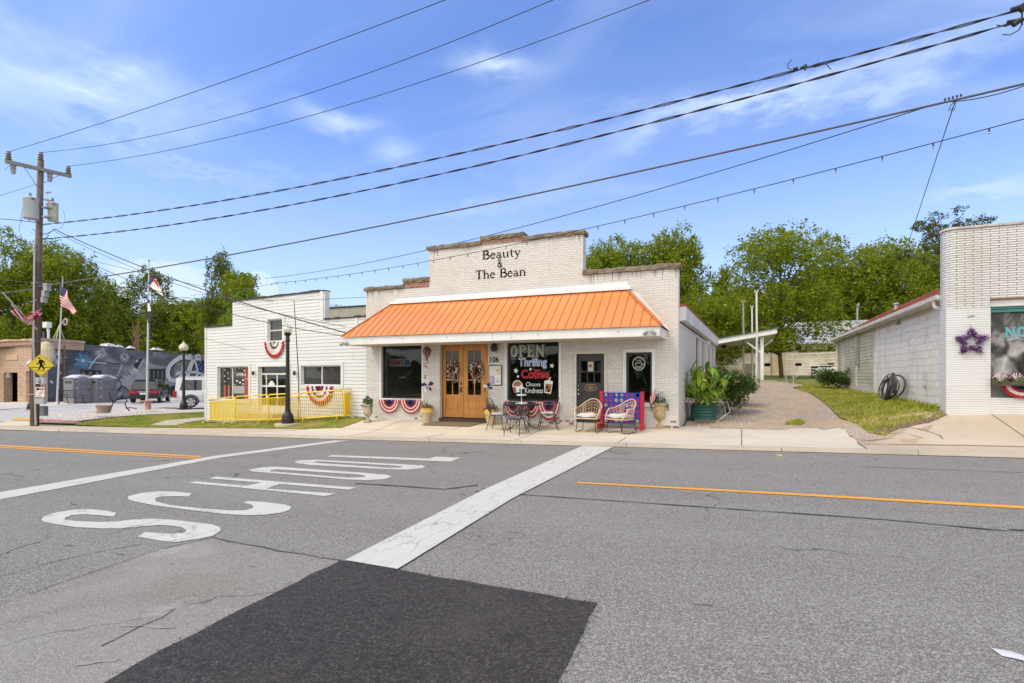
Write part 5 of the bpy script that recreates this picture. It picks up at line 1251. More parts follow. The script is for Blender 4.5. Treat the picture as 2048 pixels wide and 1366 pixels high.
m = MB(); m.cyl((x0-.12, y-.1, .0+gb.location.z), (x0-.12, y-.1, .13+gb.location.z), .04); m.mi = 1; m.cyl((x0-.12, y-.1, .131+gb.location.z), (x0-.12, y-.1, .17+gb.location.z), .12)
o = m.build('toy_stool', [pm('orange_red', (0.6, 0.08, 0.01, 1), .5), pm('orange_top', (0.72, 0.28, 0.05, 1), .5)]); tag(o, 'tiny orange round toy stool at the left foot of the game', 'stool')
# wicker chairs
M_WICK = pm('pale_wicker', (0.52, 0.33, 0.20, 1), .7, 0, .25, 20); M_WICKW = pm('wicker_edge', (0.62, 0.45, 0.32, 1), .6); M_SEATC = pm('cream_cushion', (0.58, 0.55, 0.49, 1), .95, 0, .12, 4, .3, 12)
def wicker_chair(x, y, rz_, label):
    z = H(x, y)+.008
    t_ = thing('wicker_chair', label, 'chair', (x, y, z), rz_, 'wicker armchairs before the game board')
    def shell(s, q):    # s 0..1 around the back (left arm -> back -> right arm), q 0..1 seat rim to top
        a = math.pi*(1-s); cx, cy = math.cos(a), math.sin(a)
        top = .62 + .24*(math.sin(a)**2.2 if math.sin(a) > 0 else 0); zz_ = .36 + (top-.36)*q; rx, ry = .29+.05*q, .26+.09*q
        yy = (cy**.75 if cy > 0 else 0)*ry; return Vector((cx*rx, yy-.04-(0.16*(1-cy)), zz_))
    m = MB(); nS = 26
    for i in range(nS+1):
        s = i/nS
        if i % 2 == 0: m.tube([shell(s, q/5) for q in range(6)], .0075, 5)
    m.mi = 0
    for j in range(1, 6):
        m.tube([shell(i/nS, j/6) for i in range(nS+1)], .0085 if j % 2 else .006, 5)
    for i in (5, 6, 7, 19, 20, 21): m.tube([shell(i/nS+.01, q/5) for q in range(6)], .009, 4)
    m.build('woven_back', M_WICK, t_, False)
    m = MB(); rim = [shell(0, 0)+Vector((0, -.18, 0))] + [shell(0, 1)+Vector((0, -.06, -.08))] + [shell(i/nS, 1) for i in range(nS+1)] + [shell(1, 1)+Vector((0, -.06, -.08)), shell(1, 0)+Vector((0, -.18, 0))]
    m.tube(rim, .016, 7); m.tube([shell(0, 0)+Vector((0, -.18, 0))]+[shell(i/nS, 0) for i in range(nS+1)]+[shell(1, 0)+Vector((0, -.18, 0))], .015, 7, closed=True); m.build('rim', M_WICKW, t_, False)
    m = MB(); m.box(-.26, .26, -.36, .12, .345, .365); m.build('seat', M_WICK, t_, False)
    bm = bmesh.new(); bmesh.ops.create_cube(bm, size=1); bmesh.ops.subdivide_edges(bm, edges=bm.edges[:], cuts=5, use_grid_fill=True)
    for v in bm.verts:
        c_ = v.co; e_ = (1-(2*abs(c_.x))**4)*(1-(2*abs(c_.y))**4); c_.z = c_.z*(.05+.10*e_)+.43+.012*math.sin(9*c_.x+3*c_.y); c_.x *= .50; c_.y = c_.y*.46-.12
    m = MB(); m.bm(bm); m.build('cushion', M_SEATC, t_, False, True)
    for sx in (-1, 1):
        m = MB(); m.tube([(sx*.24, -.30, .345), (sx*.27, -.36, .02), (sx*.27, -.30, .008), (sx*.27, .14, .008), (sx*.27, .2, .02), (sx*.22, .08, .345)], .010, 6); m.build('leg_frame', M_IRON, t_, False)
    return t_
a = G(1189, 857); wicker_chair(a.x, 14.15, R(-4), 'left wicker armchair with cream cushion in front of the black door')
a = G(1256, 858); wicker_chair(a.x+.02, 14.05, R(-32), 'right wicker armchair turned sideways in front of the blue game board')
# ------------------------------------------------------------------ side bed: canna in a green steel trough, hibiscus
pc = G(1403, 832); pc = Vector((-.92, 16.75, H(-.92, 16.75)))
t_ = thing('steel_trough_planter', 'dark green corrugated steel trough full of tall canna leaves beside the shop', 'planter', tuple(pc))
m = MB(); prof = []
for i in range(33): z_ = .02+.44*i/32; prof.append((.36+.014*math.sin(i*math.pi/3.2), z_))
prof.append((.385, .475)); prof.append((.34, .475)); prof.append((.33, .42))
m.lathe(prof, (0, 0, 0), 36); tr = m.build('trough', pm('green_corrugated_steel', (0.035, 0.12, 0.10, 1), .4, .3, .15, 4), t_, False, True)
M_CANNA = N('canna_leaf'); r_ = M_CANNA.n('NewGeometry').outputs['Random Per Island']
M_CANNA = M_CANNA.out(M_CANNA.prin(M_CANNA.ramp(r_, [(0, (0.12, 0.23, 0.02, 1)), (.5, (0.24, 0.38, 0.035, 1)), (1, (0.38, 0.50, 0.07, 1))]), .42, spec=.4))
def big_leaf(m, base, d, L_, w_, droop):
    d = Vector(d).normalized(); side = d.cross(Vector((0, 0, 1)))
    if side.length < .1: side = Vector((1, 0, 0))
    side.normalize(); n = 7; Pl, Pc, Pr = [], [], []
    for i in range(n+1):
        s = i/n; p = Vector(base)+d*L_*s+Vector((0, 0, -droop*s*s*L_)); ww = w_*math.sin(math.pi*min(1, (s*.93+.05)))**.8*.5; up = Vector((0, 0, .35*ww))
        Pl.append(p+side*ww+up); Pc.append(p); Pr.append(p-side*ww+up)
    vs = Pl+Pc+Pr; k_ = n+1; m.add(vs, [(i, i+1, k_+i+1, k_+i) for i in range(n)]+[(k_+i, k_+i+1, 2*k_+i+1, 2*k_+i) for i in range(n)])
rnd = random.Random(17); m = MB(); st = MB()
for q in range(95):
    a = rnd.uniform(0, 6.28); rr = rnd.uniform(.03, .34); b = Vector((rr*math.cos(a), rr*math.sin(a), .40)); top = b+Vector((math.cos(a)*.42*rnd.random()+.12, math.sin(a)*.3*rnd.random()-.05, rnd.uniform(.10, 1.0)))
    st.tube([b, top], .012, 5)
    for i in range(5):
        s = .15+.85*i/4; p = b.lerp(top, s); a2 = a+2.4*i+rnd.uniform(-.4, .4); e_ = rnd.uniform(.9, 1.9)*(0.5+.8*s); big_leaf(m, p, (math.cos(a2), math.sin(a2), e_), rnd.uniform(.30, .55), rnd.uniform(.09, .15), rnd.uniform(.15, .6))
m.build('canna_leaves', M_CANNA, t_, False, True); st.build('canna_stems', M_LEAF1, t_, False)
m = MB()
for q in range(9):
    a = rnd.uniform(0, 6.28); p = Vector((.3*math.cos(a), .3*math.sin(a), rnd.uniform(1.1, 1.5))); m.tube([p-Vector((0, 0, .3)), p], .008, 4)
    for i in range(10): v_ = p+Vector((rnd.uniform(-.03, .03), rnd.uniform(-.03, .03), rnd.uniform(-.15, .1))); u = Vector((rnd.uniform(-1, 1), rnd.uniform(-1, 1), rnd.uniform(0, 1)))*.035; m.add([v_-u, v_+Vector((.015, 0, 0)), v_+u, v_-Vector((.015, 0, 0))], [(0, 1, 2, 3)])
m.build('canna_buds', pm('dusky_red_buds', (0.30, 0.08, 0.05, 1), .7), t_, False)
m = MB()
for i in range(160):
    a = rnd.uniform(0, 6.28); cxy = Vector((-.30 if i % 3 == 0 else .22, -.30, .47)); r1 = rnd.uniform(.08, .24); m.mi = rnd.randint(0, 1)
    m.ribbon([cxy, cxy+Vector((r1*math.cos(a), r1*math.sin(a)*.6, .17)), cxy+Vector((r1*1.5*math.cos(a), r1*math.sin(a), .05))], .012, (0, -1, 0))
m.build('tinsel_plume', [pm('dusty_pink', (0.45, 0.30, 0.32, 1), .7), M_TIN], t_, False)
m = MB(); m.tube([(.42, -.3, .02), (.62, -.25, .2), (.55, -.2, .5), (.40, -.2, .42)], .012, 6); m.tube([(.45, -.35, .03), (.72, -.2, .25), (.66, -.1, .56), (.42, -.1, .46)], .012, 6)
o = m.build('garden_hoops', M_GALV, None); o.location = pc; tag(o, 'thin bent wire hoops standing right of the green trough', 'garden hoops')
m = MB(); m.bev(-.55+pc.x+.35, pc.x+.35, pc.y-.75, pc.y-.6, pc.z+.0, pc.z+.05, .015); tag(m.build('border_stone', pm('dark_slab', (0.12, 0.11, 0.1, 1), .9)), 'dark flat stone lying in the gravel before the green trough', 'stone')
m = MB(); m.lathe([(.16, 0), (.18, .22), (.18, .24), (.15, .22)], (pc.x+.42, pc.y+1.5, H(pc.x+.42, pc.y+1.5)), 18); tag(m.build('metal_tub', M_GALV), 'grey metal tub under the hibiscus bush beside the drive', 'tub')
def bush(name, label, loc, rx, ry, h, n, sz, mats, seed, cat='bush', flowers=None):
    rnd = random.Random(seed); t_ = thing(name, label, cat, tuple(loc)); m = MB()
    lob = [(Vector((rnd.uniform(-.6, .6)*rx, rnd.uniform(-.6, .6)*ry, h*rnd.uniform(.3, .85))), rnd.uniform(.3, .5)) for _ in range(12)]
    for i in range(n):
        c_, r_ = rnd.choice(lob); d = Vector((rnd.gauss(0, 1), rnd.gauss(0, 1), rnd.gauss(0, 1))).normalized()*(r_*rnd.random()**.4)
        p = c_+Vector((d.x*rx, d.y*ry, d.z*h*.6))
        if p.z < .02: p.z = .02+rnd.random()*.1
        u = Vector((rnd.uniform(-1, 1), rnd.uniform(-1, 1), rnd.uniform(-.8, .6))).normalized()*sz*rnd.uniform(.6, 1.4); v = u.cross(Vector((rnd.uniform(-1, 1), rnd.uniform(-1, 1), 1))).normalized()*sz*.45
        m.add([p-u, p+v, p+u, p-v], [(0, 1, 2, 3)])
    m.build('foliage', mats, t_, False)
    m = MB()
    for q in range(6): a = rnd.uniform(0, 6.28); m.tube([(0, 0, 0), (rx*.3*math.cos(a), ry*.3*math.sin(a), h*.4), (rx*.5*math.cos(a), ry*.5*math.sin(a), h*.8)], [.02, .013, .006], 5)
    m.build('stems', pm('bark', (0.11, 0.08, 0.055, 1), .9, 0, .3, 10), t_, False)
    if flowers:
        m = MB()
        for i in range(flowers[0]): c_, r_ = rnd.choice(lob); d = Vector((rnd.gauss(0, 1), -abs(rnd.gauss(0, 1)), rnd.gauss(0, 1))).normalized()*r_; m.sph(c_+Vector((d.x*rx, d.y*ry, d.z*h*.6)), sz*.55, 3)
        m.build('blossoms', flowers[1], t_, False)
    return t_
def leafmat(name, a, b, c_=None, tr=0.5):
    k = N(name); r = k.n('NewGeometry').outputs['Random Per Island']; o = k.obj()
    col = k.ramp(r, [(0, a), (.55, b), (1, c_ or b)]); col = k.mix(k.rng(k.noise(o, .35, 4), .35, .7, 0, .5), col, a)
    d = k.n('BsdfDiffuse', {'Color': col}).outputs[0]; t_ = k.n('BsdfTranslucent', {'Color': col}).outputs[0]; g_ = k.n('BsdfGlossy', {'Color': (.5, .5, .5, 1), 'Roughness': .5}).outputs[0]
    return k.out(k.n('MixShader', {0: .02, 1: k.n('MixShader', {0: tr, 1: d, 2: t_}).outputs[0], 2: g_}).outputs[0])
M_HIB = leafmat('bush_leaves', (0.045, 0.085, 0.018, 1), (0.10, 0.17, 0.03, 1), (0.20, 0.27, 0.06, 1))
q_ = Vector((-.30, 18.3, H(-.3, 18.3))); bush('hibiscus_bush', 'dense green bush with small pink blossoms behind the canna trough', q_, .85, .8, 1.45, 3600, .05, M_HIB, 3, 'bush', (26, pm('pink_petals', (0.5, 0.18, 0.15, 1), .7)))
q_ = Vector((-.05, 20.3, H(-.05, 20.3))); bush('side_bush', 'farther loose green bush against the shop side wall', q_, .85, .8, 1.1, 2600, .05, M_HIB, 4)
# ================================================================== right-hand building: glazed brick front
def roman(name, bw, bh):
    return brick(name, (0.72, 0.705, 0.69, 1), (0.66, 0.64, 0.62, 1), (0.19, 0.17, 0.145, 1), bw, bh, .0072, .6, .35, .25, (0.36, 0.28, 0.2, 1), 1.0, ((0.10, 0.08, 0.07, 1), 3.0, .79), smooth=.2)
FLIPU = True
M_ROMAN = roman('long_white_brick', 0.30, 0.052)
FLIPU = False
M_ROMANV = brick('painted_long_brick', (0.72, 0.72, 0.72, 1), (0.69, 0.685, 0.68, 1), (0.36, 0.34, 0.32, 1), 9.0, 0.052, .0045, .5, .4, .15, smooth=.3)
RBX = 4.33; RBY = 15.0; RZ0 = .62; RZ1 = 4.82
rb = thing('white_brick_storefront', 'long white glazed brick storefront with photo window at the right edge', 'shop', (RBX+2, RBY, .7))
wx0 = onY(1980, 700, RBY).x; wx1 = 9.5; wz0 = onY(2010, 770, RBY).z; wz1 = onY(2010, 597, RBY).z
zsplit = onY(1945, 617, RBY).z
def outl(r, xe): # plan outline with a rounded corner
    P = [(RBX, RBY+.35)]
    P += [(RBX+r-r*math.cos(R(a)), RBY+r-r*math.sin(R(a))) for a in range(0, 91, 15)]
    P += [(xe, RBY)]; return P
def curvewall(mb, xe, z0, z1):
    P = outl(.20, xe)
    for i in range(len(P)-1):
        (a, b), (c_, d) = P[i], P[i+1]; mb.quad((a, b, z0), (c_, d, z0), (c_, d, z1), (a, b, z1))
m = MB(); curvewall(m, wx0, zsplit, RZ1); 
m.quad((wx0, RBY, wz1), (14, RBY, wz1), (14, RBY, RZ1), (wx0, RBY, RZ1))
m.quad((RBX, RBY+1, RZ1), (RBX, RBY+1, zsplit), (RBX+.0, RBY+1, zsplit), (RBX, RBY+1, RZ1)) if False else None
up = m.build('upper_wall', M_ROMAN, rb)
m = MB(); m.box(RBX-.002, wx0, RBY-.035, RBY+.35, .45, zsplit-.001); m.build('corner_pier', M_ROMANV, rb)
m = MB(); m.box(RBX+.03, 14, RBY+.34, RBY+.35, 1.2, RZ1+.04); m.build('inner_wall', M_WHITE, rb)
m = MB(); P = outl(.22, 14)
for i in range(len(P)-1):
    (a, b), (c_, d) = P[i], P[i+1]; v = [Vector((a-.03, b-.03, RZ1)), Vector((c_-.03, d-.03, RZ1)), Vector((c_-.03, d-.03, RZ1+.05)), Vector((a-.03, b-.03, RZ1+.05))]; m.quad(*v); m.quad(v[3], v[2], Vector((c_+.25, d+.3, RZ1+.05)), Vector((a+.3, b+.3, RZ1+.05))); m.quad(v[1], v[0], Vector((a+.1, b+.1, RZ1)), Vector((c_+.1, d+.1, RZ1)))
m.build('parapet_cap', pm('tile_cap', (0.58, 0.54, 0.49, 1), .5, 0, .35, 4), rb)
m = MB(); m.box(wx0, 14, RBY-.02, RBY+.4, .5, wz0-.28); m.build('lower_wall', M_ROMANV, rb)
m = MB(); m.box(wx0, 14, RBY+.05, RBY+.4, wz0-.279, wz0-.02); m.box(wx0, 14, RBY-.04, RBY+.4, wz0-.40, wz0-.285) if False else None; m.build('sill_band', pm('grey_sill', (0.16, 0.15, 0.14, 1), .8), rb)
m = MB(); m.box(wx0+.001, 14, RBY+.05, RBY+.3, wz1-.16, wz1-.001); m.build('lintel_bricks', M_WHITE, rb)
m = MB(); m.box(wx0+.001, 14, RBY-.01, RBY+.049, wz1-.012, wz1+.012); m.build('rusty_lintel', pm('rust', (0.22, 0.09, 0.05, 1), .9), rb)
M_TEAL = pm('teal_frame', (0.04, 0.20, 0.19, 1), .5)
m = MB(); zt = wz1-.16; m.box(wx0+.001, 14, RBY+.08, RBY+.16, zt-.06, zt-.001); m.box(wx0+.001, 14, RBY+.06, RBY+.14, zt-.13, zt-.075); wf = m.build('display_window', M_TEAL, rb)
k = N('window_film'); o_ = k.obj(); v_ = k.n('Mapping', {'Vector': o_, 'Scale': (1.6, 1, 1.1)}).outputs[0]
nz = k.noise(v_, 2.6, 5, .45, .6); M_FILM = k.out(k.prin(k.ramp(nz, [(.32, (0.006, 0.006, 0.006, 1)), (.48, (0.06, 0.058, 0.055, 1)), (.62, (0.30, 0.29, 0.28, 1)), (.75, (0.5, 0.48, 0.46, 1))]), .25))
MB().quad((wx0, RBY+.18, wz0-.02), (14, RBY+.18, wz0-.02), (14, RBY+.18, zt-.13), (wx0, RBY+.18, zt-.13)).build('photo_film', M_FILM, wf)
yy = RBY+.172
m = MB(); hN = onY(2020, 653, yy).z-onY(2020, 672.5, yy).z; xN = onY(2009, 660, yy).x
text_serif(m, 'NO', lambda x, z, l=0.0: (x, yy-l, z), xN, onY(2015, 674, yy).z, hN, 1.18, 1.35)
m.build('turquoise_lettering', pm('turquoise', (0.12, 0.40, 0.46, 1), .5), wf)
m = MB(); m.tube([(onY(2014, 683, yy).x, yy-.002, onY(2014, 683, yy).z), (onY(2030, 679, yy).x, yy-.002, onY(2030, 679, yy).z), (onY(2060, 680, yy).x, yy-.002, onY(2060, 680, yy).z)], .012, 4); m.build('film_curve', pm('grey_curve', (0.3, 0.3, 0.3, 1), .6), wf)
m = MB(); zz0 = onY(2020, 748, yy).z
text_on(m, 'NOSTALGIA', lambda u, z: (u, yy-.003, z), onY(2004, 745, yy).x, zz0, .05, 1.2, .02) if False else None
# flower box and bunting
fbz = onY(2015, 768, RBY-.12).z; fx0 = onY(1986, 760, RBY-.12).x
t_ = thing('window_box', 'flower box with red tinsel sprays under the photo window at the right edge', 'flower box', (fx0+1, RBY-.12, fbz))
m = MB(); m.box(fx0, fx0+3, RBY-.2, RBY-.04, fbz-.04, fbz+.05); m.build('box', pm('dark_wood', (0.08, 0.06, 0.04, 1), .8), t_)
rnd = random.Random(31); m = MB()
for i in range(900):
    p = Vector((fx0+rnd.uniform(0, 3), RBY-.12+rnd.uniform(-.1, .08), fbz+rnd.uniform(0, .13))); u = Vector((rnd.uniform(-1, 1), rnd.uniform(-1, 1), rnd.uniform(-.5, 1)))*.028; m.mi = rnd.choice((0, 0, 1)); m.add([p-u, p+Vector((.014, 0, .005)), p+u, p-Vector((.014, 0, .005))], [(0, 1, 2, 3)])
m.build('greenery', [M_LEAF2, M_LEAF1], t_)
m = MB()
for px in (2001, 2034, 2062, 2090):
    b = onY(px, 764, RBY-.12)
    for i in range(26): a = rnd.uniform(-1.2, 1.2); m.mi = rnd.randint(0, 1); m.ribbon([b, b+Vector((math.sin(a)*.12, rnd.uniform(-.04, .04), .17*math.cos(a)+.03)), b+Vector((math.sin(a)*.2, 0, .12*math.cos(a)))], .010, (0, -1, 0))
m.build('tinsel_sprays', [pm('wine_tinsel', (0.3, 0.04, 0.08, 1), .5), M_WCL], t_)
m = MB(); cx = onY(2050, 770, RBY-.1).x; cz = onY(2050, 769, RBY-.06).z
cloth_bunting(m, cx, cz, RBY-.05, onY(2097, 770, RBY-.05).x-onY(2003, 770, RBY-.05).x, .30, [(.42, 2), (.60, 0), (.80, 1), (1.0, 0)], 14, .04)
tag(m.build('fan_bunting', [M_RED, M_WCL, M_BLUE]), 'large flag bunting fan below the flower box at the right edge', 'bunting', 'bunting on the right-hand storefront')
# purple star wreath
c = onY(1943, 683, RBY-.07); sw_ = thing('star_wreath', 'purple and silver tinsel star hanging on the white brick pier', 'wreath', tuple(c))
rnd = random.Random(8); m = MB(); SP = [Vector((.30*math.cos(R(90+72*i)) , 0, .30*math.sin(R(90+72*i)))) for i in range(5)]; IN = [Vector((.135*math.cos(R(126+72*i)), 0, .135*math.sin(R(126+72*i)))) for i in range(5)]
segs = []
for i in range(5): segs += [(SP[i], IN[i]), (IN[i], SP[(i+1) % 5])]
for i in range(1500):
    a, b = rnd.choice(segs); p = a.lerp(b, rnd.random())*rnd.uniform(.8, 1.0)+Vector((rnd.gauss(0, .02), rnd.uniform(-.06, .03), rnd.gauss(0, .02))); u = Vector((rnd.uniform(-1, 1), rnd.uniform(-1, 1), rnd.uniform(-1, 1))).normalized()*.028; v = u.orthogonal().normalized()*.006
    m.mi = rnd.choice((0, 0, 1, 2)); m.add([p-u-v, p-u+v, p+u+v, p+u-v], [(0, 1, 2, 3)])
m.build('tinsel', [pm('purple_tinsel', (0.22, 0.06, 0.28, 1), .4, .2), pm('lilac_tinsel', (0.5, 0.35, 0.55, 1), .4, .2), pm('deep_purple', (0.08, 0.02, 0.10, 1), .4)], sw_, False)
m = MB(); m.tube([SP[0], IN[0], SP[1], IN[1], SP[2], IN[2], SP[3], IN[3], SP[4], IN[4]], .012, 5, closed=True); m.tube([(0, .03, .28), (0, .03, .38)], .003, 4); m.build('frame', M_BLKFR, sw_, False)
m = MB(); p = onY(1943, 632, RBY-.04); m.beam(p+Vector((-.07, 0, -.02)), p+Vector((.05, 0, .02)), .02, .03); m.build('wall_bracket', M_GALV, rb)
# ================================================================== block side wing and shed with red roof
M_BLOCK = N('painted_stone_block')
k = M_BLOCK; v, o_, sx_ = uvw(k); dn = k.vm('SCALE', k.n('TexNoise', {'Vector': o_, 'Scale': 1.6, 'Detail': 5.0}).outputs[1], sc=.16).outputs[0]; v2 = k.vm('ADD', v, dn).outputs[0]
b_ = k.n('TexBrick', {'Vector': v2, 'Color1': (.88, .83, .76, 1), 'Color2': (.84, .78, .70, 1), 'Mortar': (.76, .70, .62, 1), 'Scale': 1.0, 'Mortar Size': .012, 'Mortar Smooth': .3, 'Brick Width': .42, 'Row Height': .2})
cr_ = k.n('TexVoronoi', {'Vector': v2, 'Scale': 4.0}, feature='DISTANCE_TO_EDGE').outputs[0]
col = k.mix(k.rng(cr_, 0.0, .03, .35, 0), b_.outputs[0], (.3, .26, .22, 1)); col = k.mix(k.rng(k.noise(o_, 1.3, 7, .7), .48, .72, 0, .5), col, (.50, .40, .27, 1))
gd = k.rng(sx_.outputs[2], 2.2, 2.9, 0, 1)
hgt = k.math('ADD', k.math('MULTIPLY', k.noise(o_, 9, 6, .7), .8), k.math('MULTIPLY', b_.outputs[1], -.8)); M_BLOCK = k.out(k.prin(col, .8, bump=hgt, bs=.9, bd=.03))
wing = thing('block_side_wing', 'white painted stone block wing under a rusty red roof behind the storefront', 'building', (4.6, 20, .9))
WX = 4.62; WY0 = RBY+.36; WY1 = 23.3; SY1 = 31.0; ez = 3.42
oy = lambda px, py: onX(px, py, WX)
vent = (oy(1802, 645).y, oy(1793, 645).y, oy(1797, 650).z, oy(1797, 639).z)
low = (oy(1852, 775).y, oy(1846, 775).y, oy(1849, 781).z, oy(1849, 771).z)
putW = lambda u, d, z: (WX+d, u, z)
m = MB(); wall_open(m, WY0, WY1, [(WY0, WY1, .4, ez)], [(min(vent[:2]), max(vent[:2]), vent[2], vent[3]), (min(low[:2]), max(low[:2]), low[2], low[3])], putW, 0, .3)
for f in range(len(m.f)): m.f[f] = tuple(reversed(m.f[f]))
m.build('block_wall', M_BLOCK, wing)
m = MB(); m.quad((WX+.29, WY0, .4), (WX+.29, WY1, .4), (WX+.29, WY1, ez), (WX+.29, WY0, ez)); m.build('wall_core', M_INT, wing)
M_CLAP = N('yellowed_clapboard'); k = M_CLAP; v, o_, sx_ = uvw(k); saw = k.math('FRACT', k.math('MULTIPLY', sx_.outputs[2], 1/.13)); 
col = k.ramp(k.noise(o_, 1.0, 6, .7, .4), [(.3, (.56, .50, .36, 1)), (.7, (.70, .66, .54, 1))]); col = k.mix(k.rng(k.noise(k.n('Mapping', {'Vector': o_, 'Scale': (1, .6, 2.5)}).outputs[0], 1.6, 6, .75), .52, .7, 0, .7), col, (.30, .30, .13, 1))
col = k.mix(k.math('GREATER_THAN', saw, .88), col, (.16, .14, .1, 1)); M_CLAP = k.out(k.prin(col, .75, bump=saw, bs=.8, bd=.02))
m = MB(); m.box(WX+.02, WX+.3, WY1+.001, SY1, 1.15, ez); m.build('clapboard_wall', M_CLAP, wing)
m = MB(); m.box(WX-.02, WX+.3, WY1+.001, SY1+.02, .5, 1.15); m.build('shed_footing', M_CREAM, wing)
m = MB(); m.box(WX+.02, 8.0, SY1, SY1+.1, .5, ez+.1); m.build('shed_end_wall', M_CLAP, wing)
for py_ in (WY1, 26.6, 29.6, SY1-.05):
    m = MB(); m.box(WX-.03, WX+.019, py_-.07, py_+.07, .9, ez-.02); m.build('corner_board', M_CREAM, wing)
M_RUST = N('rusty_red_roofing'); k = M_RUST; o_ = k.obj(); st = k.n('Mapping', {'Vector': o_, 'Scale': (.5, 6, .5)}).outputs[0]
col = k.ramp(k.noise(st, 1.0, 6, .7), [(.3, (.14, .04, .028, 1)), (.52, (.25, .065, .045, 1)), (.70, (.50, .24, .18, 1))]); col = k.mix(k.rng(k.noise(o_, .7, 5, .7), .5, .7, 0, .5), col, (.16, .07, .05, 1)); M_RUST = k.out(k.prin(col, .55, .2, bump=k.noise(st, 2, 3), bs=.3, bd=.02))
rz_e, rz_r = ez+.02, 4.46
m = MB(); m.prism([(WX-.22, WY0+.0, rz_e), (6.2, WY0+.0, rz_r), (6.2, WY0, rz_r-.05), (WX-.22, WY0, rz_e-.05)], (0, SY1+.3-WY0, 0)); m.add([(6.2, WY0, rz_r), (8.4, WY0, rz_e), (8.4, SY1+.3, rz_e), (6.2, SY1+.3, rz_r)], [(0, 1, 2, 3)]); rf = m.build('roof', M_RUST, wing)
m = MB(); m.add([(WX+.02, SY1+.05, ez-.1), (8.1, SY1+.05, ez-.1), (6.2, SY1+.05, rz_r-.06)], [(0, 1, 2)]); m.build('gable', M_CLAP, wing)
m = MB()
for i in range(20): yq = WY0+.4+i*.76; m.beam((WX-.2, yq, rz_e+.012), (6.2, yq, rz_r+.012), .03, .02)
m.build('roof_ribs', M_RUST, rf)
m = MB(); m.prism([(WX-.24, WY0, ez-.02), (WX-.36, WY0, ez+.0), (WX-.36, WY0, ez-.10), (WX-.26, WY0, ez-.13)], (0, SY1+.2-WY0, 0)); m.box(WX-.235, WX-.21, WY0, SY1+.3, ez-.16, ez-.04); m.build('gutter', M_CREAM, wing)
m = MB(); m.tube([(WX-.3, WY0+.35, ez-.12), (WX-.3, WY0+.3, ez-.25), (WX-.06, WY0+.15, ez-.42), (WX-.05, WY0+.1, ez-.6)], .05, 10); m.build('downspout', M_CREAM, wing); m = MB(); m.tube([(WX-.3, SY1-.3, ez-.12), (WX-.1, SY1-.35, ez-.4), (WX-.08, SY1-.35, 1.0), (WX-.3, SY1-.5, .95)], .04, 8); m.build('downspout', M_CREAM, wing)
m = MB(); a = oy(1717, 700); m.box(WX-.10, WX, a.y-.14, a.y+.14, onX(1717, 732, WX).z, onX(1717, 719, WX).z); m.cyl((WX-.04, a.y, onX(1717, 719, WX).z), (WX-.04, a.y, ez+1.0), .03, .03, 8); m.box(WX-.09, WX, a.y-.1, a.y+.1, onX(1717, 716, WX).z, onX(1717, 696, WX).z)
m.tube([(WX-.04, a.y, ez+1.0), (WX-.04, a.y-.15, ez+1.1), (WX-.05, a.y-.25, ez+1.0)], .04, 6); m.build('electric_mast', M_GALV, wing)
m = MB(); a = onX(1792, 612, WX+.9); m.cyl((a.x, a.y, a.z-.3), (a.x, a.y, a.z+.05), .07, .07, 8); m.cyl((a.x, a.y, a.z+.06), (a.x, a.y, a.z+.12), .11, .11, 10); m.build('vent_pipe', M_GALV, rf)
m = MB(); a = onX(1792, 812, WX); m.box(WX-.05, WX+.01, a.y-.1, a.y+.1, H(4.6, a.y), onX(1788, 768, WX).z); m.build('rusty_plate', pm('rusty_iron', (0.10, 0.065, 0.05, 1), .9, .2, .4, 8), wing)
# coil of black cable leaning on the wing
t_ = thing('cable_coil', 'coil of thick dark cable leaning against the white block wall', 'cable', (4.32, 19.7, H(4.32, 19.7)))
rnd = random.Random(9); m = MB(); 
for q in range(14):
    rx, rz_ = rnd.uniform(.55, .8), rnd.uniform(.33, .43); off = rnd.uniform(-.10, .10); tl = rnd.uniform(-.06, .06); P = []
    for i in range(28): an = 2*math.pi*i/28; yy_ = rx*math.cos(an); zz_ = rz_+rz_*math.sin(an)*.98+.02; P.append((-.10-.0+.22*(zz_/1.5)+off*1.2+tl*3*math.cos(an), yy_-zz_*.5+off, zz_))
    m.tube(P, .016, 5, closed=True)
m.build('coil', pm('dark_cable', (0.10, 0.095, 0.09, 1), .6, 0, .4, 10), t_, False)
m = MB(); m.tube([(.1, .5, 0), (.1, .62, .5), (.08, .75, .75), (.12, .9, .4), (.1, 1.0, 0)], .016, 5); m.build('loose_end', M_BLKFR, t_, False)
# weeds along the wall
m = MB(); rnd = random.Random(66)
def weed(x, y, n, s):
    for i in range(n): p = Vector((x+rnd.gauss(0, s), y+rnd.gauss(0, s*2), H(x, y)+.02)); u = Vector((rnd.uniform(-.5, .5), rnd.uniform(-.5, .5), 1))*rnd.uniform(.05, .16); m.add([p-Vector((.012, 0, 0)), p+Vector((.012, 0, 0)), p+u], [(0, 1, 2)])
for yq in np.arange(15.7, 23, .55): weed(4.42, float(yq), 26, .08)
tag(m.build('wall_weeds', M_BLADE), 'weeds growing along the foot of the block wall', 'weeds', kind='stuff')
q_ = Vector((4.2, 28.2, H(4.2, 28.2))); bush('shed_bush', 'low dark green bush at the far corner of the clapboard shed', q_, 1.2, 1.6, .95, 3000, .06, M_HIB, 14)
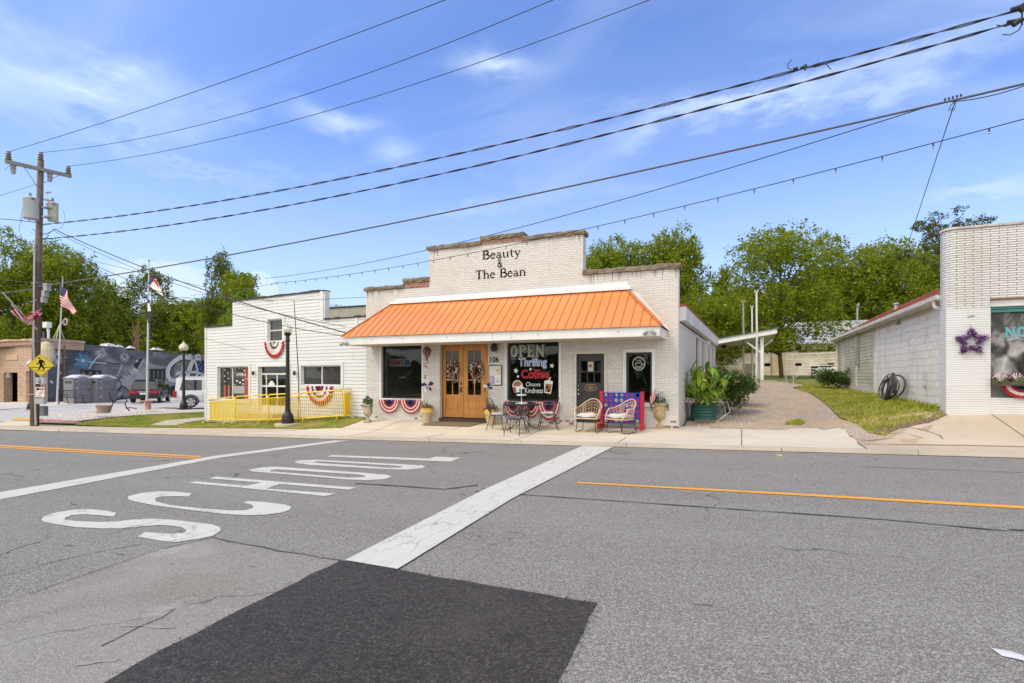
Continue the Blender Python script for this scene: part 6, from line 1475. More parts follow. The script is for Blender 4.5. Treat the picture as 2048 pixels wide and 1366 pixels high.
# ================================================================== siding building on the left of the shop
SP0 = Vector((-11.62, 15.25, 0)); SDV = Vector((-.992, .127, 0)).normalized(); SNV = Vector((-SDV.y, SDV.x, 0)); SNV = -SNV if SNV.y > 0 else SNV
def onS(px, py, off=0.0): return onP(px, py, SP0 + SNV*off, SNV)
def sU(px): p = onS(px, 700); return (p - SP0).dot(SDV)
def sZ(px, py): return onS(px, py).z
def putB(u, d, z): p = SP0 + SDV*u - SNV*d; return (p.x, p.y, z)
M_SIDING = N('vinyl_siding'); k = M_SIDING; v, o_, sx_ = uvw(k)
saw = k.math('FRACT', k.math('MULTIPLY', sx_.outputs[2], 1/.125)); ln = k.math('LESS_THAN', saw, .13)
col = k.ramp(k.noise(o_, .8, 6, .6, .3), [(.3, (.65, .65, .64, 1)), (.7, (.72, .72, .71, 1))])
col = k.mix(k.rng(k.noise(k.n('Mapping', {'Vector': v, 'Scale': (5, .6, 1)}).outputs[0], 1, 6, .7), .55, .8, 0, .3), col, (.45, .42, .33, 1))
col = k.mix(ln, col, (.30, .29, .275, 1)); M_SIDING = k.out(k.prin(col, .5, bump=k.math('MULTIPLY', saw, -1.0), bs=.7, bd=.02))
sb = thing('siding_building', 'white horizontal siding building with stepped parapet left of the shop', 'building', (SP0.x-4, 16, .0))
zl, zh, zr = 3.66, 4.66, 3.6
uL_, uH0, uH1 = sU(411), sU(465), sU(645)
sw1 = (sU(498), sU(436), sZ(465, 800), sZ(465, 733)); sdr = (sU(578.5), sU(517), sZ(548, 824), sZ(548, 733)); sw2 = (sU(682.5), sU(603), sZ(643, 771), sZ(643, 731)); sw3 = (sU(565.5), sU(536), sZ(552, 683), sZ(552, 638))
m = MB(); wall_open(m, 0, uL_, [(0, uH1, -.4, zr), (uH1, uH0, -.4, zh), (uH0, uL_, -.4, zl)], [sw1, sdr, sw2, sw3], putB, 0, .2)
for f in range(len(m.f)): m.f[f] = tuple(reversed(m.f[f]))
m.build('front_wall', M_SIDING, sb)
m = MB(); P_ = lambda u, d, z: putB(u, d, z)
m.quad(P_(uL_, .2, -.5), P_(uL_, 12, -.5), P_(uL_, 12, zl-.3), P_(uL_, .2, zl-.3)); m.quad(P_(0, 12, -.5), P_(uL_, 12, -.5), P_(uL_, 12, zl-.3), P_(0, 12, zl-.3)); m.build('side_wall', M_SIDING, sb)
m = MB(); m.quad(P_(0, .2, zl-.4), P_(uL_, .2, zl-.4), P_(uL_, 12, zl-.4), P_(0, 12, zl-.4)); m.build('roof', pm('roof_felt', (.1, .1, .1, 1)), sb)
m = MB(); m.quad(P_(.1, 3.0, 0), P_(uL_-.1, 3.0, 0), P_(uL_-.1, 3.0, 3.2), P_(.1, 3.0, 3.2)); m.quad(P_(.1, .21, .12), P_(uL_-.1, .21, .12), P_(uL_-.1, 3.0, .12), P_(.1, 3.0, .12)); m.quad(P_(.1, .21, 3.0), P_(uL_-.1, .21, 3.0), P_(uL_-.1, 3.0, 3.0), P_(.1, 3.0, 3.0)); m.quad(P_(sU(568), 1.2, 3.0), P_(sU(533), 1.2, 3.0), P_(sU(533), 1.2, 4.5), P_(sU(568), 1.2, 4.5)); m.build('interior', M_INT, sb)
def sbx(m, u0, u1, d0, d1, z0, z1): m.add([P_(u0, d0, z0), P_(u1, d0, z0), P_(u1, d1, z0), P_(u0, d1, z0), P_(u0, d0, z1), P_(u1, d0, z1), P_(u1, d1, z1), P_(u0, d1, z1)], [(0, 3, 2, 1), (4, 5, 6, 7), (0, 1, 5, 4), (1, 2, 6, 5), (2, 3, 7, 6), (3, 0, 4, 7)])
def sfr(m, r, w_, d0, d1, bottom=True): 
    a, b, c, d = r; sbx(m, a-w_, a, d0, d1, c-(w_ if bottom else 0), d+w_); sbx(m, b, b+w_, d0, d1, c-(w_ if bottom else 0), d+w_); sbx(m, a, b, d0, d1, d, d+w_)
    if bottom: sbx(m, a, b, d0, d1, c-w_, c)
for (r, w_, mull, nm) in ((sw1, .12, 1, 'window'), (sw2, .12, 1, 'window'), (sw3, .14, 0, 'window')):
    m = MB(); sfr(m, r, w_, -.03, -.001); q = (r[0]+.04, r[1]-.04, r[2]+.04, r[3]-.04); sfr(m, q, .039, .05, .11)
    if mull: c_ = (q[0]+q[1])/2+(.12 if r is sw1 else 0); sbx(m, c_-.02, c_+.02, .05, .10, q[2], q[3])
    else: sbx(m, q[0], q[1], .05, .1, (q[2]+q[3])/2-.02, (q[2]+q[3])/2+.02)
    f = m.build(nm, M_WHITE, sb)
    m = MB(); sbx(m, q[0], q[1], .085, .09, q[2], q[3]); m.build('glass', M_DGLASS, f)
    if r is sw1:
        m = MB()
        def onw(px, py, off=-.0): p = onP(px, py, SP0 - SNV*.075, SNV); return tuple(p)
        def wst(px, py, r_): m.add([onw(px, py)]+[onw(px+(r_ if i % 2 == 0 else r_*.4)*math.cos(R(-90+36*i)), py+(r_ if i % 2 == 0 else r_*.4)*math.sin(R(-90+36*i))) for i in range(10)], [(0, i+1, (i+1) % 10+1) for i in range(10)])
        for px, py, r_ in ((489, 741, 2.6), (490, 750, 2.4), (474, 762, 3), (480, 765, 3), (486, 760, 3), (471, 738, 1.6), (478, 737, 1.6), (484, 737, 1.6), (450, 740, 1.6), (456, 746, 1.8), (449, 752, 1.6), (457, 757, 1.8), (449, 763, 1.8), (486, 768, 2.4), (493, 757, 2), (462, 736, 1.6), (470, 769, 1.8)): wst(px, py, r_)
        text_on(m, '1776', lambda u, z: onw(474+u, 752-z), 0, 0, 6, 13, .03)
        m.build('window_stars', M_CHALK, f)
        m = MB()
        for i, px in enumerate((447.5, 455.5, 489, 494)): m.mi = 0; m.add([onw(px, 770 if i < 2 else 735), onw(px+4, 770 if i < 2 else 735), onw(px+4, 799), onw(px, 799)], [(0, 1, 2, 3)])
        m.mi = 1; m.add([onw(465, 772), onw(491, 772), onw(491, 787), onw(465, 787)], [(0, 1, 2, 3)])
        m.build('window_stripes', [pm('faded_red', (.42, .10, .07, 1), .8), pm('sign_grey', (.35, .34, .33, 1), .8)], f)
# glazed double door
m = MB(); sfr(m, sdr, .09, -.03, -.001, False); f = m.build('entry_frame', M_WHITE, sb)
m = MB(); a, b, c, d = sdr; sbx(m, a, b, .10, .15, d-.32, d-.26); sbx(m, a, a+.05, .10, .15, c, d); sbx(m, b-.05, b, .10, .15, c, d)
for px in (528, 549.5, 573): u = sU(px); sbx(m, u-.025, u+.025, .099, .151, c, d-.26)
sbx(m, a+.05, b-.05, .1, .15, c, c+.25); sbx(m, a+.05, b-.05, .1, .15, c+.98, c+1.04); m.build('glass_doors', M_WHITE, f)
m = MB(); sbx(m, a, b, .12, .125, c, d); m.build('glass', M_GLASS, f)
m = MB(); sbx(m, sU(545), sU(533), .09, .098, sZ(540, 772), sZ(540, 766)); u = sU(539); sbx(m, u-.1, u+.1, .09, .098, sZ(540, 766), sZ(540, 762)); m.build('door_sign', M_WHITE, f)
m = MB(); sbx(m, sdr[0]-.1, sdr[1]+.1, -.8, -.002, -.3, sdr[2]-.02); m.build('door_step', M_NEWC, sb)
def cap(m, u0, u1, z): 
    n = max(2, int((u1-u0)/.25)); rnd = random.Random(int(z*100+u0*10))
    for i in range(n): a, b = u0+(u1-u0)*i/n, u0+(u1-u0)*(i+1)/n; j = rnd.uniform(-.012, .012); sbx(m, a, b-.002, -.05-j, .28, z+.001, z+.05+j*1.5)
M_FELTCAP = pm('dark_cap', (.055, .045, .035, 1), .85, 0, .4, 6)
for q_ in ((uH1-.12, uH0+.05, zh), (uH0+.06, uL_+.05, zl), (0, uH1-.13, zr)): m = MB(); cap(m, *q_); m.build('parapet_cap', M_FELTCAP, sb)
for q_ in ((uH1-.06, uH1+.10, -.03, -.001, zr, zh), (uH1-.12, uH1-.062, .0, .22, zr, zh), (uL_-.07, uL_+.02, -.03, -.001, -.3, zl), (.62, .74, -.03, -.001, 3.0, zr-.002)): m = MB(); sbx(m, *q_); m.build('corner_board', M_WHITE, sb)
# rear roof visible above the low parapet
m = MB(); b0 = onY(640, 612, 21); b1 = onY(738, 612, 21); m.box(b0.x, b1.x+.5, 21, 22, 3.0, onY(690, 615, 21).z); m.build('rear_parapet', pm('drab_wall', (.36, .34, .27, 1), .8, 0, .15, 3), sb)
m = MB(); m.box(b0.x, b1.x+.5, 20.95, 22, onY(690, 615, 21).z+.002, onY(690, 612.5, 21).z); m.build('rear_cap', M_FELTCAP, sb)
for px in (506, 588.5):
    p = onS(px, 747, .1); m = MB(); m.lathe([(.03, .09), (.05, .07), (.05, -.04), (.03, -.07)], (p.x, p.y, p.z), 8); m.beam(p+Vector((0, 0, .02)), p-SNV*.09+Vector((0, 0, .04)), .02, .02); m.build('coach_lamp', M_BLKFR, sb)
def fan_on(name, label, px, py, pw, ph, rings, mats, put_n, pleats=14, top_frill=True):
    m = MB(); c_ = onS(px, py, .03)
    w_ = (onS(px-pw/2, py, .03)-onS(px+pw/2, py, .03)).length; h_ = c_.z-onS(px, py+ph, .03).z
    put_ = lambda a, d, b: tuple(c_ + SDV*a + SNV*d + Vector((0, 0, b)))
    cloth_bunting(m, 0, 0, 0, w_, h_, rings, pleats, .06, put=put_)
    return tag(m.build(name, mats), label, 'bunting')
fan_on('fan_bunting', 'pleated red, white and blue fan below the small upper window', 549.5, 683, 39, 33, [(.12, 0), (.22, 1), (.34, 1), (.46, 2), (.58, 1), (.80, 1), (1.0, 0)], [M_RED, M_WCL, M_BLUE], None)
fan_on('fan_bunting', 'wide red, white and blue fan below the right siding window behind the yellow barriers', 640, 772, 52, 38, [(.2, 0), (.32, 2), (.5, 1), (.62, 2), (.80, 1), (1.0, 0)], [M_RED, M_WCL, M_BLUE], None)
# ================================================================== yellow barriers
M_YEL = pm('yellow_powder_coat', (.80, .56, .01, 1), .4, 0, .06, 4)
BW = 2.3
def bar_proto():
    t_ = thing('crowd_barrier', 'x', 'barrier', (0, 0, 0), 0, 'yellow steel crowd barriers on the lawn')
    m = MB(); w_ = BW/2; h0, h1 = .14, 1.02; r_ = .14
    P = [(-w_, 0, h0), (-w_, 0, h1-r_)] + [(-w_+r_-r_*math.cos(R(a)), 0, h1-r_+r_*math.sin(R(a))) for a in (20, 45, 70, 90)] + [(w_-r_+r_*math.sin(R(a)), 0, h1-r_+r_*math.cos(R(a))) for a in (0, 20, 45, 70, 90)] + [(w_, 0, h0)]
    m.tube(P, .027, 6, closed=True); m.build('frame', M_YEL, t_, False)
    m = MB(); n = 21
    for i in range(1, n): x = -w_+BW*i/n; m.tube([(x, 0, h0), (x, 0, h1-.12)], .020, 4)
    m.tube([(-w_, 0, h1-.12), (w_, 0, h1-.12)], .016, 4); m.build('bars', M_YEL, t_, False)
    for sx in (-1, 1):
        m = MB(); x = sx*w_*.78; m.tube([(x, -.30, .0), (x, -.24, .08), (x, -.12, h0), (x, .12, h0), (x, .24, .08), (x, .30, .0)], .014, 5); m.build('foot', M_YEL, t_, False)
    m = MB(); m.box(w_+.015, w_+.055, -.012, .012, .6, .64); m.box(w_+.015, w_+.055, -.012, .012, .3, .34); m.build('hook', M_YEL, t_, False)
    return t_
bpro = bar_proto(); first = True
def barrier(a, b, label):
    global first
    a, b = Vector(a), Vector(b); d = b-a; L_ = Vector((d.x, d.y)).length; c_ = (a+b)/2; c_.z = (H(a.x, a.y)+H(b.x, b.y))/2+.0
    if first: o = bpro; first = False
    else: o = copy_tree(bpro)
    sl = math.atan2(H(b.x, b.y)-H(a.x, a.y), L_)
    o.location = c_; o.rotation_euler = (0, -sl, math.atan2(d.y, d.x)); o.scale = (L_/BW*.985, 1, 1); o['label'] = label; return o
F_ = [G(413, 846.5), G(471, 847), G(538, 847), G(602, 845), G(689, 839)]
for i, l in enumerate(('front row yellow barrier at the left corner of the enclosure', 'front row yellow barrier second from the left corner', 'front row yellow barrier directly left of the black lamp post', 'front row yellow barrier at the right end, just right of the black lamp post')): barrier(F_[i], F_[i+1], l)
rb_ = G(709, 833); barrier(F_[4], rb_, 'yellow barrier seen nearly end on at the right end of the enclosure')
lb = Vector((F_[0].x+.3, F_[0].y+1.55, 0)); barrier(lb, F_[0], 'yellow barrier running back from the left front corner')
B_ = [lb, Vector((lb.x+2.1, lb.y+.1, 0)), Vector((lb.x+4.0, lb.y+.05, 0)), Vector((lb.x+5.7, lb.y-.15, 0)), Vector((rb_.x, rb_.y, 0))]
for i, l in enumerate(('back row yellow barrier below the window with stars', 'back row yellow barrier before the glazed entrance door', 'back row yellow barrier behind the black lamp post', 'back row yellow barrier in front of the wide fan bunting')): barrier(B_[i], B_[i+1], l)
# ================================================================== lamp posts
M_POST = pm('black_cast_iron', (.017, .016, .015, 1), .45, .2, .2, 8); M_OPAL = pm('opal_globe', (.74, .71, .64, 1), .25, 0, .05, 4); M_OPALY = pm('yellowed_globe', (.66, .58, .38, 1), .35, 0, .08, 4)
def lamp(base, h, label, acorn, hot=.24, gm=None, fin=True):
    t_ = thing('lamp_post', label, 'street lamp', tuple(base))
    hp_ = h-2*hot
    m = MB(); m.lathe([(.26, 0), (.26, .03), (.20, .05), (.20, .22), (.18, .25), (.19, .29), (.15, .36), (.10, .44), (.085, .50), (.09, .52)], (0, 0, 0), 20); m.build('base', M_POST, t_, False)
    m = MB(); m.lathe([(.075, .50), (.062, hp_*.6), (.055, hp_-.28)], (0, 0, 0), 16, .05, 8); m.lathe([(.075, .86), (.085, .9), (.075, .94)], (0, 0, 0), 14) if False else None; m.build('pole', M_POST, t_, False)
    m = MB(); m.lathe([(.055, hp_-.30), (.085, hp_-.26), (.065, hp_-.2), (.06, hp_-.1), (.12, hp_-.02), (.13, hp_+.01)], (0, 0, 0), 16); m.build('collar', M_POST, t_, False)
    m = MB(); r_ = hot
    if acorn: m.lathe([(.10, hp_+.01), (r_*.85, hp_+.08), (r_, hp_+r_*.75), (r_*.86, hp_+r_*1.35), (r_*.45, hp_+r_*1.75), (.06, hp_+r_*1.9), (.07, hp_+r_*2.05), (.001, hp_+r_*2.35)], (0, 0, 0), 20)
    else: m.sph((0, 0, hp_+r_*.95), r_, 12)
    m.build('globe', gm or M_OPAL, t_, False, True)
    if fin: m = MB(); m.lathe([(.03, hp_+r_*1.93), (.04, hp_+r_*1.97), (.015, hp_+r_*2.05), (.02, hp_+r_*2.12), (.001, hp_+r_*2.3)], (0, 0, 0), 8); m.build('finial', M_POST, t_, False)
    return t_
b = G(575.5, 849.5); lamp(b, 3.42, 'nearest black lamp post with round white globe at the lawn edge', False, .148)
m = MB(); m.lathe([(.42, -.05), (.42, .045), (.40, .05)], tuple(b), 24); tag(m.build('lamp_footing', M_OLDC), None, None, None, 'structure')
m = MB(); p0 = b+Vector((.13, .35, 0)); m.tube([p0, Vector((p0.x+.02, p0.y, p0.z+1.6)), onY(588, 600, p0.y)], [.018, .018, .012], 6); tag(m.build('thin_pole', M_BLKFR), 'thin leaning black rod standing just behind the nearest lamp post', 'pole')
b = T(367.5, 819, 29.5); lamp(Vector((b.x, b.y, b.z)), 3.65, 'distant black lamp post with cream acorn globe before the white vehicle', True, .235, M_OPALY, False)
b = T(62, 800, 33); lamp(Vector((b.x, b.y, -.45)), 3.0, 'lamp post with white acorn globe partly hidden by the crossing sign', True, .22, None, False)
# ================================================================== utility pole with its hardware
M_PWOOD = wood('creosote_wood', (.060, .030, .016, 1), (.12, .062, .036, 1)); M_PGREY = wood('grey_weathered_wood', (.085, .055, .035, 1), (.19, .135, .095, 1)); M_ARM = wood('crossarm_wood', (.20, .18, .14, 1), (.34, .31, .25, 1), 1)
PB = G(69, 852); PT = onY(81.5, 322, PB.y)
up_ = thing('utility_pole', 'tall wooden utility pole with crossarm, two transformers and yellow sign at the left', 'utility pole', tuple(PB))
def PP(z): s = (z-PB.z)/(PT.z-PB.z); return PB.lerp(PT, s)
zmid = PB.z+(PT.z-PB.z)*.62
m = MB(); n = 12; P = [PP(PB.z-.1+(zmid-PB.z+.1)*i/n) for i in range(n+1)]; m.tube(P, [.155-.03*i/n for i in range(n+1)], 14); m.build('lower_pole', M_PWOOD, up_)
m = MB(); P = [PP(zmid+.001+(PT.z-zmid)*i/8) for i in range(9)]; m.tube(P, [.125-.02*i/8 for i in range(9)], 14); m.build('upper_pole', M_PGREY, up_)
AZ = onY(80, 347, PB.y).z; ac = PP(AZ)+Vector((.16, 0, 0))
a0 = onX(9, 322, ac.x); a1 = onX(142, 352.5, ac.x)
adir = (a1-a0).normalized()
m = MB(); m.beam(a0, a1, .11, .14); ca = m.build('crossarm', M_ARM, up_)
m = MB(); m.tube([a0.lerp(a1, .28)-Vector((0, 0, .08)), PP(AZ-.85)+Vector((.12, 0, 0))], .015, 5); m.build('brace', M_GALV, up_)
m = MB(); m.tube([a0.lerp(a1, .8)-Vector((0, 0, .08)), PP(AZ-.45)+Vector((.12, 0, 0))], .015, 5); m.build('brace', M_GALV, up_)
M_PORC = pm('brown_porcelain', (.20, .15, .14, 1), .3, 0, .3, 10); M_PORCG = pm('grey_porcelain', (.34, .33, .33, 1), .3, 0, .1)
def insul(c_, s=1.0, par=up_, mt=None, flip=False):
    m = MB(); f_ = -1 if flip else 1
    m.lathe([(.03*s, 0), (.09*s, .03*s*f_), (.05*s, .07*s*f_), (.085*s, .11*s*f_), (.045*s, .15*s*f_), (.075*s, .19*s*f_), (.05*s, .24*s*f_), (.055*s, .27*s*f_)], c_, 12); m.build('insulator', mt or M_PORC, par)
TW = []
for s_ in (.055, .955):
    c_ = a0.lerp(a1, s_)+Vector((0, 0, .07)); insul(c_, 1.25); TW.append(c_+Vector((0, 0, .33)))
c_ = PP(PT.z); insul(c_, 1.3); TW.insert(1, c_+Vector((0, 0, .35)))
insul(a0.lerp(a1, .12)-Vector((0, 0, .08)), 1.3, up_, M_PORCG, True); insul(a0.lerp(a1, .66)-Vector((0, 0, .08)), 1.3, up_, M_PORCG, True)
def transf(px0, px1, py0, py1, lbl, mt, dy, rust=False):
    c0 = onY((px0+px1)/2, py0, PB.y+dy); z1 = c0.z; z0 = onY((px0+px1)/2, py1, PB.y+dy).z; r_ = (px1-px0)/2*21.3/F_PX*.77
    m = MB(); m.lathe([(r_*.92, 0), (r_, .03), (r_, z1-z0-.06), (r_*1.04, z1-z0-.05), (r_*1.04, z1-z0-.01), (r_*.95, z1-z0), (r_*.4, z1-z0+.06)], (c0.x, c0.y, z0), 24); tk = m.build('transformer', mt, up_, True, True); tk['label'] = lbl
    m = MB(); m.cyl((c0.x-r_*.2, c0.y, z1+.05), (c0.x-r_*.2, c0.y, z1+.22), .06, .03, 8); m.cyl((c0.x-r_-.04, c0.y-.05, z1-.08), (c0.x-r_+.12, c0.y-.2, z1-.1), .03, .03, 6); m.box(c0.x-r_*1.15, c0.x-r_*.9, c0.y-.1, c0.y-.02, z1-.1, z1-.04); m.box(c0.x+r_*.9, c0.x+r_*1.15, c0.y-.1, c0.y-.02, z1-.12, z1-.05); m.build('bushing', M_PORC, tk)
    if rust: m = MB(); m.add([(c0.x+r_*.25+.07*math.cos(R(a)), c0.y-r_*1.012, z1-.28+.16*math.sin(R(a))) for a in range(0, 360, 30)], [tuple(range(12))]); m.build('rust_stain', pm('rust_stain', (.48, .30, .07, 1), .8), tk)
    return c0, z0, z1, r_
k = N('transformer_grey'); o_ = k.obj(); M_TR1 = k.out(k.prin(k.mix(k.rng(k.noise(o_, 3, 5), .4, .7, 0, .25), (.52, .54, .56, 1), (.40, .38, .34, 1)), .5))
k = N('transformer_rusty'); o_ = k.obj(); M_TR2 = k.out(k.prin(k.mix(k.rng(k.noise(o_, 2.4, 6, .7), .48, .62, 0, .75), (.58, .56, .48, 1), (.52, .36, .12, 1)), .5))
transf(45, 78.5, 396, 438, 'large pale grey transformer can', M_TR1, -.45)
transf(94.5, 118, 406, 443, 'smaller rust stained cream transformer can', M_TR2, .35)
z_ = onY(90, 420, PB.y).z
for q_ in (.12, -.27): m = MB(); m.box(PP(z_).x+.1, PP(z_).x+.42, PB.y+.0, PB.y+.3, z_+q_, z_+q_+.05); m.build('bracket', M_GALV, up_)
for px, py in ((97, 384), (93, 398), (99, 400)):
    p = onY(px, py, PB.y); m = MB(); m.tube([p-Vector((.12, 0, 0)), p+Vector((.12, 0, -.03))], [.05, .035], 8); m.build('arrester', M_PORCG, up_)
# conduit, boxes, meter
m = MB(); p0 = PP(PB.z+.05)+Vector((.19, -.05, 0)); m.tube([p0, PP(3.0)+Vector((.12, -.16, 0)), PP(7.0)+Vector((.05, -.17, 0))], .035, 8); cd = m.build('conduit', pm('grey_conduit', (.44, .43, .42, 1), .5, 0, .15, 3), up_)
for z_ in (.8, 2.2, 3.0, 4.2, 5.4): q = PP(z_); m = MB(); m.tube([(q.x+.20*math.cos(R(a)), q.y+.20*math.sin(R(a))-.02, z_) for a in range(0, 360, 30)], .012, 4, closed=True); m.build('strap', M_GALV, up_)
def pbx(px0, px1, py0, py1, mt, nm, dy=-.22, th=.12, par=up_): 
    y = PB.y+dy; a = onY(px0, py0, y); b_ = onY(px1, py1, y); m = MB(); m.bev(a.x, b_.x, y, y+th, b_.z, a.z, .012); return m.build(nm, mt, par)
mt_ = pbx(71, 86, 755, 768, pm('meter_grey', (.48, .49, .50, 1), .45), 'meter_box')
c_ = onY(79, 761, PB.y-.23); m = MB(); m.cyl((c_.x, c_.y+.02, c_.z), (c_.x, c_.y-.09, c_.z), .11, .10, 16); m.build('meter_dial', pm('meter_glass', (.35, .38, .36, 1), .1), mt_)
nb = pbx(70.5, 89, 774, 795, pm('notice_pink', (.62, .50, .46, 1), .6), 'sign_plate', -.24, .02)
m = MB(); y = PB.y-.246; f_ = lambda px, py: onY(px, py, y)
a = f_(75, 787); m.mi = 1; m.box(a.x, f_(88.5, 780).x, y-.002, y, f_(80, 794).z, f_(80, 781).z); m.mi = 0
text_on(m, 'Culdees', lambda u, z: (u, y-.005, z), a.x+.03, f_(80, 787.5).z, .07, .32) if False else None
for q in range(3): m.box(f_(80, 780).x, f_(88, 780).x, y-.006, y-.003, f_(80, 777.5+q*1.0).z, f_(80, 777+q*1.0).z)
text_on(m, 'Est. 19', lambda u, z: (u, y-.005, z), a.x+.02, f_(80, 787.5).z, .07, .34, .01) if False else None
for q, w__ in ((783.5, 11), (786, 9), (789.5, 6), (791.5, 5)): m.box(f_(76.5, 780).x, f_(76.5+w__, 780).x, y-.006, y-.003, f_(80, q+1).z, f_(80, q).z)
m.mi = 2; m.box(f_(73, 780).x, f_(78.5, 780).x, y-.006, y-.003, f_(80, 780).z, f_(80, 776).z)
m.build('sign_print', [pm('maroon_print', (.22, .05, .05, 1), .7), pm('plate_white', (.72, .66, .62, 1), .6), M_BLACKLET], nb)
pbx(70, 87, 796.5, 808.5, M_GALV, 'junction_box'); pbx(79, 88, 812, 832, pm('dark_grey_box', (.11, .11, .12, 1), .6), 'lower_box', -.12, .15)
# spiral of phone hardware at the mid pole
for px, py, s in ((96, 575, 1), (92, 588, .8), (90, 600, .7)):
    p = onY(px, py, PB.y); m = MB(); m.bev(p.x-.12*s, p.x+.14*s, p.y-.12, p.y+.05, p.z-.16*s, p.z+.16*s, .02); m.build('cable_splice_box', pm('splice_grey', (.30, .30, .31, 1), .5), up_)
for i, (px, py) in enumerate(((57, 441), (64, 458), (72, 470), (104, 462), (98, 470), (110, 458))):
    p = onY(px, py, PB.y-.05); q = PP(p.z-.06); m = MB(); m.tube([q, q.lerp(p, .6)+Vector((0, 0, -.08)), p], .012, 5); m.build('service_loop', M_BLKFR, up_)
for P in ([(48, 398), (41, 440), (38, 462), (45, 480)], [(50, 400), (43, 445), (55, 460), (68, 470)], [(118, 414), (127, 422), (131, 440), (122, 456), (106, 460)], [(9, 340), (20, 330)]):
    m = MB(); m.tube([onY(a, b_, PB.y-.2) for a, b_ in P], .007, 4); m.build('jumper_wire', M_BLKFR, up_)
# the crossing sign
SY = PB.y-.30; cs_ = onY(81, 730, SY); e_ = .455
SR = Matrix.Rotation(R(0), 4, 'Z')
sgN = Vector((-cs_.x, -cs_.y, 0)).normalized(); sQ = lambda px, py, off=0.0: onP(px, py, cs_+sgN*off, sgN)
sg = thing('crossing_sign', 'yellow diamond pedestrian crossing sign bolted to the utility pole', 'road sign', tuple(cs_))
def dia(m, q_, off): m.add([sQ(81+(px-81)*q_, 730.3+(py-730.3)*q_, off) for px, py in ((81, 753.6), (110, 730.3), (81, 706.8), (52, 730.3))], [(0, 1, 2, 3)])
m = MB(); m.prism([sQ(px, py) for px, py in ((81, 753.6), (110, 730.3), (81, 706.8), (52, 730.3))], -sgN*.01); m.mi = 1; dia(m, .965, .003); m.mi = 0; dia(m, .93, .006)
m.build('plate', [pm('sign_yellow', (.80, .58, .03, 1), .4, 0, .05), M_BLACKLET], sg)
def sP(X_, Y_): return tuple(sQ(X_/6.827, 690+Y_/6.827, .009))
m = MB(); hd = sP(537, 181); m.add([hd]+[sP(537+15*math.cos(R(a)), 181+12*math.sin(R(a))) for a in range(0, 360, 30)], [(0, i+1, (i+1) % 12+1) for i in range(12)])
m.add([sP(*q) for q in ((530, 205), (560, 195), (600, 215), (612, 240), (608, 282), (600, 280), (597, 240), (583, 232), (580, 270), (592, 285), (613, 335), (597, 340), (566, 295), (535, 340), (518, 336), (542, 290), (540, 245), (525, 262), (496, 268), (495, 258), (520, 248))], [tuple(range(21))])
for a, b_ in (((415, 303), (530, 310)), ((600, 303), (690, 310)), ((490, 348), (612, 354))): m.add([sP(a[0], a[1]), sP(b_[0], a[1]), sP(b_[0], b_[1]), sP(a[0], b_[1])], [(0, 1, 2, 3)])
m.build('walking_figure', M_BLACKLET, sg)
# slanted flag on the pole
def flag_cloth(m, fn, nu, nv, star=True):
    """fn(u, v) point; u along fly, v down; stripes on v"""
    for i in range(nu):
        for j in range(nv):
            u, v = (i+.5)/nu, (j+.5)/nv
            m.mi = 2 if (star and u < .4 and v < 7/13) else (0 if int(v*13) % 2 == 0 else 1)
            m.quad(fn(i/nu, j/nv), fn((i+1)/nu, j/nv), fn((i+1)/nu, (j+1)/nv), fn(i/nu, (j+1)/nv))
fs = thing('slanted_flag', 'furled stars and stripes on a slanted pole fixed to the utility pole', 'flag', tuple(onY(73, 657, PB.y)))
pa, pb = onY(74, 659, PB.y-.3), onY(6, 586, PB.y-1.5); m = MB(); m.tube([pa, pb], .022, 6); m.build('flag_pole', pm('pale_pole', (.52, .50, .46, 1), .5), fs)
m = MB(); q0, q1, q2 = onY(24, 610, PB.y-1.2), onY(52, 640, PB.y-.7), onY(79, 621, PB.y-.3)
def ff(u, v): p = q0.lerp(q1, u*2) if u < .5 else q1.lerp(q2, u*2-1); return p+Vector((.05*math.sin(v*14), -.06*math.sin(v*9+u*5), .10-v*(.42-.1*math.sin(3*u))))
flag_cloth(m, lambda u, v: ff(u, v), 26, 13, False)
for i in range(len(m.m)):
    if 20 <= i//13 < 24 and m.m[i] == 1: m.m[i] = 2
m.build('cloth', [M_RED, M_WCL, M_BLUE], fs)
# flagpoles
M_FP = pm('brushed_aluminium', (.52, .53, .53, 1), .4, .3, .1, 3)
def flagpole(px0, py0, px1, py1, t, label, r=.07):
    b_ = T(px0, py0, t); tp = onY(px1, py1, b_.y); t_ = thing('flagpole', label, 'flagpole', tuple(b_)); m = MB(); m.tube([b_, b_.lerp(tp, .5), tp], [r, r*.8, r*.45], 10); m.build('pole', M_FP, t_)
    m = MB(); m.sph(tp+Vector((0, 0, .08)), .07, 6); m.build('finial', pm('gilt', (.4, .33, .2, 1), .4, .5), t_)
    m = MB(); m.lathe([(r*2.2, 0), (r*2, .08), (r*1.1, .14)], tuple(b_), 12); m.build('collar', M_FP, t_); return b_, tp
b1, tp1 = flagpole(114, 808, 125.5, 556, 39, 'left metal flagpole flying the stars and stripes')
fa = thing('national_flag', 'stars and stripes hanging from the left flagpole', 'flag', tuple(onY(122, 600, b1.y)))
q = [onY(122, 571, b1.y-.06), onY(133, 580, b1.y-.5), onY(150, 622, b1.y-.7), onY(122, 607, b1.y-.06), onY(124, 613, b1.y-.3), onY(149, 629, b1.y-.7)]
def fl1(u, v):
    tpv = q[0].lerp(q[1], min(1, u*2)) if u < .5 else q[1].lerp(q[2], u*2-1); bt_ = q[3].lerp(q[4], min(1, u*2)) if u < .5 else q[4].lerp(q[5], u*2-1)
    return tpv.lerp(bt_, v)+Vector((0, -.09*math.sin(u*11+v*3), 0))
m = MB(); flag_cloth(m, fl1, 20, 26); cl_ = m.build('cloth', [M_RED, M_WCL, M_BLUE], fa)
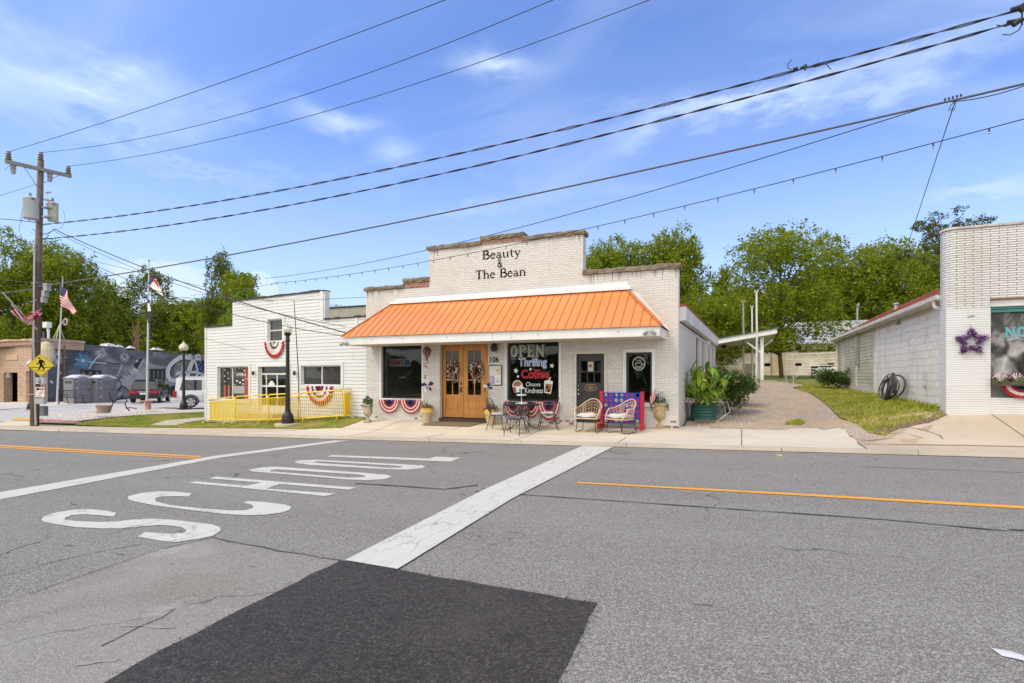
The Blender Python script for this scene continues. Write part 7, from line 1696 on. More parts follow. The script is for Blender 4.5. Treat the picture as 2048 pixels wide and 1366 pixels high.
m = MB()
for i in range(4):
    for j in range(5): p = fl1(.05+i*.09, .05+j*.10)+Vector((0, -.03, 0)); m.add([p, p+Vector((.04, 0, .02)), p+Vector((.05, 0, -.03))], [(0, 1, 2)])
m.build('stars', M_WCL, cl_)
b2, tp2 = flagpole(294, 806, 298, 524, 35.5, 'right metal flagpole with a red and white flag above a dark one', .075)
fa = thing('state_flag', 'limp red, white and blue flag near the top of the right flagpole', 'flag', tuple(onY(300, 580, b2.y)))
def tri(m, pts, y, mi): m.mi = mi; P = [onY(a, b_, y-.25*max(0, (a-298))/28) for a, b_ in pts]; m.prism(P, (0, .012, 0))
m = MB(); tri(m, [(298, 570), (302, 556), (312, 558), (319, 574), (325, 587), (326, 592), (318, 587), (306, 578)], b2.y-.08, 1); tri(m, [(300.5, 549), (307, 557), (313, 561), (317, 576), (308, 563)], b2.y-.12, 0); tri(m, [(297, 571), (296.5, 565), (303, 556), (300.5, 549), (307, 559), (302, 565)], b2.y-.14, 2); m.build('cloth', [M_RED, M_WCL, M_BLUE], fa)
fa = thing('dark_flag', 'limp black flag with white emblem lower on the right flagpole', 'flag', tuple(onY(297, 615, b2.y)))
m = MB(); tri(m, [(295, 598), (299, 600), (302, 622), (304, 630), (301, 644), (296, 646), (294, 636), (293.5, 610)], b2.y-.12, 0); tri(m, [(295, 606), (298.5, 606), (302, 622), (295.5, 623)], b2.y-.15, 1); m.build('cloth', [pm('black_cloth', (.02, .02, .03, 1), .8), M_WCL], fa)
# ================================================================== mural building and brick corner building
MA = T(92, 807, 44.0); MDV = Vector((-.279, .967, 0)).normalized(); MNV = Vector((MDV.y, -MDV.x, 0))
if MNV.dot(Vector((0, 0, 0))-MA) < 0: MNV = -MNV
def onM(px, py, off=0.0): return onP(px, py, MA + MNV*off, MNV)
M_BUFF = brick('buff_brick', (.50, .32, .22, 1), (.60, .42, .31, 1), (.22, .17, .13, 1), .36, .125, .012, .6, .85, .35, (.32, .20, .13, 1), .5)
k = N('mural_paint'); o_ = k.obj(); sx_ = k.n('SeparateXYZ', {0: o_}); mp_ = k.n('Mapping', {'Vector': o_, 'Scale': (.35, .35, .9)}).outputs[0]
cl_ = k.noise(mp_, .55, 6, .55, .6); col = k.ramp(cl_, [(.35, (.055, .06, .075, 1)), (.5, (.13, .135, .155, 1)), (.66, (.42, .42, .43, 1))])
M_MUR = k.out(k.prin(col, .7, bump=k.noise(o_, 8, 3), bs=.1))
mu = thing('mural_building', 'long grey wall painted with fireworks, an airplane, hands and script lettering', 'building', tuple(MA))
mtop = onM(220, 692.5).z; mtop2 = 4.1
far = onM(430, 700); ufar = (far-MA).dot(MDV)
def putM(u, d, z): p = MA+MDV*u-MNV*d; return (p.x, p.y, z)
def mU(px): return (onM(px, 760)-MA).dot(MDV)
z_lo = MA.z-.6
mw = [(mU(161), mU(203), onM(180, 762).z, onM(180, 740).z), (mU(296), mU(330), onM(315, 775).z, onM(315, 738).z)]
m = MB(); wall_open(m, 0, ufar+3, [(0, mU(172), z_lo, mtop+.25), (mU(172), mU(252), z_lo, mtop), (mU(252), ufar+3, z_lo, mtop-.25)], mw, putM, 0, .3)
m.build('mural_wall', M_MUR, mu)
m = MB(); m.quad(putM(0, .3, z_lo), putM(ufar, .3, z_lo), putM(ufar, 8, z_lo), putM(0, 8, z_lo)); m.quad(putM(0, 8, z_lo), putM(ufar, 8, z_lo), putM(ufar, 8, mtop-.4), putM(0, 8, mtop-.4)); m.quad(putM(0, .3, mtop-.4), putM(ufar, .3, mtop-.4), putM(ufar, 8, mtop-.4), putM(0, 8, mtop-.4)); m.build('rear_wall', M_INT, mu)
for (a, b, c, d) in mw:
    m = MB(); nn_ = 3 if a == mw[0][0] else 4
    def mbx(u0, u1, z0, z1, d0=.02, d1=.12): m.add([putM(u0, d0, z0), putM(u1, d0, z0), putM(u1, d1, z0), putM(u0, d1, z0), putM(u0, d0, z1), putM(u1, d0, z1), putM(u1, d1, z1), putM(u0, d1, z1)], [(0, 3, 2, 1), (4, 5, 6, 7), (0, 1, 5, 4), (1, 2, 6, 5), (2, 3, 7, 6), (3, 0, 4, 7)])
    for i in range(nn_+1): u = a+(b-a)*i/nn_; mbx(u-.12, u+.12, c, d)
    mbx(a, b, d-.12, d, .015, .125); mbx(a, b, (c+d)/2-.04, (c+d)/2+.04, .015, .125) if nn_ == 4 else None
    f = m.build('window', M_BLKFR, mu); m = MB(); m.quad(putM(a, .1, c), putM(b, .1, c), putM(b, .1, d), putM(a, .1, d)); m.build('pane', pm('dusty_pane', (.20, .20, .17, 1), .4), f)
m = MB()
def mstroke(pts, w_, mi=0, off=.02): m.mi = mi; m.ribbon([onM(a, b_, off) for a, b_ in pts], w_, MNV)
rnd = random.Random(44)
def firework(cx, cy, r_, n, mi, w_=.045):
    for i in range(n):
        a = 2*math.pi*i/n+rnd.uniform(-.1, .1); r0 = r_*rnd.uniform(.15, .4); r1 = r_*rnd.uniform(.7, 1.05); P = []
        for q in range(4): rr = r0+(r1-r0)*q/3; P.append((cx+rr*math.cos(a)*1.0, cy+rr*math.sin(a)+.06*rr*rr/r_))
        mstroke(P, w_, mi)
firework(116, 715, 19, 30, 0, .045); firework(166, 721, 19, 34, 1, .045); firework(203, 706, 14, 22, 0, .035); firework(249, 714, 11, 26, 0, .03); firework(166, 721, 5, 14, 0, .05); firework(128, 748, 5, 12, 2, .06); firework(120, 746, 4, 10, 0, .05)
mstroke([(204, 707), (192, 717), (184, 727), (178, 738)], .10); mstroke([(244, 729), (240, 740), (235, 752)], .08, 0); mstroke([(150, 718), (180, 724), (212, 727)], .07, 0)
mstroke([(100, 762), (106, 766)], .2, 0); mstroke([(208, 777), (230, 752)], .05, 0)
mu_p = m.build('painted_fireworks', [pm('mural_white', (.66, .67, .70, 1), .7), pm('mural_blue', (.14, .40, .62, 1), .7), pm('mural_red', (.45, .10, .08, 1), .7)], mu)
m = MB()
def mpoly(pts, mi, off): m.mi = mi; P = [onM(a, b_, off) for a, b_ in pts]; m.add(P, [tuple(range(len(P)))])
c5 = lambda X_, Y_: (220+X_/8.533, 680+Y_/8.533)
def mp5(pts, mi, off): mpoly([c5(*q) for q in pts], mi, off)
# airplane, hand with cup, second hand
mpoly([(213, 722), (216, 723.5), (226, 726.5), (236, 726.5), (243, 727.5), (238, 729), (227, 729), (217, 727)], 2, .02)
mp5([(540, 280), (610, 320), (610, 420), (540, 520), (470, 545), (400, 520), (370, 480), (420, 370), (470, 320)], 0, .02)
mp5([(545, 295), (590, 320), (560, 370), (480, 505), (430, 470), (400, 440), (430, 380), (480, 330)], 2, .025); mp5([(560, 320), (590, 335), (500, 500), (470, 480)], 1, .03); mp5([(380, 490), (420, 480), (480, 510), (500, 530), (450, 545), (395, 520)], 3, .03); mp5([(440, 350), (480, 340), (480, 370), (450, 380)], 3, .03)
mp5([(540, 520), (610, 450), (640, 520), (640, 650), (600, 640), (575, 590)], 1, .02)
mp5([(165, 680), (190, 640), (240, 600), (245, 565), (290, 545), (330, 570), (370, 590), (400, 620), (405, 660), (380, 720), (395, 800), (360, 880), (330, 860), (280, 820), (210, 780), (180, 760)], 1, .02)
for q in ([(190, 640), (215, 655), (240, 640)], [(245, 570), (270, 590), (300, 600)], [(170, 690), (190, 750), (200, 780)], [(210, 780), (280, 820), (330, 880), (350, 920)], [(290, 545), (330, 570), (370, 590)]): m.mi = 2; m.ribbon([onM(*c5(*p), .03) for p in q], .09, MNV)
mp5([(335, 545), (370, 535), (400, 570), (380, 590)], 3, .03); mp5([(130, 850), (200, 770), (215, 790), (140, 885)], 2, .025)
mp5([(130, 900), (200, 880), (215, 920), (140, 980), (125, 990)], 1, .02); mp5([(190, 980), (215, 910), (230, 1030), (130, 1035), (130, 1010)], 2, .022)
MH_ = [pm('mural_grey', (.28, .28, .29, 1), .7), pm('mural_light', (.40, .40, .40, 1), .7), pm('mural_dark', (.035, .035, .04, 1), .7), pm('mural_pale', (.62, .62, .62, 1), .7)]
m.build('painted_hands', MH_, mu); m = MB()
mp5([(940, 760), (1000, 755), (1020, 795), (1100, 765), (1180, 770), (1180, 1010), (940, 1000)], 2, .02)
m.build('painted_base_shadow', MH_, mu)  # dark shadow at the wall base, painted as a flat shape
m = MB()
def sw5(pts, w_, mi=0, off=.03): m.mi = mi; m.ribbon([onM(*c5(*p), off) for p in pts], w_, MNV)
for dx, mi, off in ((14, 1, .025), (0, 0, .035)):
    q = lambda L: [(a+dx, b_+dx*.8) for a, b_ in L]
    sw5(q([(1560, 330), (1400, 310), (1300, 290), (1200, 300), (1100, 360), (1020, 440), (988, 530), (992, 620), (1030, 680), (1090, 700), (1160, 670), (1220, 590), (1240, 500), (1232, 430)]), [.3, .4, .55, .55, .5, .5, .6, .6, .5, .45, .4, .35, .3, .2], mi, off)
    sw5(q([(1430, 310), (1390, 410), (1350, 520), (1310, 670)]), [.4, .6, .7, .5], mi, off); sw5(q([(1430, 310), (1470, 420), (1500, 530)]), .3, mi, off)
    sw5(q([(1130, 600), (1150, 570), (1200, 555), (1350, 548), (1460, 550), (1510, 530)]), [.35, .35, .3, .3, .3, .2], mi, off); sw5(q([(1350, 245), (1390, 280), (1430, 310), (1470, 270), (1520, 255), (1552, 290)]), .28, mi, off)
    sw5(q([(1470, 655), (1480, 600), (1520, 560), (1560, 580), (1540, 640), (1500, 665)]), .3, mi, off); sw5(q([(1570, 560), (1555, 650), (1590, 660)]), .35, mi, off); sw5(q([(1600, 570), (1585, 655)]), .35, mi, off)
mp5([(1455, 345), (1620, 352), (1620, 552), (1535, 555)], 2, .03)
for X_, Y_ in ((1495, 355), (1560, 360), (1545, 385), (1520, 425), (1570, 455), (1610, 420), (1545, 495), (1590, 525), (1612, 480)): m.mi = 0; m.add([onM(*c5(X_+(12 if i % 2 == 0 else 5)*math.cos(R(36*i-90)), Y_+(12 if i % 2 == 0 else 5)*math.sin(R(36*i-90))), .045) for i in range(10)], [tuple(range(10))])
m.build('script_lettering', [pm('mural_white', (0, 0, 0, 1)), M_BLACKLET, pm('mural_navy', (.03, .05, .22, 1), .7)], mu)
for px, w_ in ((216, 12), (238, 7), (310, 12), (262, 6)): m = MB(); u = mU(px); z_ = onM(px, 696).z; m.add([putM(u, .1, mtop-.05), putM(u+w_*.12, .1, mtop-.05), putM(u+w_*.12, .6, mtop-.05), putM(u, .6, mtop-.05), putM(u+.2, .3, mtop+.22), putM(u+w_*.08, .3, mtop+.18)], [(0, 1, 5, 4), (1, 2, 5), (2, 3, 4, 5), (3, 0, 4)]); m.build('roof_debris', M_WHITE, mu)
# brick corner building in front-left of the mural
bb = thing('brick_corner_building', 'buff brick corner building with dark recessed doorway behind the crossing sign', 'building', (MA.x-6, MA.y-3, MA.z))
ztb = onM(95, 682).z
cA = MA+MNV*.25; ZT2 = ztb
def bq(m, p0, p1, z0, z1, th, nrm):
    a, b_ = Vector(p0), Vector(p1); n_ = Vector(nrm)*th; m.prism([(a.x, a.y, z0), (b_.x, b_.y, z0), (b_.x, b_.y, z1), (a.x, a.y, z1)], (n_.x, n_.y, 0))
corner = onP(78, 800, cA, MNV); endr = onP(168, 700, cA, MNV)
m = MB(); bq(m, onP(95, 760, cA, MNV), endr, onP(130, 699, cA, MNV).z, ztb, .35, -MNV); bq(m, corner, onP(95, 760, cA, MNV), z_lo, ztb, .35, -MNV); m.build('side_parapet', M_BUFF, bb)
FD = Vector((-.985, -.02, 0)).normalized()
cy = corner.y; fyP = lambda px, py: onY(px, py, cy+.0)
xa, xb = fyP(-90, 700).x, corner.x
op1 = (fyP(7, 0).x, fyP(35, 0).x, z_lo, fyP(20, 745).z); op2 = (fyP(52, 0).x, fyP(66, 0).x, z_lo, fyP(60, 742).z)
m = MB(); wall_open(m, xa, xb, [(xa, xb, z_lo, ztb)], [op1, op2], lambda u, d, z: (u, cy+d, z), 0, .6); m.build('front_wall', M_BUFF, bb)
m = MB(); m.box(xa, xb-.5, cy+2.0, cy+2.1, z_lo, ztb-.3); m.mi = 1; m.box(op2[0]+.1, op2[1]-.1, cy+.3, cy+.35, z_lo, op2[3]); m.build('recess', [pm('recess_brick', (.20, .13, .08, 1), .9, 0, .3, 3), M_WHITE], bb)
m = MB(); m.box(xa, xb+.1, cy-.10, cy-.001, fyP(40, 693).z, fyP(40, 689.5).z); m.build('string_course', pm('dark_course', (.25, .14, .10, 1), .9), bb)
m = MB(); rough_slab(m, xa, xb+.1, cy-.12, cy+.6, ztb+.001, ztb+.16, .7, .03, 4); m.build('coping', pm('buff_coping', (.52, .36, .26, 1), .9, 0, .3, 2), bb)
m = MB(); a = onP(78, 760, cA, MNV); m.prism([tuple(Vector((a.x, a.y, ztb+.001))+MNV*.1), tuple(Vector((a.x, a.y, ztb+.2))+MNV*.1), tuple(Vector((a.x, a.y, ztb+.2))-MNV*.4), tuple(Vector((a.x, a.y, ztb+.001))-MNV*.4)], endr-a+Vector((0, 0, a.z-endr.z))); m.build('side_coping', pm('buff_coping', (0, 0, 0, 1)), bb)
m = MB(); a, b_ = fyP(11, 720), fyP(36, 709); m.box(a.x, b_.x, cy-.06, cy-.002, a.z, b_.z); m.build('stone_panel', pm('tan_panel', (.55, .38, .27, 1), .8), bb)
m = MB(); p = onY(92, 706, cy-1.2); m.tube([p+Vector((0, -.05, 0)), p+Vector((0, .05, 0))], .0001, 3) if False else None
m.lathe([(.001, -.9), (.35, -.75), (.5, -.3), (.5, .3), (.35, .75), (.001, .9)], tuple(p), 14); o = m.build('oval_sign', pm('cream_sign', (.62, .52, .32, 1), .6), None); o.scale = (1, 1, 1); tag(o, 'cream oval sign projecting from the brick corner behind the pole', 'sign')
for px in (3, 32):
    p = fyP(px, 749); m = MB(); m.cyl((p.x, cy-.5, p.z), (p.x+.35, cy-.7, p.z-.15), .12, .16, 8); m.build('spotlight', M_GALV, bb)
# roof things
t_ = thing('roof_tripod', 'pale tripod frame with a ring standing on the brick building roof', 'tripod', tuple(onP(118, 680, cA-MNV*1.5, MNV)))
apex = onP(119, 651, cA-MNV*1.5, MNV)
for px in (102, 110, 133): m = MB(); f_ = onP(px, 680, cA-MNV*(1.0 if px == 110 else 1.6), MNV); f_.z = ztb-.2; m.tube([f_, apex], .05, 5); m.build('leg', pm('olive_steel', (.42, .38, .18, 1), .6), t_)
c_ = onP(131, 644, cA-MNV*1.5, MNV); m = MB(); m.tube([c_+Vector((.28*math.cos(R(a)), 0, .28*math.sin(R(a)))) for a in range(0, 360, 30)], .07, 5, closed=True); m.tube([apex, c_-Vector((.3, 0, 0))], .06, 5); m.build('ring', pm('pinkish_ring', (.5, .33, .27, 1), .6), t_)
t_ = thing('roof_camera', 'white camera housing on a short mast beside the utility pole', 'camera', tuple(onY(96, 675, cy+1)))
m = MB(); p = onY(95, 650, cy+1); m.bev(p.x-.35, p.x+.25, p.y-.2, p.y+.2, p.z-.25, p.z+.25, .08); m.build('housing', M_WHITE, t_); m = MB(); q = onY(97, 665, cy+1); m.tube([p, q, Vector((q.x, q.y, ztb))], .10, 6); m.build('mast', M_WHITE, t_); m = MB(); m.bev(q.x-.5, q.x-.15, q.y-.2, q.y+.2, q.z-.5, q.z+.1, .05); m.build('speaker', M_IRON, t_)
p = onM(216, 690, -1.5); m = MB(); m.lathe([(.9, -.3), (.85, .1), (.5, .4), (.001, .5)], (p.x, p.y, mtop-.1), 14); tag(m.build('roof_dome', pm('pale_pink_dome', (.6, .48, .42, 1), .8)), 'pale pink rounded cowl on the mural building roof', 'vent')
p = onM(275, 700, -1.0); m = MB()
for i in range(14): rnd = random.Random(i); m.tube([p+Vector((rnd.uniform(-.5, .5), 0, -.5)), p+Vector((rnd.uniform(-.8, .2), rnd.uniform(-.3, .3), rnd.uniform(.8, 3.2)))], .035, 4)
tag(m.build('bare_shrub', pm('reddish_twigs', (.25, .13, .09, 1), .9)), 'bare reddish twigs standing up behind the mural wall', 'shrub')
# ================================================================== portable toilets
def toilet(px0, px1, pside, t, label, grp='portable toilets in front of the mural', sideL=True):
    b_ = T((px0+px1)/2, 806.5, t); w_ = 1.45; h_ = 2.2*t/43
    rz_ = R(90); t_ = thing('portable_toilet', label, 'portable toilet', tuple(b_), rz_, grp)
    M_PT = pm('grey_plastic', (.17, .17, .185, 1), .5, 0, .12, 3); M_PTL = pm('lighter_grey_plastic', (.22, .22, .235, 1), .5); M_PR = pm('white_plastic_roof', (.72, .74, .76, 1), .4)
    m = MB(); m.bev(-w_/2, w_/2, 0, 1.3, .05, h_*.90, .03); m.build('cabin', M_PT, t_, False)
    m = MB(); m.bev(-w_*.30, w_*.27, -.04, -.001, .12, h_*.84, .012); 
    P = [(w_*.285*math.cos(R(a))-w_*.015, h_*.84+.12*h_*math.sin(R(a))) for a in range(0, 181, 15)]; m.prism([(a, -.04, b__) for a, b__ in P], (0, .039, 0)); dr = m.build('door', M_PTL, t_, False)
    m = MB(); m.bev(-w_*.24, w_*.21, -.055, -.041, .25, h_*.32, .006); m.build('door_panel', M_PT, dr, False)
    for q0, q1 in ((.36, .58), (.62, .82)): m = MB(); m.bev(-w_*.24, w_*.21, -.055, -.041, h_*q0, h_*q1, .006); m.build('door_panel', M_PT, dr, False)
    m = MB(); m.box(w_*.21, w_*.27, -.07, -.042, h_*.46, h_*.52); m.build('latch', M_BLKFR, dr, False)
    m = MB(); n = 12; vs = []
    for i in range(n+1):
        a = math.pi*i/n; x = -w_/2-.03+(w_+.06)*i/n; z_ = h_*.90+.11*h_*max(0, math.sin(a))**1.5; vs += [(x, -.06, z_), (x, 1.35, z_), (x, -.06, z_+.05), (x, 1.35, z_+.05)]
    fs_ = []
    for i in range(n): o_ = i*4; fs_ += [(o_, o_+4, o_+6, o_+2), (o_+2, o_+6, o_+7, o_+3), (o_+1, o_+3, o_+7, o_+5), (o_, o_+1, o_+5, o_+4)]
    m.add(vs, fs_); m.prism([(-w_/2, -.001, h_*.895)]+[(-w_/2+w_*i/n, -.001, h_*.90+.11*h_*math.sin(math.pi*i/n)**1.5) for i in range(n+1)]+[(w_/2, -.001, h_*.895)], (0, .02, 0)); m.build('roof', M_PR, t_, False, False)
    for z_ in (.25, .55, .78): m = MB(); m.cyl((-w_*.345, -.05, h_*z_), (-w_*.345, -.01, h_*z_), .05, .05, 8); m.build('hinge', pm('hinge_white', (.6, .6, .6, 1), .5), t_, False)
    m = MB(); m.box(-w_/2-.015, -w_/2-.001, .25, 1.1, h_*.72, h_*.80); m.build('side_vent', M_BLKFR, t_, False)
    return t_
toilet(147, 188.5, 126, 42.5, 'grey portable toilet with white roof, left one of the pair')
toilet(194, 235, 189, 43.5, 'grey portable toilet with white roof, right one of the pair')
# ================================================================== benches, tub, pedestal
def slat_bench(base, rz_, w_, label):
    t_ = thing('iron_bench', label, 'bench', tuple(base), rz_)
    m = MB()
    for i in range(14): x = -w_/2+w_*i/13; m.tube([(x, .0, .42), (x, .12, .62), (x, .18, .95)], .016, 4)
    m.tube([(-w_/2, .18, .95), (w_/2, .18, .95)], .022, 5); m.build('backrest', M_IRON, t_, False)
    m = MB()
    for i in range(6): m.beam((-w_/2, -.05-.08*i, .42), (w_/2, -.05-.08*i, .42), .05, .02)
    m.build('seat', M_IRON, t_, False)
    for sx in (-1, 1):
        x = sx*w_/2; m = MB(); m.tube([(x, .15, 0), (x, .05, .42), (x, -.1, .62), (x, -.45, .64), (x, -.55, .5), (x, -.45, .42), (x, -.5, .2), (x, -.65, 0)], .025, 5); m.build('arm', M_IRON, t_, False)
    return t_
slat_bench(T(138, 808.5, 36.5), R(200), 1.15, 'black iron slatted bench left of the portable toilets')
slat_bench(T(228, 822.5, 27.5), R(149), .7, 'black iron bench seen end on behind the round brick tub')
b_ = T(208, 826, 27); t_ = thing('brick_tub', 'low flared brick tub planter on the white gravel', 'planter', tuple(b_))
m = MB(); m.lathe([(.24, 0), (.28, .12), (.33, .30), (.36, .34), (.37, .38), (.33, .38), (.3, .3)], (0, 0, 0), 18); m.build('bowl', brick('tub_brick', (.45, .26, .18, 1), (.36, .22, .16, 1), (.42, .37, .3, 1), .16, .08, .015, .9), t_, False)
m = MB(); m.box(-.9, -.3, -.2, .2, 0, .07); m.build('base_slab', M_OLDC, t_, False)
b_ = T(296, 819, 31.5); t_ = thing('pedestal_basin', 'terracotta birdbath shaped pedestal at the foot of the right flagpole', 'birdbath', tuple(b_)); M_TC = pm('terracotta', (.46, .26, .19, 1), .85, 0, .2, 4)
m = MB(); m.lathe([(.16, 0), (.15, .3), (.13, .36), (.16, .42)], (0, 0, 0), 16); m.build('stem', M_TC, t_, False); m = MB(); m.lathe([(.16, .42), (.33, .47), (.35, .53), (.30, .53), (.1, .48)], (0, 0, 0), 20); m.build('basin', M_TC, t_, False)
m = MB(); p = T(252, 816.5, 29); m.tube([p, p+Vector((.3, 0, .05)), p+Vector((.7, .1, 0))], .035, 5); tag(m.build('branch', pm('fallen_wood', (.2, .17, .13, 1), .9)), 'short fallen branch on the gravel left of the pedestal', 'branch')
# ================================================================== vehicles
def loft(mb, secs):      # secs: list of rings (equal counts)
    o = len(mb.v); n = len(secs[0])
    for s_ in secs: mb.v += [tuple(p) for p in s_]
    for i in range(len(secs)-1):
        for j in range(n): mb.f.append((o+i*n+j, o+i*n+(j+1) % n, o+(i+1)*n+(j+1) % n, o+(i+1)*n+j)); mb.m.append(mb.mi)
    mb.f.append(tuple(o+j for j in reversed(range(n)))); mb.m.append(mb.mi); mb.f.append(tuple(o+(len(secs)-1)*n+j for j in range(n))); mb.m.append(mb.mi)
M_RUB = pm('tyre_rubber', (.02, .02, .02, 1), .8); M_CHR = pm('alloy', (.6, .6, .62, 1), .25, .8, .05); M_CARGL = pm('car_glass', (.012, .014, .016, 1), .05, 0, .1, 1, 0, 60, .8)
def suv(base, rz_, L_, W_, Hh, paint, label, tail, boxy, rails):
    """x: length (front +x), y: width"""
    t_ = thing('parked_suv', label, 'car', tuple(base), rz_); hw = W_/2; zb = .32; zs = Hh*.56
    m = MB(); secs = []
    prof = [(-L_/2, .50, zs*.92, .90), (-L_/2+.08, .38, zs*.99, .97), (-L_/2+.5, zb, zs*1.02, 1), (0, zb, zs*1.03, 1), (L_*.22, zb, zs*1.0, 1), (L_*.30, zb, zs*.96, .99), (L_/2-.35, .36, zs*.86, .96), (L_/2-.08, .42, zs*.74, .9), (L_/2, .5, zs*.6, .84)]
    for x, z0, z1, s_ in prof: y = hw*s_; secs.append([(x, -y*.94, z0), (x, y*.94, z0), (x, y, z0+.15), (x, y*1.0, (z0+z1)*.55), (x, y*.95, z1-.05), (x, y*.88, z1), (x, -y*.88, z1), (x, -y*.95, z1-.05), (x, -y, (z0+z1)*.55), (x, -y, z0+.15)])
    loft(m, secs); m.build('body', paint, t_, False, False)
    m = MB(); rs = .05 if boxy else .35; xr0, xr1 = -L_/2+.10, L_*.20
    gh = [(xr0, hw*.90, zs*1.0), (xr0+rs, hw*.74, Hh-.05), (xr0+rs+.25, hw*.76, Hh), (0.15, hw*.77, Hh), (L_*.07, hw*.74, Hh-.06), (xr1+.25, hw*.87, zs*1.0)]
    vs = []; 
    for x, y, z_ in gh: vs += [(x, -y, z_), (x, y, z_)]
    roofv = [(x, y, z_) for x, y, z_ in gh]
    n = len(gh); fs_ = []
    for i in range(n-1): fs_.append((2*i, 2*i+1, 2*i+3, 2*i+2))
    bl = []   # lower belt line
    o_ = len(vs)
    for x, y, z_ in gh: vs += [(x, -hw*.90, zs*.99), (x, hw*.90, zs*.99)]
    for i in range(n-1): fs_.append((2*i, 2*i+2, o_+2*i+2, o_+2*i)); fs_.append((2*i+1, o_+2*i+1, o_+2*i+3, 2*i+3))
    m.add(vs, fs_); cab = m.build('cabin', paint, t_, False)
    def sidep(x, f_, sy, off): # point on the cabin side at height fraction f_
        z_ = zs+(Hh-.08-zs)*f_; yt = hw*.90+(hw*.77-hw*.90)*f_; return (x, sy*(yt+off), z_)
    for sy in (-1, 1):
        wins = [(xr0+.22+rs*.5, -L_*.19), (-L_*.165, L_*.0), (L_*.03, L_*.20)]
        for i, (x0_, x1_) in enumerate(wins):
            m = MB(); P = [sidep(x0_, .04, sy, .006), sidep(x1_+(.12 if i == 2 else 0), .04, sy, .006), sidep(x1_-(.32 if i == 2 else 0), .88, sy, .010), sidep(x0_+(rs*.4+.12 if i == 0 else 0), .88, sy, .010)]; m.prism(P, (0, sy*.004, 0)); m.build('side_window', M_CARGL, t_, False)
        m = MB(); m.prism([(-.0, sy*(hw*.995), zs*.80), (.18, sy*(hw*.995), zs*.80), (.18, sy*(hw*.995), zs*.84), (0, sy*(hw*.995), zs*.84)], (0, sy*.03, 0)); m.build('door_handle', M_CHR, t_, False); m = MB(); m.prism([(-L_*.17, sy*(hw*.995), zs*.80), (-L_*.17+.18, sy*(hw*.995), zs*.80), (-L_*.17+.18, sy*(hw*.995), zs*.84), (-L_*.17, sy*(hw*.995), zs*.84)], (0, sy*.03, 0)); m.build('door_handle', M_CHR, t_, False)
        for xx in (-L_*.178, L_*.012, L_*.225): m = MB(); m.box(xx-.006, xx+.006, sy*(hw*1.001), sy*(hw*1.003), zb+.1, zs*.93); m.build('door_gap', M_BLKFR, t_, False)
        if rails: m = MB(); m.tube([(xr0+rs+.3, sy*hw*.68, Hh-.01), (xr0+rs+.4, sy*hw*.68, Hh+.05), (.1, sy*hw*.68, Hh+.05), (.2, sy*hw*.68, Hh-.01)], .022, 5); m.build('roof_rail', M_CHR, t_, False)
        m = MB(); m.bev(L_*.20, L_*.20+.18, min(sy*hw, sy*(hw+.2)), max(sy*hw, sy*(hw+.2)), zs*.98, zs*.98+.2, .04); m.build('mirror', paint, t_, False)
        for xx in (-L_*.31, L_*.32):
            m = MB(); m.cyl((xx, sy*(hw-.22), .37), (xx, sy*(hw+.012), .37), .37, .37, 24); w_ = m.build('wheel', M_RUB, t_, False)
            m = MB(); m.cyl((xx, sy*(hw+.013), .37), (xx, sy*(hw+.018), .37), .25, .25, 20)
            m.mi = 1
            for q in range(5): a = R(72*q+20); m.add([(xx+.07*math.cos(a+.5), sy*(hw+.022), .37+.07*math.sin(a+.5)), (xx+.22*math.cos(a+.42), sy*(hw+.022), .37+.22*math.sin(a+.42)), (xx+.22*math.cos(a+.85), sy*(hw+.022), .37+.22*math.sin(a+.85)), (xx+.07*math.cos(a+.75), sy*(hw+.022), .37+.07*math.sin(a+.75))], [(0, 1, 2, 3)])
            m.build('rim', [M_CHR, M_BLKFR], w_, False)
            m = MB(); m.tube([(xx+.43*math.cos(R(a)), sy*(hw+.004), .37+.43*math.sin(R(a))) for a in range(-5, 186, 15)], .045, 5); m.build('wheel_arch', M_IRON, t_, False)
        m = MB(); x = -L_/2; 
        if boxy: m.prism([(x-.02, sy*hw*.84, zs*.62), (x-.02, sy*hw*.97, zs*.62), (x-.02, sy*hw*.97, zs*.98), (x-.02, sy*hw*.84, zs*.98)], (.12, 0, 0)); m.prism([(x+.05, sy*hw*.985, zs*.62), (x+.2, sy*hw*.985, zs*.62), (x+.2, sy*hw*.985, zs*.98), (x+.05, sy*hw*.985, zs*.98)], (0, sy*.02, 0))
        else: m.prism([(x-.03, sy*hw*.42, zs*.74), (x-.03, sy*hw*.93, zs*.72), (x-.03, sy*hw*.95, zs*.95), (x-.03, sy*hw*.45, zs*.90)], (.12, 0, 0)); m.prism([(x+.05, sy*hw*.975, zs*.74), (x+.3, sy*hw*.99, zs*.80), (x+.3, sy*hw*.99, zs*.90), (x+.05, sy*hw*.975, zs*.94)], (0, sy*.02, 0))
        m.build('tail_light', tail, t_, False)
        m = MB(); m.bev(L_/2-.25, L_/2-.04, min(sy*hw*.55, sy*hw*.86), max(sy*hw*.55, sy*hw*.86), zs*.66, zs*.80, .02); m.build('headlight', M_CHR, t_, False)
    a0_, a1_ = gh[0], gh[1]; m = MB(); f0, f1 = .12, .92; v0, v1 = Vector(a0_), Vector(a1_); p0, p1 = v0.lerp(v1, f0), v0.lerp(v1, f1)
    m.prism([(p0.x-.012, -p0.y*.88, p0.z), (p0.x-.012, p0.y*.88, p0.z), (p1.x-.012, p1.y*.86, p1.z), (p1.x-.012, -p1.y*.86, p1.z)], (-.006, 0, .003)); m.build('rear_window', M_CARGL, t_, False)
    a0_, a1_ = gh[4], gh[5]; m = MB(); v0, v1 = Vector(a0_), Vector(a1_); p0, p1 = v0.lerp(v1, .05), v0.lerp(v1, .95)
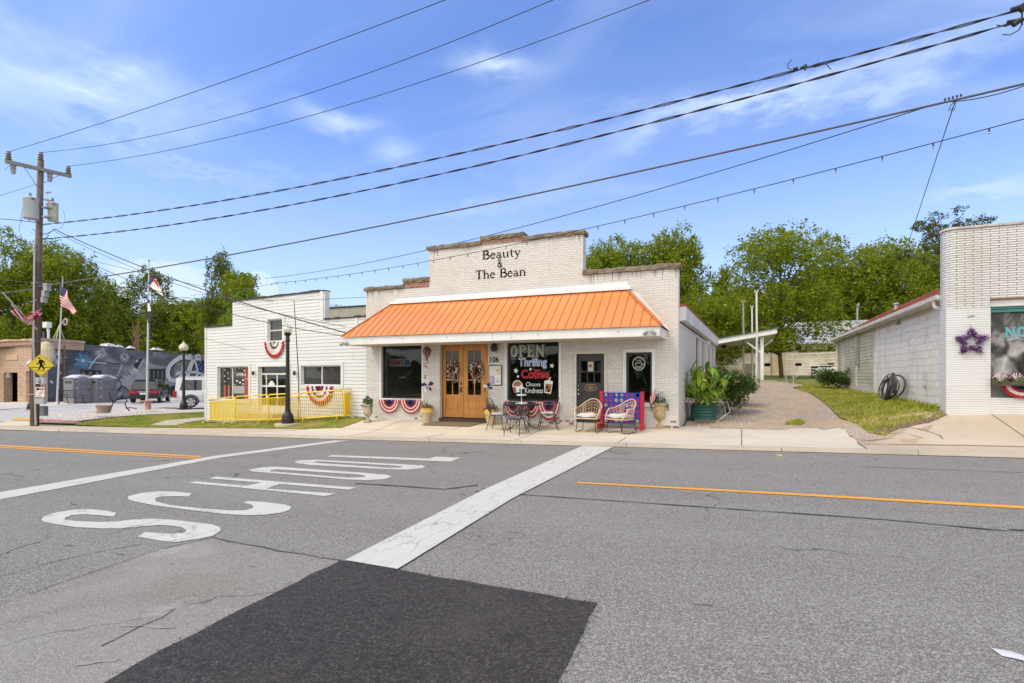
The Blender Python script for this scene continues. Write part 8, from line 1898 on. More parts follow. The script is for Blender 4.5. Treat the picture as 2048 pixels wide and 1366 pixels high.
    m.prism([(p0.x+.012, -p0.y*.9, p0.z+.01), (p0.x+.012, p0.y*.9, p0.z+.01), (p1.x+.012, p1.y*.9, p1.z+.01), (p1.x+.012, -p1.y*.9, p1.z+.01)], (.006, 0, .003)); m.build('windscreen', M_CARGL, t_, False)
    m = MB(); m.bev(-L_/2-.10, -L_/2+.1, -hw*.93, hw*.93, .34, .60, .05); bp = m.build('rear_bumper', paint if boxy else M_IRON, t_, False)
    m = MB(); m.bev(-L_/2-.045, -L_/2-.02, -.25, .25, zs*.66 if not boxy else .66, zs*.66+.13 if not boxy else .8, .005); m.build('number_plate', M_WHITE, t_, False)
    if not boxy: m = MB(); m.bev(-L_/2-.05, -L_/2-.02, -hw*.40, hw*.40, zs*.84, zs*.88, .006); m.build('chrome_bar', M_CHR, t_, False); m = MB(); m.bev(gh[1][0]-.12, gh[1][0]+.2, -hw*.66, hw*.66, Hh-.05, Hh-.01, .01); m.build('spoiler', M_IRON, t_, False)
    return t_
M_CAR1 = pm('dark_maroon_paint', (.040, .022, .028, 1), .2, .3, .1, 2, 0, 60, .6); M_CAR2 = pm('silver_white_paint', (.62, .63, .64, 1), .25, .1, .06, 2, 0, 60, .6)
M_TL = pm('tail_red', (.40, .015, .02, 1), .2)
b_ = T(288, 806, 42.0); vd = Vector((b_.x, b_.y, 0)).normalized()
ang = R(135)
suv(b_+Vector((math.cos(ang), math.sin(ang), 0))*2.3, ang, 4.8, 2.0, 1.8, M_CAR1, 'dark maroon suv parked tail first against the mural', M_TL, False, True)
b_ = T(382, 815.5, 34.0)
ang = R(50); suv(b_+Vector((math.cos(ang), math.sin(ang), 0))*1.55+Vector((-.6, .5, 0)), ang, 5.0, 1.95, 1.92, M_CAR2, 'white boxy suv half hidden behind the siding building', M_TL, True, True)
# ================================================================== background right: pavilion, poles, block building, gates
back = thing('back_building', 'long low cream block building with small dark vents beyond the drive', 'building', (8, 55, 1.7))
BY = 55.0
bx0, bx1 = onY(1405, 700, BY).x, onY(1960, 700, BY).x
zb_, zt_ = 1.2, onY(1600, 686, BY).z
vents = []
for px in (1470, 1535, 1597, 1662, 1730):
    for py in (696, 729.5):
        if px == 1470 and py > 700: continue
        c_ = onY(px, py, BY); vents.append((c_.x-.26*1.0, c_.x+.26, c_.z-.15, c_.z+.15))
m = MB(); wall_open(m, bx0, bx1, [(bx0, bx1, zb_, zt_)], vents, lambda u, d, z: (u, BY+d, z), 0, .4)
k = N('cream_block'); o_ = k.obj(); v, _, sx_ = uvw(k)
col = k.mix(k.rng(k.noise(o_, .5, 6, .6), .4, .7, 0, .4), (.84, .81, .72, 1), (.74, .69, .58, 1)); col = k.mix(k.math('MULTIPLY', k.rng(sx_.outputs[2], 1.9, 3.0, 1.0, 0), k.rng(k.noise(o_, .6, 4), .35, .6, 0, .8)), col, (.55, .38, .20, 1)); M_CRB = k.out(k.prin(col, .85))
m.build('wall', M_CRB, back)
m = MB(); m.box(bx0, bx1, BY+.41, BY+8, zb_, zt_-.01); m.build('core', M_INT, back)
m = MB(); m.add([(bx0-.3, BY-.5, zt_), (bx1, BY-.5, zt_), (bx1, BY+8, zt_+2.6), (bx0+1, BY+8, zt_+2.6), (bx0-.3, BY-.5, zt_-.12), (bx1, BY-.5, zt_-.12)], [(0, 1, 2, 3), (4, 5, 1, 0)]); m.build('roof', pm('pale_metal_roof', (.50, .51, .52, 1), .5, .1, .12, 1.2), back)
x_ = onY(1543, 720, BY).x; m = MB(); m.box(x_-.03, x_+.03, BY-.08, BY-.002, zb_, zt_-.2); m.build('downspout', pm('grey_pipe', (.25, .24, .22, 1), .6), back)
pv = thing('open_pavilion', 'white shed roofed open pavilion with a ceiling fan behind the shop', 'pavilion', (-2, 34, 1.3))
PY = 33.5
p_ = lambda px, py, Y=PY: onY(px, py, Y)
a, b_ = p_(1437.5, 678), p_(1554, 657); sl = 4*(b_.z-a.z)/(b_.x-a.x)
m = MB(); m.prism([(a.x-4, PY, a.z-sl), (b_.x, PY, b_.z), (b_.x, PY, b_.z-.27), (a.x-4, PY, a.z-sl-.27)], (0, .05, 0)); m.prism([(b_.x, PY+.051, b_.z), (b_.x, PY+.051, b_.z-.27), (b_.x+.0, PY+7, b_.z-.27), (b_.x, PY+7, b_.z)], (-.05, 0, 0)); m.build('fascia', M_WHITE, pv)
m = MB(); m.prism([(a.x-4, PY-.05, a.z-sl+.003), (b_.x+.1, PY-.05, b_.z+.003), (b_.x+.1, PY-.05, b_.z+.05), (a.x-4, PY-.05, a.z-sl+.05)], (0, 7.2, 0)); m.build('roof', pm('green_grey_metal', (.10, .16, .16, 1), .5, .1), pv)
m = MB(); m.add([(a.x-4, PY+.06, a.z-sl-.24), (b_.x-.06, PY+.06, b_.z-.24), (b_.x-.06, PY+7, b_.z-.24), (a.x-4, PY+7, a.z-sl-.24)], [(0, 1, 2, 3)]); m.build('soffit', pm('white_soffit', (.68, .67, .62, 1), .7), pv)
pb_ = p_(1524, 760, PY+.4); m = MB(); m.box(pb_.x-.085, pb_.x+.085, PY+.3, PY+.47, pb_.z-.4, b_.z-.42); m.build('post', M_WHITE, pv)
m = MB(); m.beam((pb_.x-.8, PY+.4, b_.z-.7), (pb_.x, PY+.4, b_.z-1.35), .08, .1); m.build('knee_brace', M_WHITE, pv)
m = MB(); m.beam((pb_.x+.7, PY+3.5, b_.z-.4), (pb_.x, PY+3.5, b_.z-1.0), .08, .1); m.build('knee_brace', M_WHITE, pv); m = MB(); m.box(pb_.x-.11, pb_.x+.11, PY+5.8, PY+6.0, .9, b_.z-.5); m.build('rear_post', M_WHITE, pv)
c_ = p_(1448, 693, PY+2.5); fan = thing('ceiling_fan', 'dark four blade ceiling fan hanging under the pavilion roof', 'fan', tuple(c_))
m = MB(); m.lathe([(.02, .5), (.02, .12), (.14, .08), (.15, -.05), (.05, -.1)], (0, 0, 0), 12); m.build('motor', M_IRON, fan, False)
for q in range(4):
    a_ = R(20+90*q); m = MB(); m.beam((.14*math.cos(a_), .14*math.sin(a_), 0), (.75*math.cos(a_), .75*math.sin(a_), 0), .14, .015); m.build('blade', M_IRON, fan, False)
def wpole(px, py0, py1, Y, r_, mt, label):
    b0 = onY(px, py0, Y); b1_ = onY(px, py1, Y); m = MB(); m.tube([(b0.x, Y, H(b0.x, Y)-.1), (b0.x+.02, Y, (b0.z+b1_.z)/2), (b1_.x, Y, b1_.z)], [r_, r_*.9, r_*.8], 10)
    for q in (-.07, .06): m.box(b1_.x+q-.02, b1_.x+q+.02, Y-.05, Y+.05, b1_.z-.05, b1_.z+.10)
    return tag(m.build('wooden_pole', mt), label, 'pole')
M_WPOLE = pm('whitewashed_pole', (.62, .60, .53, 1), .8, 0, .2, 3)
wpole(1513, 760, 583, 32.2, .065, M_WPOLE, 'tallest whitewashed pole standing before the pavilion')
wpole(1504, 758, 614, 38.5, .06, M_WPOLE, 'shorter whitewashed pole behind the pavilion post')
wpole(1486.5, 758, 603, 34.6, .065, pm('grey_pole_wood', (.30, .28, .23, 1), .9, 0, .3, 4), 'bare grey wooden pole left of the white pavilion poles')
b0, b1_ = onY(1489, 753, 40), onY(1521, 727, 40); m = MB()
for i in range(9): x0_ = b0.x+(b1_.x-b0.x)*i/9; m.box(x0_+.01, x0_+(b1_.x-b0.x)/9-.01, 40, 40.04, 1.2, b1_.z)
tag(m.build('board_panel', pm('stained_boards', (.52, .44, .34, 1), .85, 0, .3, 2)), 'stained vertical board panel standing behind the pavilion posts', 'panel')
GYY = 36.0
gt = thing('pipe_gate_fence', 'white welded pipe fence with several rails beyond the drive', 'fence', tuple(onY(1620, 757, GYY)))
def gp(px, py, Y=GYY): return onY(px, py, Y)
M_PIPE = pm('white_pipe', (.60, .60, .58, 1), .5, .1, .15, 4)
for (pxa, pya, pxb, pyb, r_) in ((1575, 709.5, 1676, 705.5, .030), (1572, 720, 1676, 717, .028), (1572, 734, 1676, 730, .03), (1572, 739, 1676, 737, .026), (1572, 744, 1676, 743, .026), (1572, 750, 1676, 750, .026)):
    m = MB(); m.tube([gp(pxa, pya), gp(pxb, pyb)], r_, 6); m.build('rail', M_PIPE, gt)
for px, top in ((1572, 720), (1586.5, 709.5), (1637.5, 707)):
    m = MB(); q = gp(px, 757); m.tube([(q.x, GYY, H(q.x, GYY)-.1), gp(px, top)], .03, 8); m.build('fence_post', M_PIPE, gt)
m = MB(); m.tube([gp(1588, 757), gp(1604, 746), gp(1620, 744), gp(1636, 757)], .018, 6); m.build('brace_rail', M_PIPE, gt)
tk = thing('propane_tank', 'white horizontal gas tank behind the pipe fence at the shed corner', 'tank', tuple(onY(1665, 752, 39)))
c_ = onY(1663, 747, 39); m = MB(); P = [(c_.x-.9+.0, 39, c_.z), (c_.x-.85, 39, c_.z), (c_.x-.7, 39, c_.z), (c_.x+1.5, 39, c_.z)]; m.tube(P, [.05, .28, .38, .38], 18); m.build('tank_body', M_WHITE, tk)
m = MB(); m.box(c_.x-.5, c_.x-.4, 38.8, 39.2, 1.2, c_.z-.3); m.build('leg', M_GALV, tk); m = MB(); m.box(c_.x+.8, c_.x+.9, 38.8, 39.2, 1.2, c_.z-.3); m.build('leg', M_GALV, tk)
for i, (px, py) in enumerate(((1652, 733), (1634, 736))):
    c_ = onY(px, py, 46); m = MB(); m.bev(c_.x-.35, c_.x+.35, 46, 46.5, 1.45, c_.z+.15, .03); tag(m.build('storage_bin', pm('dark_bin', (.05, .05, .05, 1), .7)), ('dark bin against the cream building, nearer the shed', 'dark bin against the cream building, left of the other bin')[i], 'bin')
# ================================================================== trees
def tree_mesh(kind, seed, n, leaf, gap=.25):
    """unit crown: height 1 (z 0..1), radius about .5; lobes on limbs with leaf quads"""
    r = np.random.RandomState(seed); lobes = []
    nl = {'oak': 40, 'tall': 30, 'airy': 40, 'cone': 30, 'flat': 22}[kind]
    for i in range(nl):
        if kind == 'cone': z = r.uniform(.02, .95); rad = (1-z)*.42*r.uniform(.3, 1); s = .07+.10*(1-z)
        elif kind == 'tall': z = r.uniform(.05, .93); rad = (.36*math.sin(math.pi*min(1, z*.9+.12))**.6)*r.uniform(.3, 1.05); s = r.uniform(.10, .17)
        elif kind == 'airy': z = r.uniform(.05, .96); rad = (.42*math.sin(math.pi*min(1, z*.85+.15))**.7)*r.uniform(.1, 1.05); s = r.uniform(.06, .12)
        elif kind == 'flat': z = r.uniform(.35, .95); rad = .5*r.uniform(.2, 1); s = r.uniform(.06, .12)
        else: z = r.uniform(.06, .92); rad = (.46*math.sin(math.pi*min(1, z*.8+.2))**.5)*r.uniform(.25, 1.0); s = r.uniform(.13, .22)
        a = r.uniform(0, 2*math.pi); lobes.append((rad*math.cos(a), rad*math.sin(a), z, s))
    L = np.array(lobes); w_ = L[:, 3]**2; w_ /= w_.sum()
    idx = r.choice(nl, n, p=w_); d = r.normal(size=(n, 3)); d /= np.linalg.norm(d, axis=1)[:, None]
    rr = r.uniform(0.25, 1, n)**.5
    # clumpy twigs: snap part of the leaves to twig centres
    nt = n//11; ti = r.randint(0, nt, n); td = r.normal(size=(nt, 3)); td /= np.linalg.norm(td, axis=1)[:, None]; tl = r.choice(nl, nt, p=w_); tr_ = r.uniform(.3, 1.12, nt)**.6
    tc = L[tl, :3]+td*(tr_*L[tl, 3])[:, None]*np.array([1.15, 1.15, .85]); c_ = tc[ti]+r.normal(size=(n, 3))*.017
    c_[:, 2] = np.clip(c_[:, 2], 0.0, None)
    u = r.normal(size=(n, 3)); u[:, 2] *= .6; u /= np.linalg.norm(u, axis=1)[:, None]; w2 = r.normal(size=(n, 3)); w2[:, 2] += .6; v = np.cross(u, w2); v /= np.linalg.norm(v, axis=1)[:, None]+1e-6
    sz = leaf*r.uniform(.4, 1.6, n)[:, None]; u *= sz; v *= sz*.5
    vs = np.stack([c_-u, c_+v, c_+u, c_-v], 1).reshape(-1, 3)
    me = bpy.data.meshes.new('crown'); me.vertices.add(4*n); me.vertices.foreach_set('co', vs.astype('f').ravel()); me.loops.add(4*n); me.loops.foreach_set('vertex_index', np.arange(4*n, dtype='i')); me.polygons.add(n)
    me.polygons.foreach_set('loop_start', np.arange(0, 4*n, 4, dtype='i')); me.polygons.foreach_set('loop_total', np.full(n, 4, 'i')); me.update(calc_edges=True); return me, lobes
def trunk_mesh(lobes, seed, rt=.022, low=.45):
    rnd = random.Random(seed); m = MB(); m.tube([(0, 0, -low), (0.01, 0, -low*.5), (-.005, .01, 0), (.01, 0, .35), (0, .01, .75)], [rt*1.25, rt, rt*.9, rt*.6, rt*.2], 8)
    for (x, y, z, s_) in lobes[:26]:
        z0 = max(-.05, z*.55-.08); p1 = Vector((x*.45, y*.45, (z0+z)/2+.02)); m.tube([(0.0, 0, z0), p1, (x, y, z)], [rt*.42, rt*.25, rt*.07], 5)
        for q in range(2): m.tube([p1, (x+rnd.uniform(-1, 1)*s_, y+rnd.uniform(-1, 1)*s_, z+rnd.uniform(-.3, 1)*s_)], [rt*.16, rt*.04], 4)
    me = bpy.data.meshes.new('trunk'); me.from_pydata(m.v, [], m.f); return me
M_BARK = pm('tree_bark', (.10, .075, .055, 1), .95, 0, .4, 3)
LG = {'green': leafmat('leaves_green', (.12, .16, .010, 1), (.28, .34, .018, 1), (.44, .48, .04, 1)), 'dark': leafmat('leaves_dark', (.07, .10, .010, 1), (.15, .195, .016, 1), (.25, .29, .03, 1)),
      'bright': leafmat('leaves_bright', (.09, .16, .018, 1), (.20, .31, .03, 1), (.33, .44, .055, 1)), 'lime': leafmat('leaves_lime', (.22, .35, .03, 1), (.36, .52, .05, 1), (.45, .60, .10, 1)), 'olive': leafmat('leaves_olive', (.07, .09, .02, 1), (.14, .17, .035, 1), (.22, .23, .06, 1))}
PROTO = {}
def proto(kind, var, n, leaf, col):
    key = (kind, var, col)
    if key not in PROTO:
        me, lobes = tree_mesh(kind, 100*var+len(kind)*7+3, n, leaf); me.materials.append(LG[col]); tm = trunk_mesh(lobes, var, .018 if kind != 'airy' else .012); tm.materials.append(M_BARK); PROTO[key] = (me, tm)
    return PROTO[key]
def tree(px, ptop, pbot, Y, wpx, kind, var, col, label, zbase=None, name='tree', n=9000, leaf=.013, group=None):
    """crown spans ptop..pbot in the photo; Y distance"""
    p1_ = onY(px, ptop, Y); p0_ = onY(px, pbot, Y); zb0 = H(p1_.x, Y) if zbase is None else zbase
    hgt = p1_.z-p0_.z; t = Y/ray(px, ptop).y; wd = 1.35*wpx*t/F_PX/math.sqrt(1+((px-1024)/F_PX)**2)
    me, tm = proto(kind, var, n, leaf, col)
    t_ = thing(name, label, 'tree', (p1_.x, Y, zb0), random.uniform(0, 6.28), group)
    c_ = bpy.data.objects.new('crown', me); COL.objects.link(c_); c_.parent = t_; c_.location = (0, 0, p0_.z-zb0); c_.scale = (wd, wd, hgt)
    k_ = bpy.data.objects.new('trunk', tm); COL.objects.link(k_); k_.parent = t_; k_.location = (0, 0, p0_.z-zb0); low = .45*hgt; s_ = hgt
    k_.scale = (wd, wd, hgt)
    if p0_.z-zb0 > .45*hgt:  # lengthen the trunk to the ground
        m = MB(); r_ = .022*k_.scale[0]*1.25; m.cyl((0, 0, -.2), (0, 0, p0_.z-zb0-.44*hgt), r_*1.15, r_, 8); m.build('lower_trunk', M_BARK, t_, False)
    return t_
GL_ = 'trees beyond the mural building'; GM_ = 'trees behind the shop and the pavilion'
# left
tree(28, 462, 700, 44, 170, 'oak', 1, 'green', 'tall full green tree at the far left edge behind the utility pole', -.4, n=32000, leaf=.012, group=GL_)
tree(118, 494, 705, 47, 150, 'oak', 2, 'green', 'full green tree between the utility pole and the left flagpole', -.4, n=32000, leaf=.012, group=GL_)
tree(190, 560, 715, 55, 150, 'oak', 3, 'green', 'rounded green tree right of the left flagpole', -.4, n=26000, group=GL_)
tree(250, 596, 720, 58, 120, 'airy', 4, 'dark', 'low thin dark tree left of the right flagpole', -.4, n=9000, group=GL_)
tree(304, 541, 720, 52, 140, 'airy', 5, 'dark', 'airy dark tree standing directly behind the right flagpole', -.4, n=10000, leaf=.012, group=GL_)
tree(392, 600, 720, 56, 150, 'oak', 6, 'green', 'dense green tree behind the acorn lamp and lime sapling', -.4, n=26000, group=GL_)
tree(440, 513, 740, 46, 75, 'tall', 22, 'dark', 'narrow dark tree with a spiky top left of the siding parapet', -.2, n=20000, leaf=.012, group=GL_)
tree(490, 540, 740, 44, 130, 'airy', 21, 'green', 'tall upright tree with loose top above the siding parapet', -.2, n=26000, leaf=.012, group=GL_)
tree(440, 596, 720, 50, 90, 'oak', 2, 'green', 'green tree just left of the siding building edge', -.2, n=32000, leaf=.012, group=GL_)
tree(500, 580, 700, 40, 90, 'oak', 8, 'bright', 'yellow green tree just above the left siding parapet', -.2, n=9000, group=GL_)
tree(356, 650, 716, 62, 78, 'cone', 9, 'lime', 'small lime green tree above the middle of the mural wall', -.2, n=5000, leaf=.022, group=GL_)
tree(10, 660, 720, 60, 100, 'oak', 3, 'bright', 'low bright green tree over the brick corner building roof', -.4, n=26000, group=GL_)
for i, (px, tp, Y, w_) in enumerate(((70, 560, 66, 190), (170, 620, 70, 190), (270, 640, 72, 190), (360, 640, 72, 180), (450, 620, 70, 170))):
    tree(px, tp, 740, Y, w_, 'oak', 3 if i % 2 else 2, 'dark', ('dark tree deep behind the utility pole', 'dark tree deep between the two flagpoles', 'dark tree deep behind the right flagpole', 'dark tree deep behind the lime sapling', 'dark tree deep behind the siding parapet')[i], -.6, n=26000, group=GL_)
# behind the low parapet
tree(672, 608, 660, 60, 50, 'oak', 8, 'bright', 'little treetop showing over the low siding parapet', 0, n=9000, group=GL_)
# middle
tree(1195, 486, 690, 46, 120, 'tall', 11, 'green', 'tree rising just right of the high shop parapet', 1.2, n=24000, leaf=.012, group=GM_)
tree(1262, 474, 700, 50, 150, 'tall', 12, 'green', 'tallest narrow treetop above the right shop parapet', 1.2, n=24000, leaf=.012, group=GM_)
tree(1335, 482, 720, 50, 150, 'oak', 13, 'green', 'full round tree above the right end of the shop', 1.2, n=32000, leaf=.012, group=GM_)
tree(1398, 590, 730, 44, 120, 'oak', 1, 'green', 'lower green tree over the side fascia of the shop', 1.2, n=32000, leaf=.012, group=GM_)
tree(1448, 536, 740, 66, 120, 'airy', 4, 'green', 'loose tree between the shop trees and the big drive tree', 1.4, n=9000, group=GM_)
tree(1475, 600, 735, 60, 130, 'oak', 2, 'bright', 'bright green tree behind the bare grey pole', 1.4, n=32000, leaf=.012, group=GM_)
tree(1562, 455, 702, 45, 200, 'oak', 15, 'green', 'big spreading tree whose dark trunk stands before the cream building', 1.6, n=32000, leaf=.011, group=GM_)
tree(1690, 474, 720, 68, 190, 'oak', 16, 'green', 'wide dense tree directly above the clapboard shed', 1.6, n=32000, leaf=.011, group=GM_)
tree(1800, 492, 720, 66, 170, 'oak', 17, 'green', 'dense tree above the red roof ridge', 1.6, n=26000, leaf=.011, group=GM_)
tree(1880, 500, 720, 48, 140, 'oak', 13, 'green', 'tree partly hidden by the white glazed brick corner', 1.6, n=32000, leaf=.012, group=GM_)
tree(1890, 432, 560, 40, 150, 'flat', 18, 'olive', 'feathery flat topped tree peeping over the glazed brick parapet', 1.6, n=5000, leaf=.014, group=GM_)
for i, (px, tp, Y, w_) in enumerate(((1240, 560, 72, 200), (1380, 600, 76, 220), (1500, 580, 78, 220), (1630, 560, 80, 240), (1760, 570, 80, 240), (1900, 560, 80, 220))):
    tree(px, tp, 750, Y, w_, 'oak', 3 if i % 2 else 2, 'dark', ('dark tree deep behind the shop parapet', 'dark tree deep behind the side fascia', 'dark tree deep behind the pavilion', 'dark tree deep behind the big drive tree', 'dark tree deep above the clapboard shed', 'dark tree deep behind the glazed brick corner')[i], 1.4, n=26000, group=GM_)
# ================================================================== far wood closing the horizon, and trees across the street mirrored in the glass
def wood_mass(name, pts, z0, hgt, n, seed, label, leaf=.5):
    r = np.random.RandomState(seed); P = np.array(pts, float); k_ = len(P)-1; s = r.uniform(0, k_, n); i = s.astype(int); f = (s-i)[:, None]; c2 = P[i]*(1-f)+P[np.minimum(i+1, k_)]*f
    hh2 = hgt*(.72+.28*np.sin(s*7.3)*np.cos(s*3.1)); z = z0+hh2*r.uniform(0, 1, n)**.8; c_ = np.column_stack([c2+r.normal(size=(n, 2))*2.0, z])
    u = r.normal(size=(n, 3)); u /= np.linalg.norm(u, axis=1)[:, None]; v = np.cross(u, r.normal(size=(n, 3))); v /= np.linalg.norm(v, axis=1)[:, None]; sz = leaf*r.uniform(.6, 1.4, n)[:, None]; u *= sz; v *= sz*.6
    vs = np.stack([c_-u, c_+v, c_+u, c_-v], 1).reshape(-1, 3); me = bpy.data.meshes.new(name); me.from_pydata([tuple(q) for q in vs], [], [(4*j, 4*j+1, 4*j+2, 4*j+3) for j in range(n)]); me.materials.append(LG['dark']); o = bpy.data.objects.new(name, me); COL.objects.link(o); return tag(o, label, 'trees', None, 'stuff')
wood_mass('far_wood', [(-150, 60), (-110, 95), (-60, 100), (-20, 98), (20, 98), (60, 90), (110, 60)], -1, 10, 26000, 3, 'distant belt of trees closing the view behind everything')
wood_mass('street_side_wood', [(-110, -50), (-50, -60), (0, -62), (50, -58), (110, -40)], -1, 8, 11000, 4, 'belt of trees across the street, mirrored in the shop windows', .8)
# ================================================================== overhead lines
M_WIRE = pm('black_wire', (.022, .022, .024, 1), .6); M_CABLE = pm('grey_cable', (.10, .10, .105, 1), .5)
def para(P, n=60, ext=0.0):
    """parabola through three points, by the share of horizontal distance"""
    a, b_, c_ = [Vector(q) for q in P]; s = (Vector((b_.x-a.x, b_.y-a.y)).length)/max(1e-6, Vector((c_.x-a.x, c_.y-a.y)).length)
    zl_ = a.z+(c_.z-a.z)*s; k_ = (b_.z-zl_)/(s*(s-1)) if 0 < s < 1 else 0
    out = []
    for i in range(n+1):
        t = -0.0+(1+ext)*i/n; out.append(Vector((a.x+(c_.x-a.x)*t, a.y+(c_.y-a.y)*t, a.z+(c_.z-a.z)*t+k_*t*(t-1))))
    return out
def line(pa, pm_, pc, Y0, Y1, r_, label, name='overhead_cable', start=None, ext=.25, mt=None, twist=0.0, grp=None):
    A = start if start is not None else onY(*pa, Y0); Cc = onY(*pc, Y1)
    # middle: keep on the straight plan between the ends
    d = Vector((Cc.x-A.x, Cc.y-A.y)); rr = ray(*pm_); den = d.x*(-rr.y)+d.y*rr.x
    s = ((0-A.x)*(-rr.y)+(0-A.y)*rr.x)/den; bx, by = A.x+d.x*s, A.y+d.y*s; t = by/rr.y; B = Vector((bx, by, CAM_H+rr.z*t))
    P = para((A, B, Cc), 90, ext); m = MB(); m.tube(P, r_, 5)
    o = m.build(name, mt or M_WIRE)
    tag(o, label, 'power line', grp)
    if twist:
        for ph in (0, math.pi):
            m = MB(); Q = []; nn_ = 420
            for i in range(nn_+1): f = i/nn_*(len(P)-1); j = min(int(f), len(P)-2); p = P[j].lerp(P[j+1], f-j); an = i*.30+ph; Q.append(p+Vector((0, math.cos(an)*twist, math.sin(an)*twist+.3*twist*math.sin(i*.11+ph))))
            m.tube(Q, r_, 4); m.build('twisted_wire', M_WIRE, o, False)
    return P
GP_ = 'overhead lines'
line(None, (448, 163), (890, 0), TW[0].y, TW[0].y-.2, .010, 'nearest of the three bare top wires from the crossarm', 'power_line', TW[0], .6)
line(None, (560, 205), (1105, 0), TW[1].y, TW[1].y-.2, .010, 'middle bare top wire from the pole tip', 'power_line', TW[1], .6)
line(None, (640, 226), (1298, 0), TW[2].y, TW[2].y-.2, .010, 'lowest bare top wire from the right end of the crossarm', 'power_line', TW[2], .6)
sP_ = Vector((PP(onY(84, 446, PB.y).z).x+.2, PB.y-.1, onY(95, 449, PB.y).z))
L1 = line(None, (1024, 283), (2030, 22), 0, PB.y-.15, .009, 'upper black twisted cable with a splice loop on the right', 'twisted_cable', sP_, .012, twist=.02)
sP2 = Vector((sP_.x, PB.y-.12, onY(95, 478, PB.y).z))
L2 = line(None, (1024, 315), (2034, 43), 0, PB.y-.15, .009, 'lower black twisted cable running just below the spliced one', 'twisted_cable', sP2, .012, twist=.018)
z3 = onY(84, 574, PB.y).z; s3 = Vector((PP(z3).x+.1, PB.y-.1, z3))
L3 = line(None, (1024, 397.5), (2048, 168), 0, PB.y-.1, .023, 'thickest grey telephone cable crossing the whole view', 'telephone_cable', s3, .15, M_CABLE)
line((530, 557), (1024, 459), (1875, 207), 21.0, PB.y-.1, .011, 'thin wire passing just above the shop parapet', 'thin_wire', None, 0.0)
line((1895, 204), (1960, 196), (2048, 172), PB.y-.1, PB.y-.1, .010, 'thin wire under the thick cable at the right edge', 'thin_wire', None, .1)
line((-40, 590), (20, 584), (70, 578), PB.y-.1, PB.y-.1, .022, 'thick cable leaving the pole to the left edge', 'telephone_cable', None, 0, M_CABLE)
line((-30, 437), (30, 440), (78, 446), PB.y, PB.y, .016, 'twisted cable leaving the pole top to the left edge', 'twisted_cable', None, 0)
line((-30, 400), (20, 385), (74, 368), PB.y, PB.y, .008, 'thin wire from the upper pole to the left edge', 'thin_wire', None, 0)
line((-30, 445), (20, 470), (60, 490), PB.y-1.5, PB.y-.1, .016, 'service wire coming from the left edge down to the pole', 'service_wire', None, 0)
for (a_, b_, c_, Y0, Y1, r_, lb_) in (((108, 458), (300, 540), (690, 665), PB.y, 13.6, .018, 'thick service cable falling from the pole to the awning corner'), ((104, 460), (330, 560), (692, 653), PB.y, 15.0, .010, 'thin service wire just below the thick one falling right'),
        ((88, 478), (250, 557), (690, 672), PB.y, 13.8, .012, 'service wire passing in front of the flagpoles to the awning'), ((100, 500), (330, 556), (560, 606), PB.y, 16, .008, 'thin wire crossing the gap above the siding parapet'),
        ((88, 535), (330, 650), (500, 700), PB.y, 16.2, .007, 'faint thin wire in front of the left trees'), ((88, 560), (400, 597), (734, 594), PB.y, 15.1, .008, 'faint level wire ending at the shop parapet'), ((-20, 560), (30, 562), (75, 566), PB.y, PB.y, .008, 'level wire left of the pole, upper'), ((-20, 572), (30, 571), (75, 570), PB.y, PB.y, .008, 'level wire left of the pole, lower')):
    line(a_, b_, c_, Y0, Y1, r_, lb_, 'service_wire', None, 0)
# string of bulbs
def bulbs(a_, b_, c_, Y0, Y1, n, label, sz=1.0, mt=None):
    A = onY(*a_, Y0); Cc = onY(*c_, Y1); d = Vector((Cc.x-A.x, Cc.y-A.y)); rr = ray(*b_); den = d.x*(-rr.y)+d.y*rr.x; s = ((0-A.x)*(-rr.y)+(0-A.y)*rr.x)/den
    bx, by = A.x+d.x*s, A.y+d.y*s; B = Vector((bx, by, CAM_H+rr.z*by/rr.y)); P = para((A, B, Cc), 80, .06); t_ = thing('string_lights', label, 'string lights', tuple(P[0]))
    m = MB(); m.tube(P, .007, 4); m.build('cord', M_WIRE, t_)
    tot = len(P)-1
    for i in range(n):
        f = (i+.5)/n*tot; j = int(f); p = P[j].lerp(P[j+1], f-j); m = MB(); m.cyl(p, p-Vector((0, 0, .05*sz)), .009*sz, .012*sz, 6); m.mi = 1; m.sph(p-Vector((0, 0, .065*sz)), .016*sz, 4); m.build('bulb', [M_IRON, mt or pm('bulb_glass', (.30, .30, .30, 1), .1)], t_)
bulbs((545, 567), (1170, 458), (2048, 238), 14.3, 9.2, 34, 'string of small bulbs crossing before the shop parapet to the right edge')
bulbs((-60, 625), (-10, 620), (68, 597), PB.y-1.0, PB.y-.2, 16, 'string of white bulbs hanging left of the utility pole', 1.3, M_OPAL)
bulbs((380, 590), (470, 582), (545, 567), 18, 14.3, 8, 'short string of bulbs above the left siding parapet')
# guy drop and loop under the thick cable
kx = onY(1912, 198, PB.y-.1); m = MB(); m.tube([kx, onY(1868, 330, PB.y+3), onY(1822, 470, PB.y+8), onY(1800, 540, 24)], .009, 4)
tag(m.build('drop_wire', M_WIRE), 'thin drop wire falling from the thick cable toward the trees', 'wire')
m = MB(); m.tube([kx+Vector((0, 0, -.02)), onY(1902, 210, PB.y-.1), onY(1897, 221, PB.y-.1), onY(1903, 219, PB.y-.1), onY(1913, 204, PB.y-.1), onY(1909, 219, PB.y-.1), onY(1901, 224, PB.y-.1)], .008, 5); m.mi = 0
for i in range(5): q = onY(1890+i*8, 201-i*2.1, PB.y-.1); m.box(q.x-.012, q.x+.012, q.y-.02, q.y+.02, q.z+.0, q.z+.04)
tag(m.build('cable_loop', M_WIRE), 'small coiled wire loop and clamps on the thick cable at right', 'wire coil')
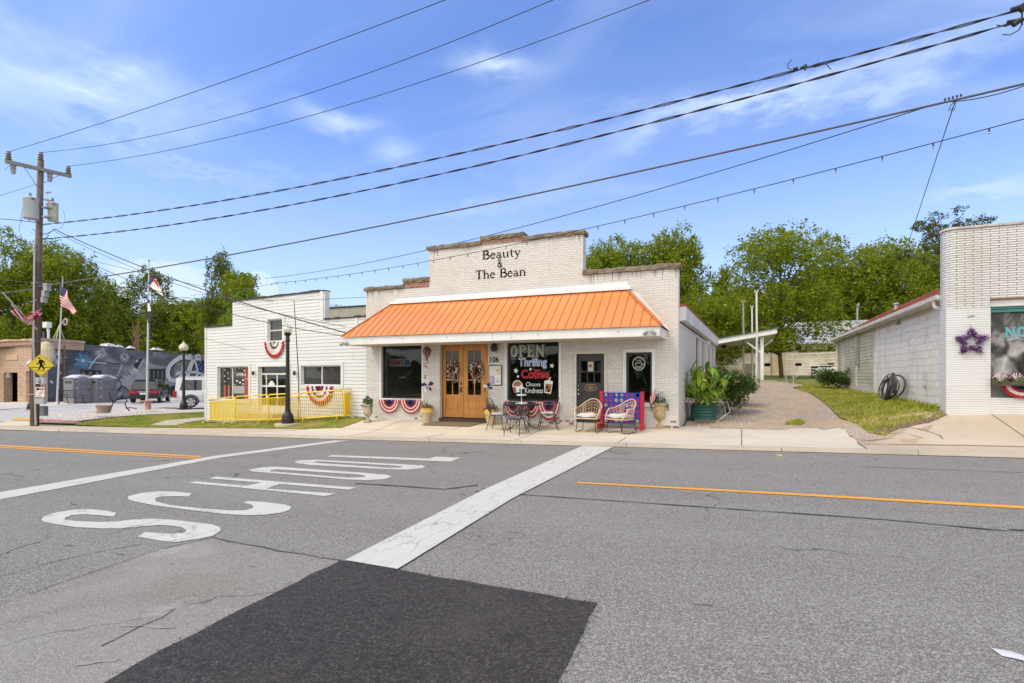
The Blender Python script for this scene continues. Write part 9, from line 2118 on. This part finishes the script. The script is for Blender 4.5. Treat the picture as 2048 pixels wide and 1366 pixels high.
# splice on the upper twisted cable
m = MB()
for a_, b_ in (((1586, 139), (1596, 137)), ((1601, 137), (1614, 132)), ((1627, 132), (1641, 128))): m.tube([onY(*a_, PB.y-.15), onY(*b_, PB.y-.15)], .035, 6)
m.tube([onY(q[0], q[1], PB.y-.15) for q in ((1584, 119), (1576, 127), (1576, 136), (1584, 140))], .009, 4); m.tube([onY(q[0], q[1], PB.y-.15) for q in ((1640, 127), (1652, 128), (1662, 139))], .009, 4); m.box(onY(1609, 130, PB.y-.15).x, onY(1612, 130, PB.y-.15).x, PB.y-.2, PB.y-.1, onY(1610, 139, PB.y-.15).z, onY(1610, 130, PB.y-.15).z)
tag(m.build('cable_splice', M_WIRE), 'splice with curled wire ends on the upper twisted cable', 'splice')
# the next pole just outside the right edge, its dead-end hardware reaching in
rp = onY(2100, 900, PB.y); rpz = H(rp.x, PB.y); t_ = thing('utility_pole', 'pole at the right edge whose cable spools just reach into view', 'utility pole', (rp.x, PB.y, rpz))
m = MB(); m.tube([(rp.x, PB.y, rpz-.1), (rp.x, PB.y, 12)], [.17, .13], 12); m.build('shaft', M_PWOOD, t_)
for (pa_, pb_, r_) in (((2014, 44), (2052, 38), .030), ((2022, 20), (2050, 12), .045), ((2044, 14), (2044, 50), .015), ((2026, 50), (2040, 40), .05), ((2040, 12), (2050, 20), .07)):
    m = MB(); m.tube([onY(*pa_, PB.y-.15), onY(*pb_, PB.y-.15)], r_, 7); m.build('dead_end_spool', M_WIRE, t_)
m = MB(); m.tube([onY(q[0], q[1], PB.y-.15) for q in ((2045, 47), (2038, 60), (2020, 70), (2005, 69))], .010, 4); m.build('pigtail', M_WIRE, t_); m = MB(); m.tube([onY(q[0], q[1], PB.y-.15) for q in ((2024, 48), (2010, 53), (1993, 50))], .010, 4); m.build('pigtail', M_WIRE, t_)
m = MB(); m.beam(onY(2040, 14, PB.y-.15), (rp.x, PB.y, onY(2060, 10, PB.y).z), .05, .05); m.build('bracket', M_GALV, t_)
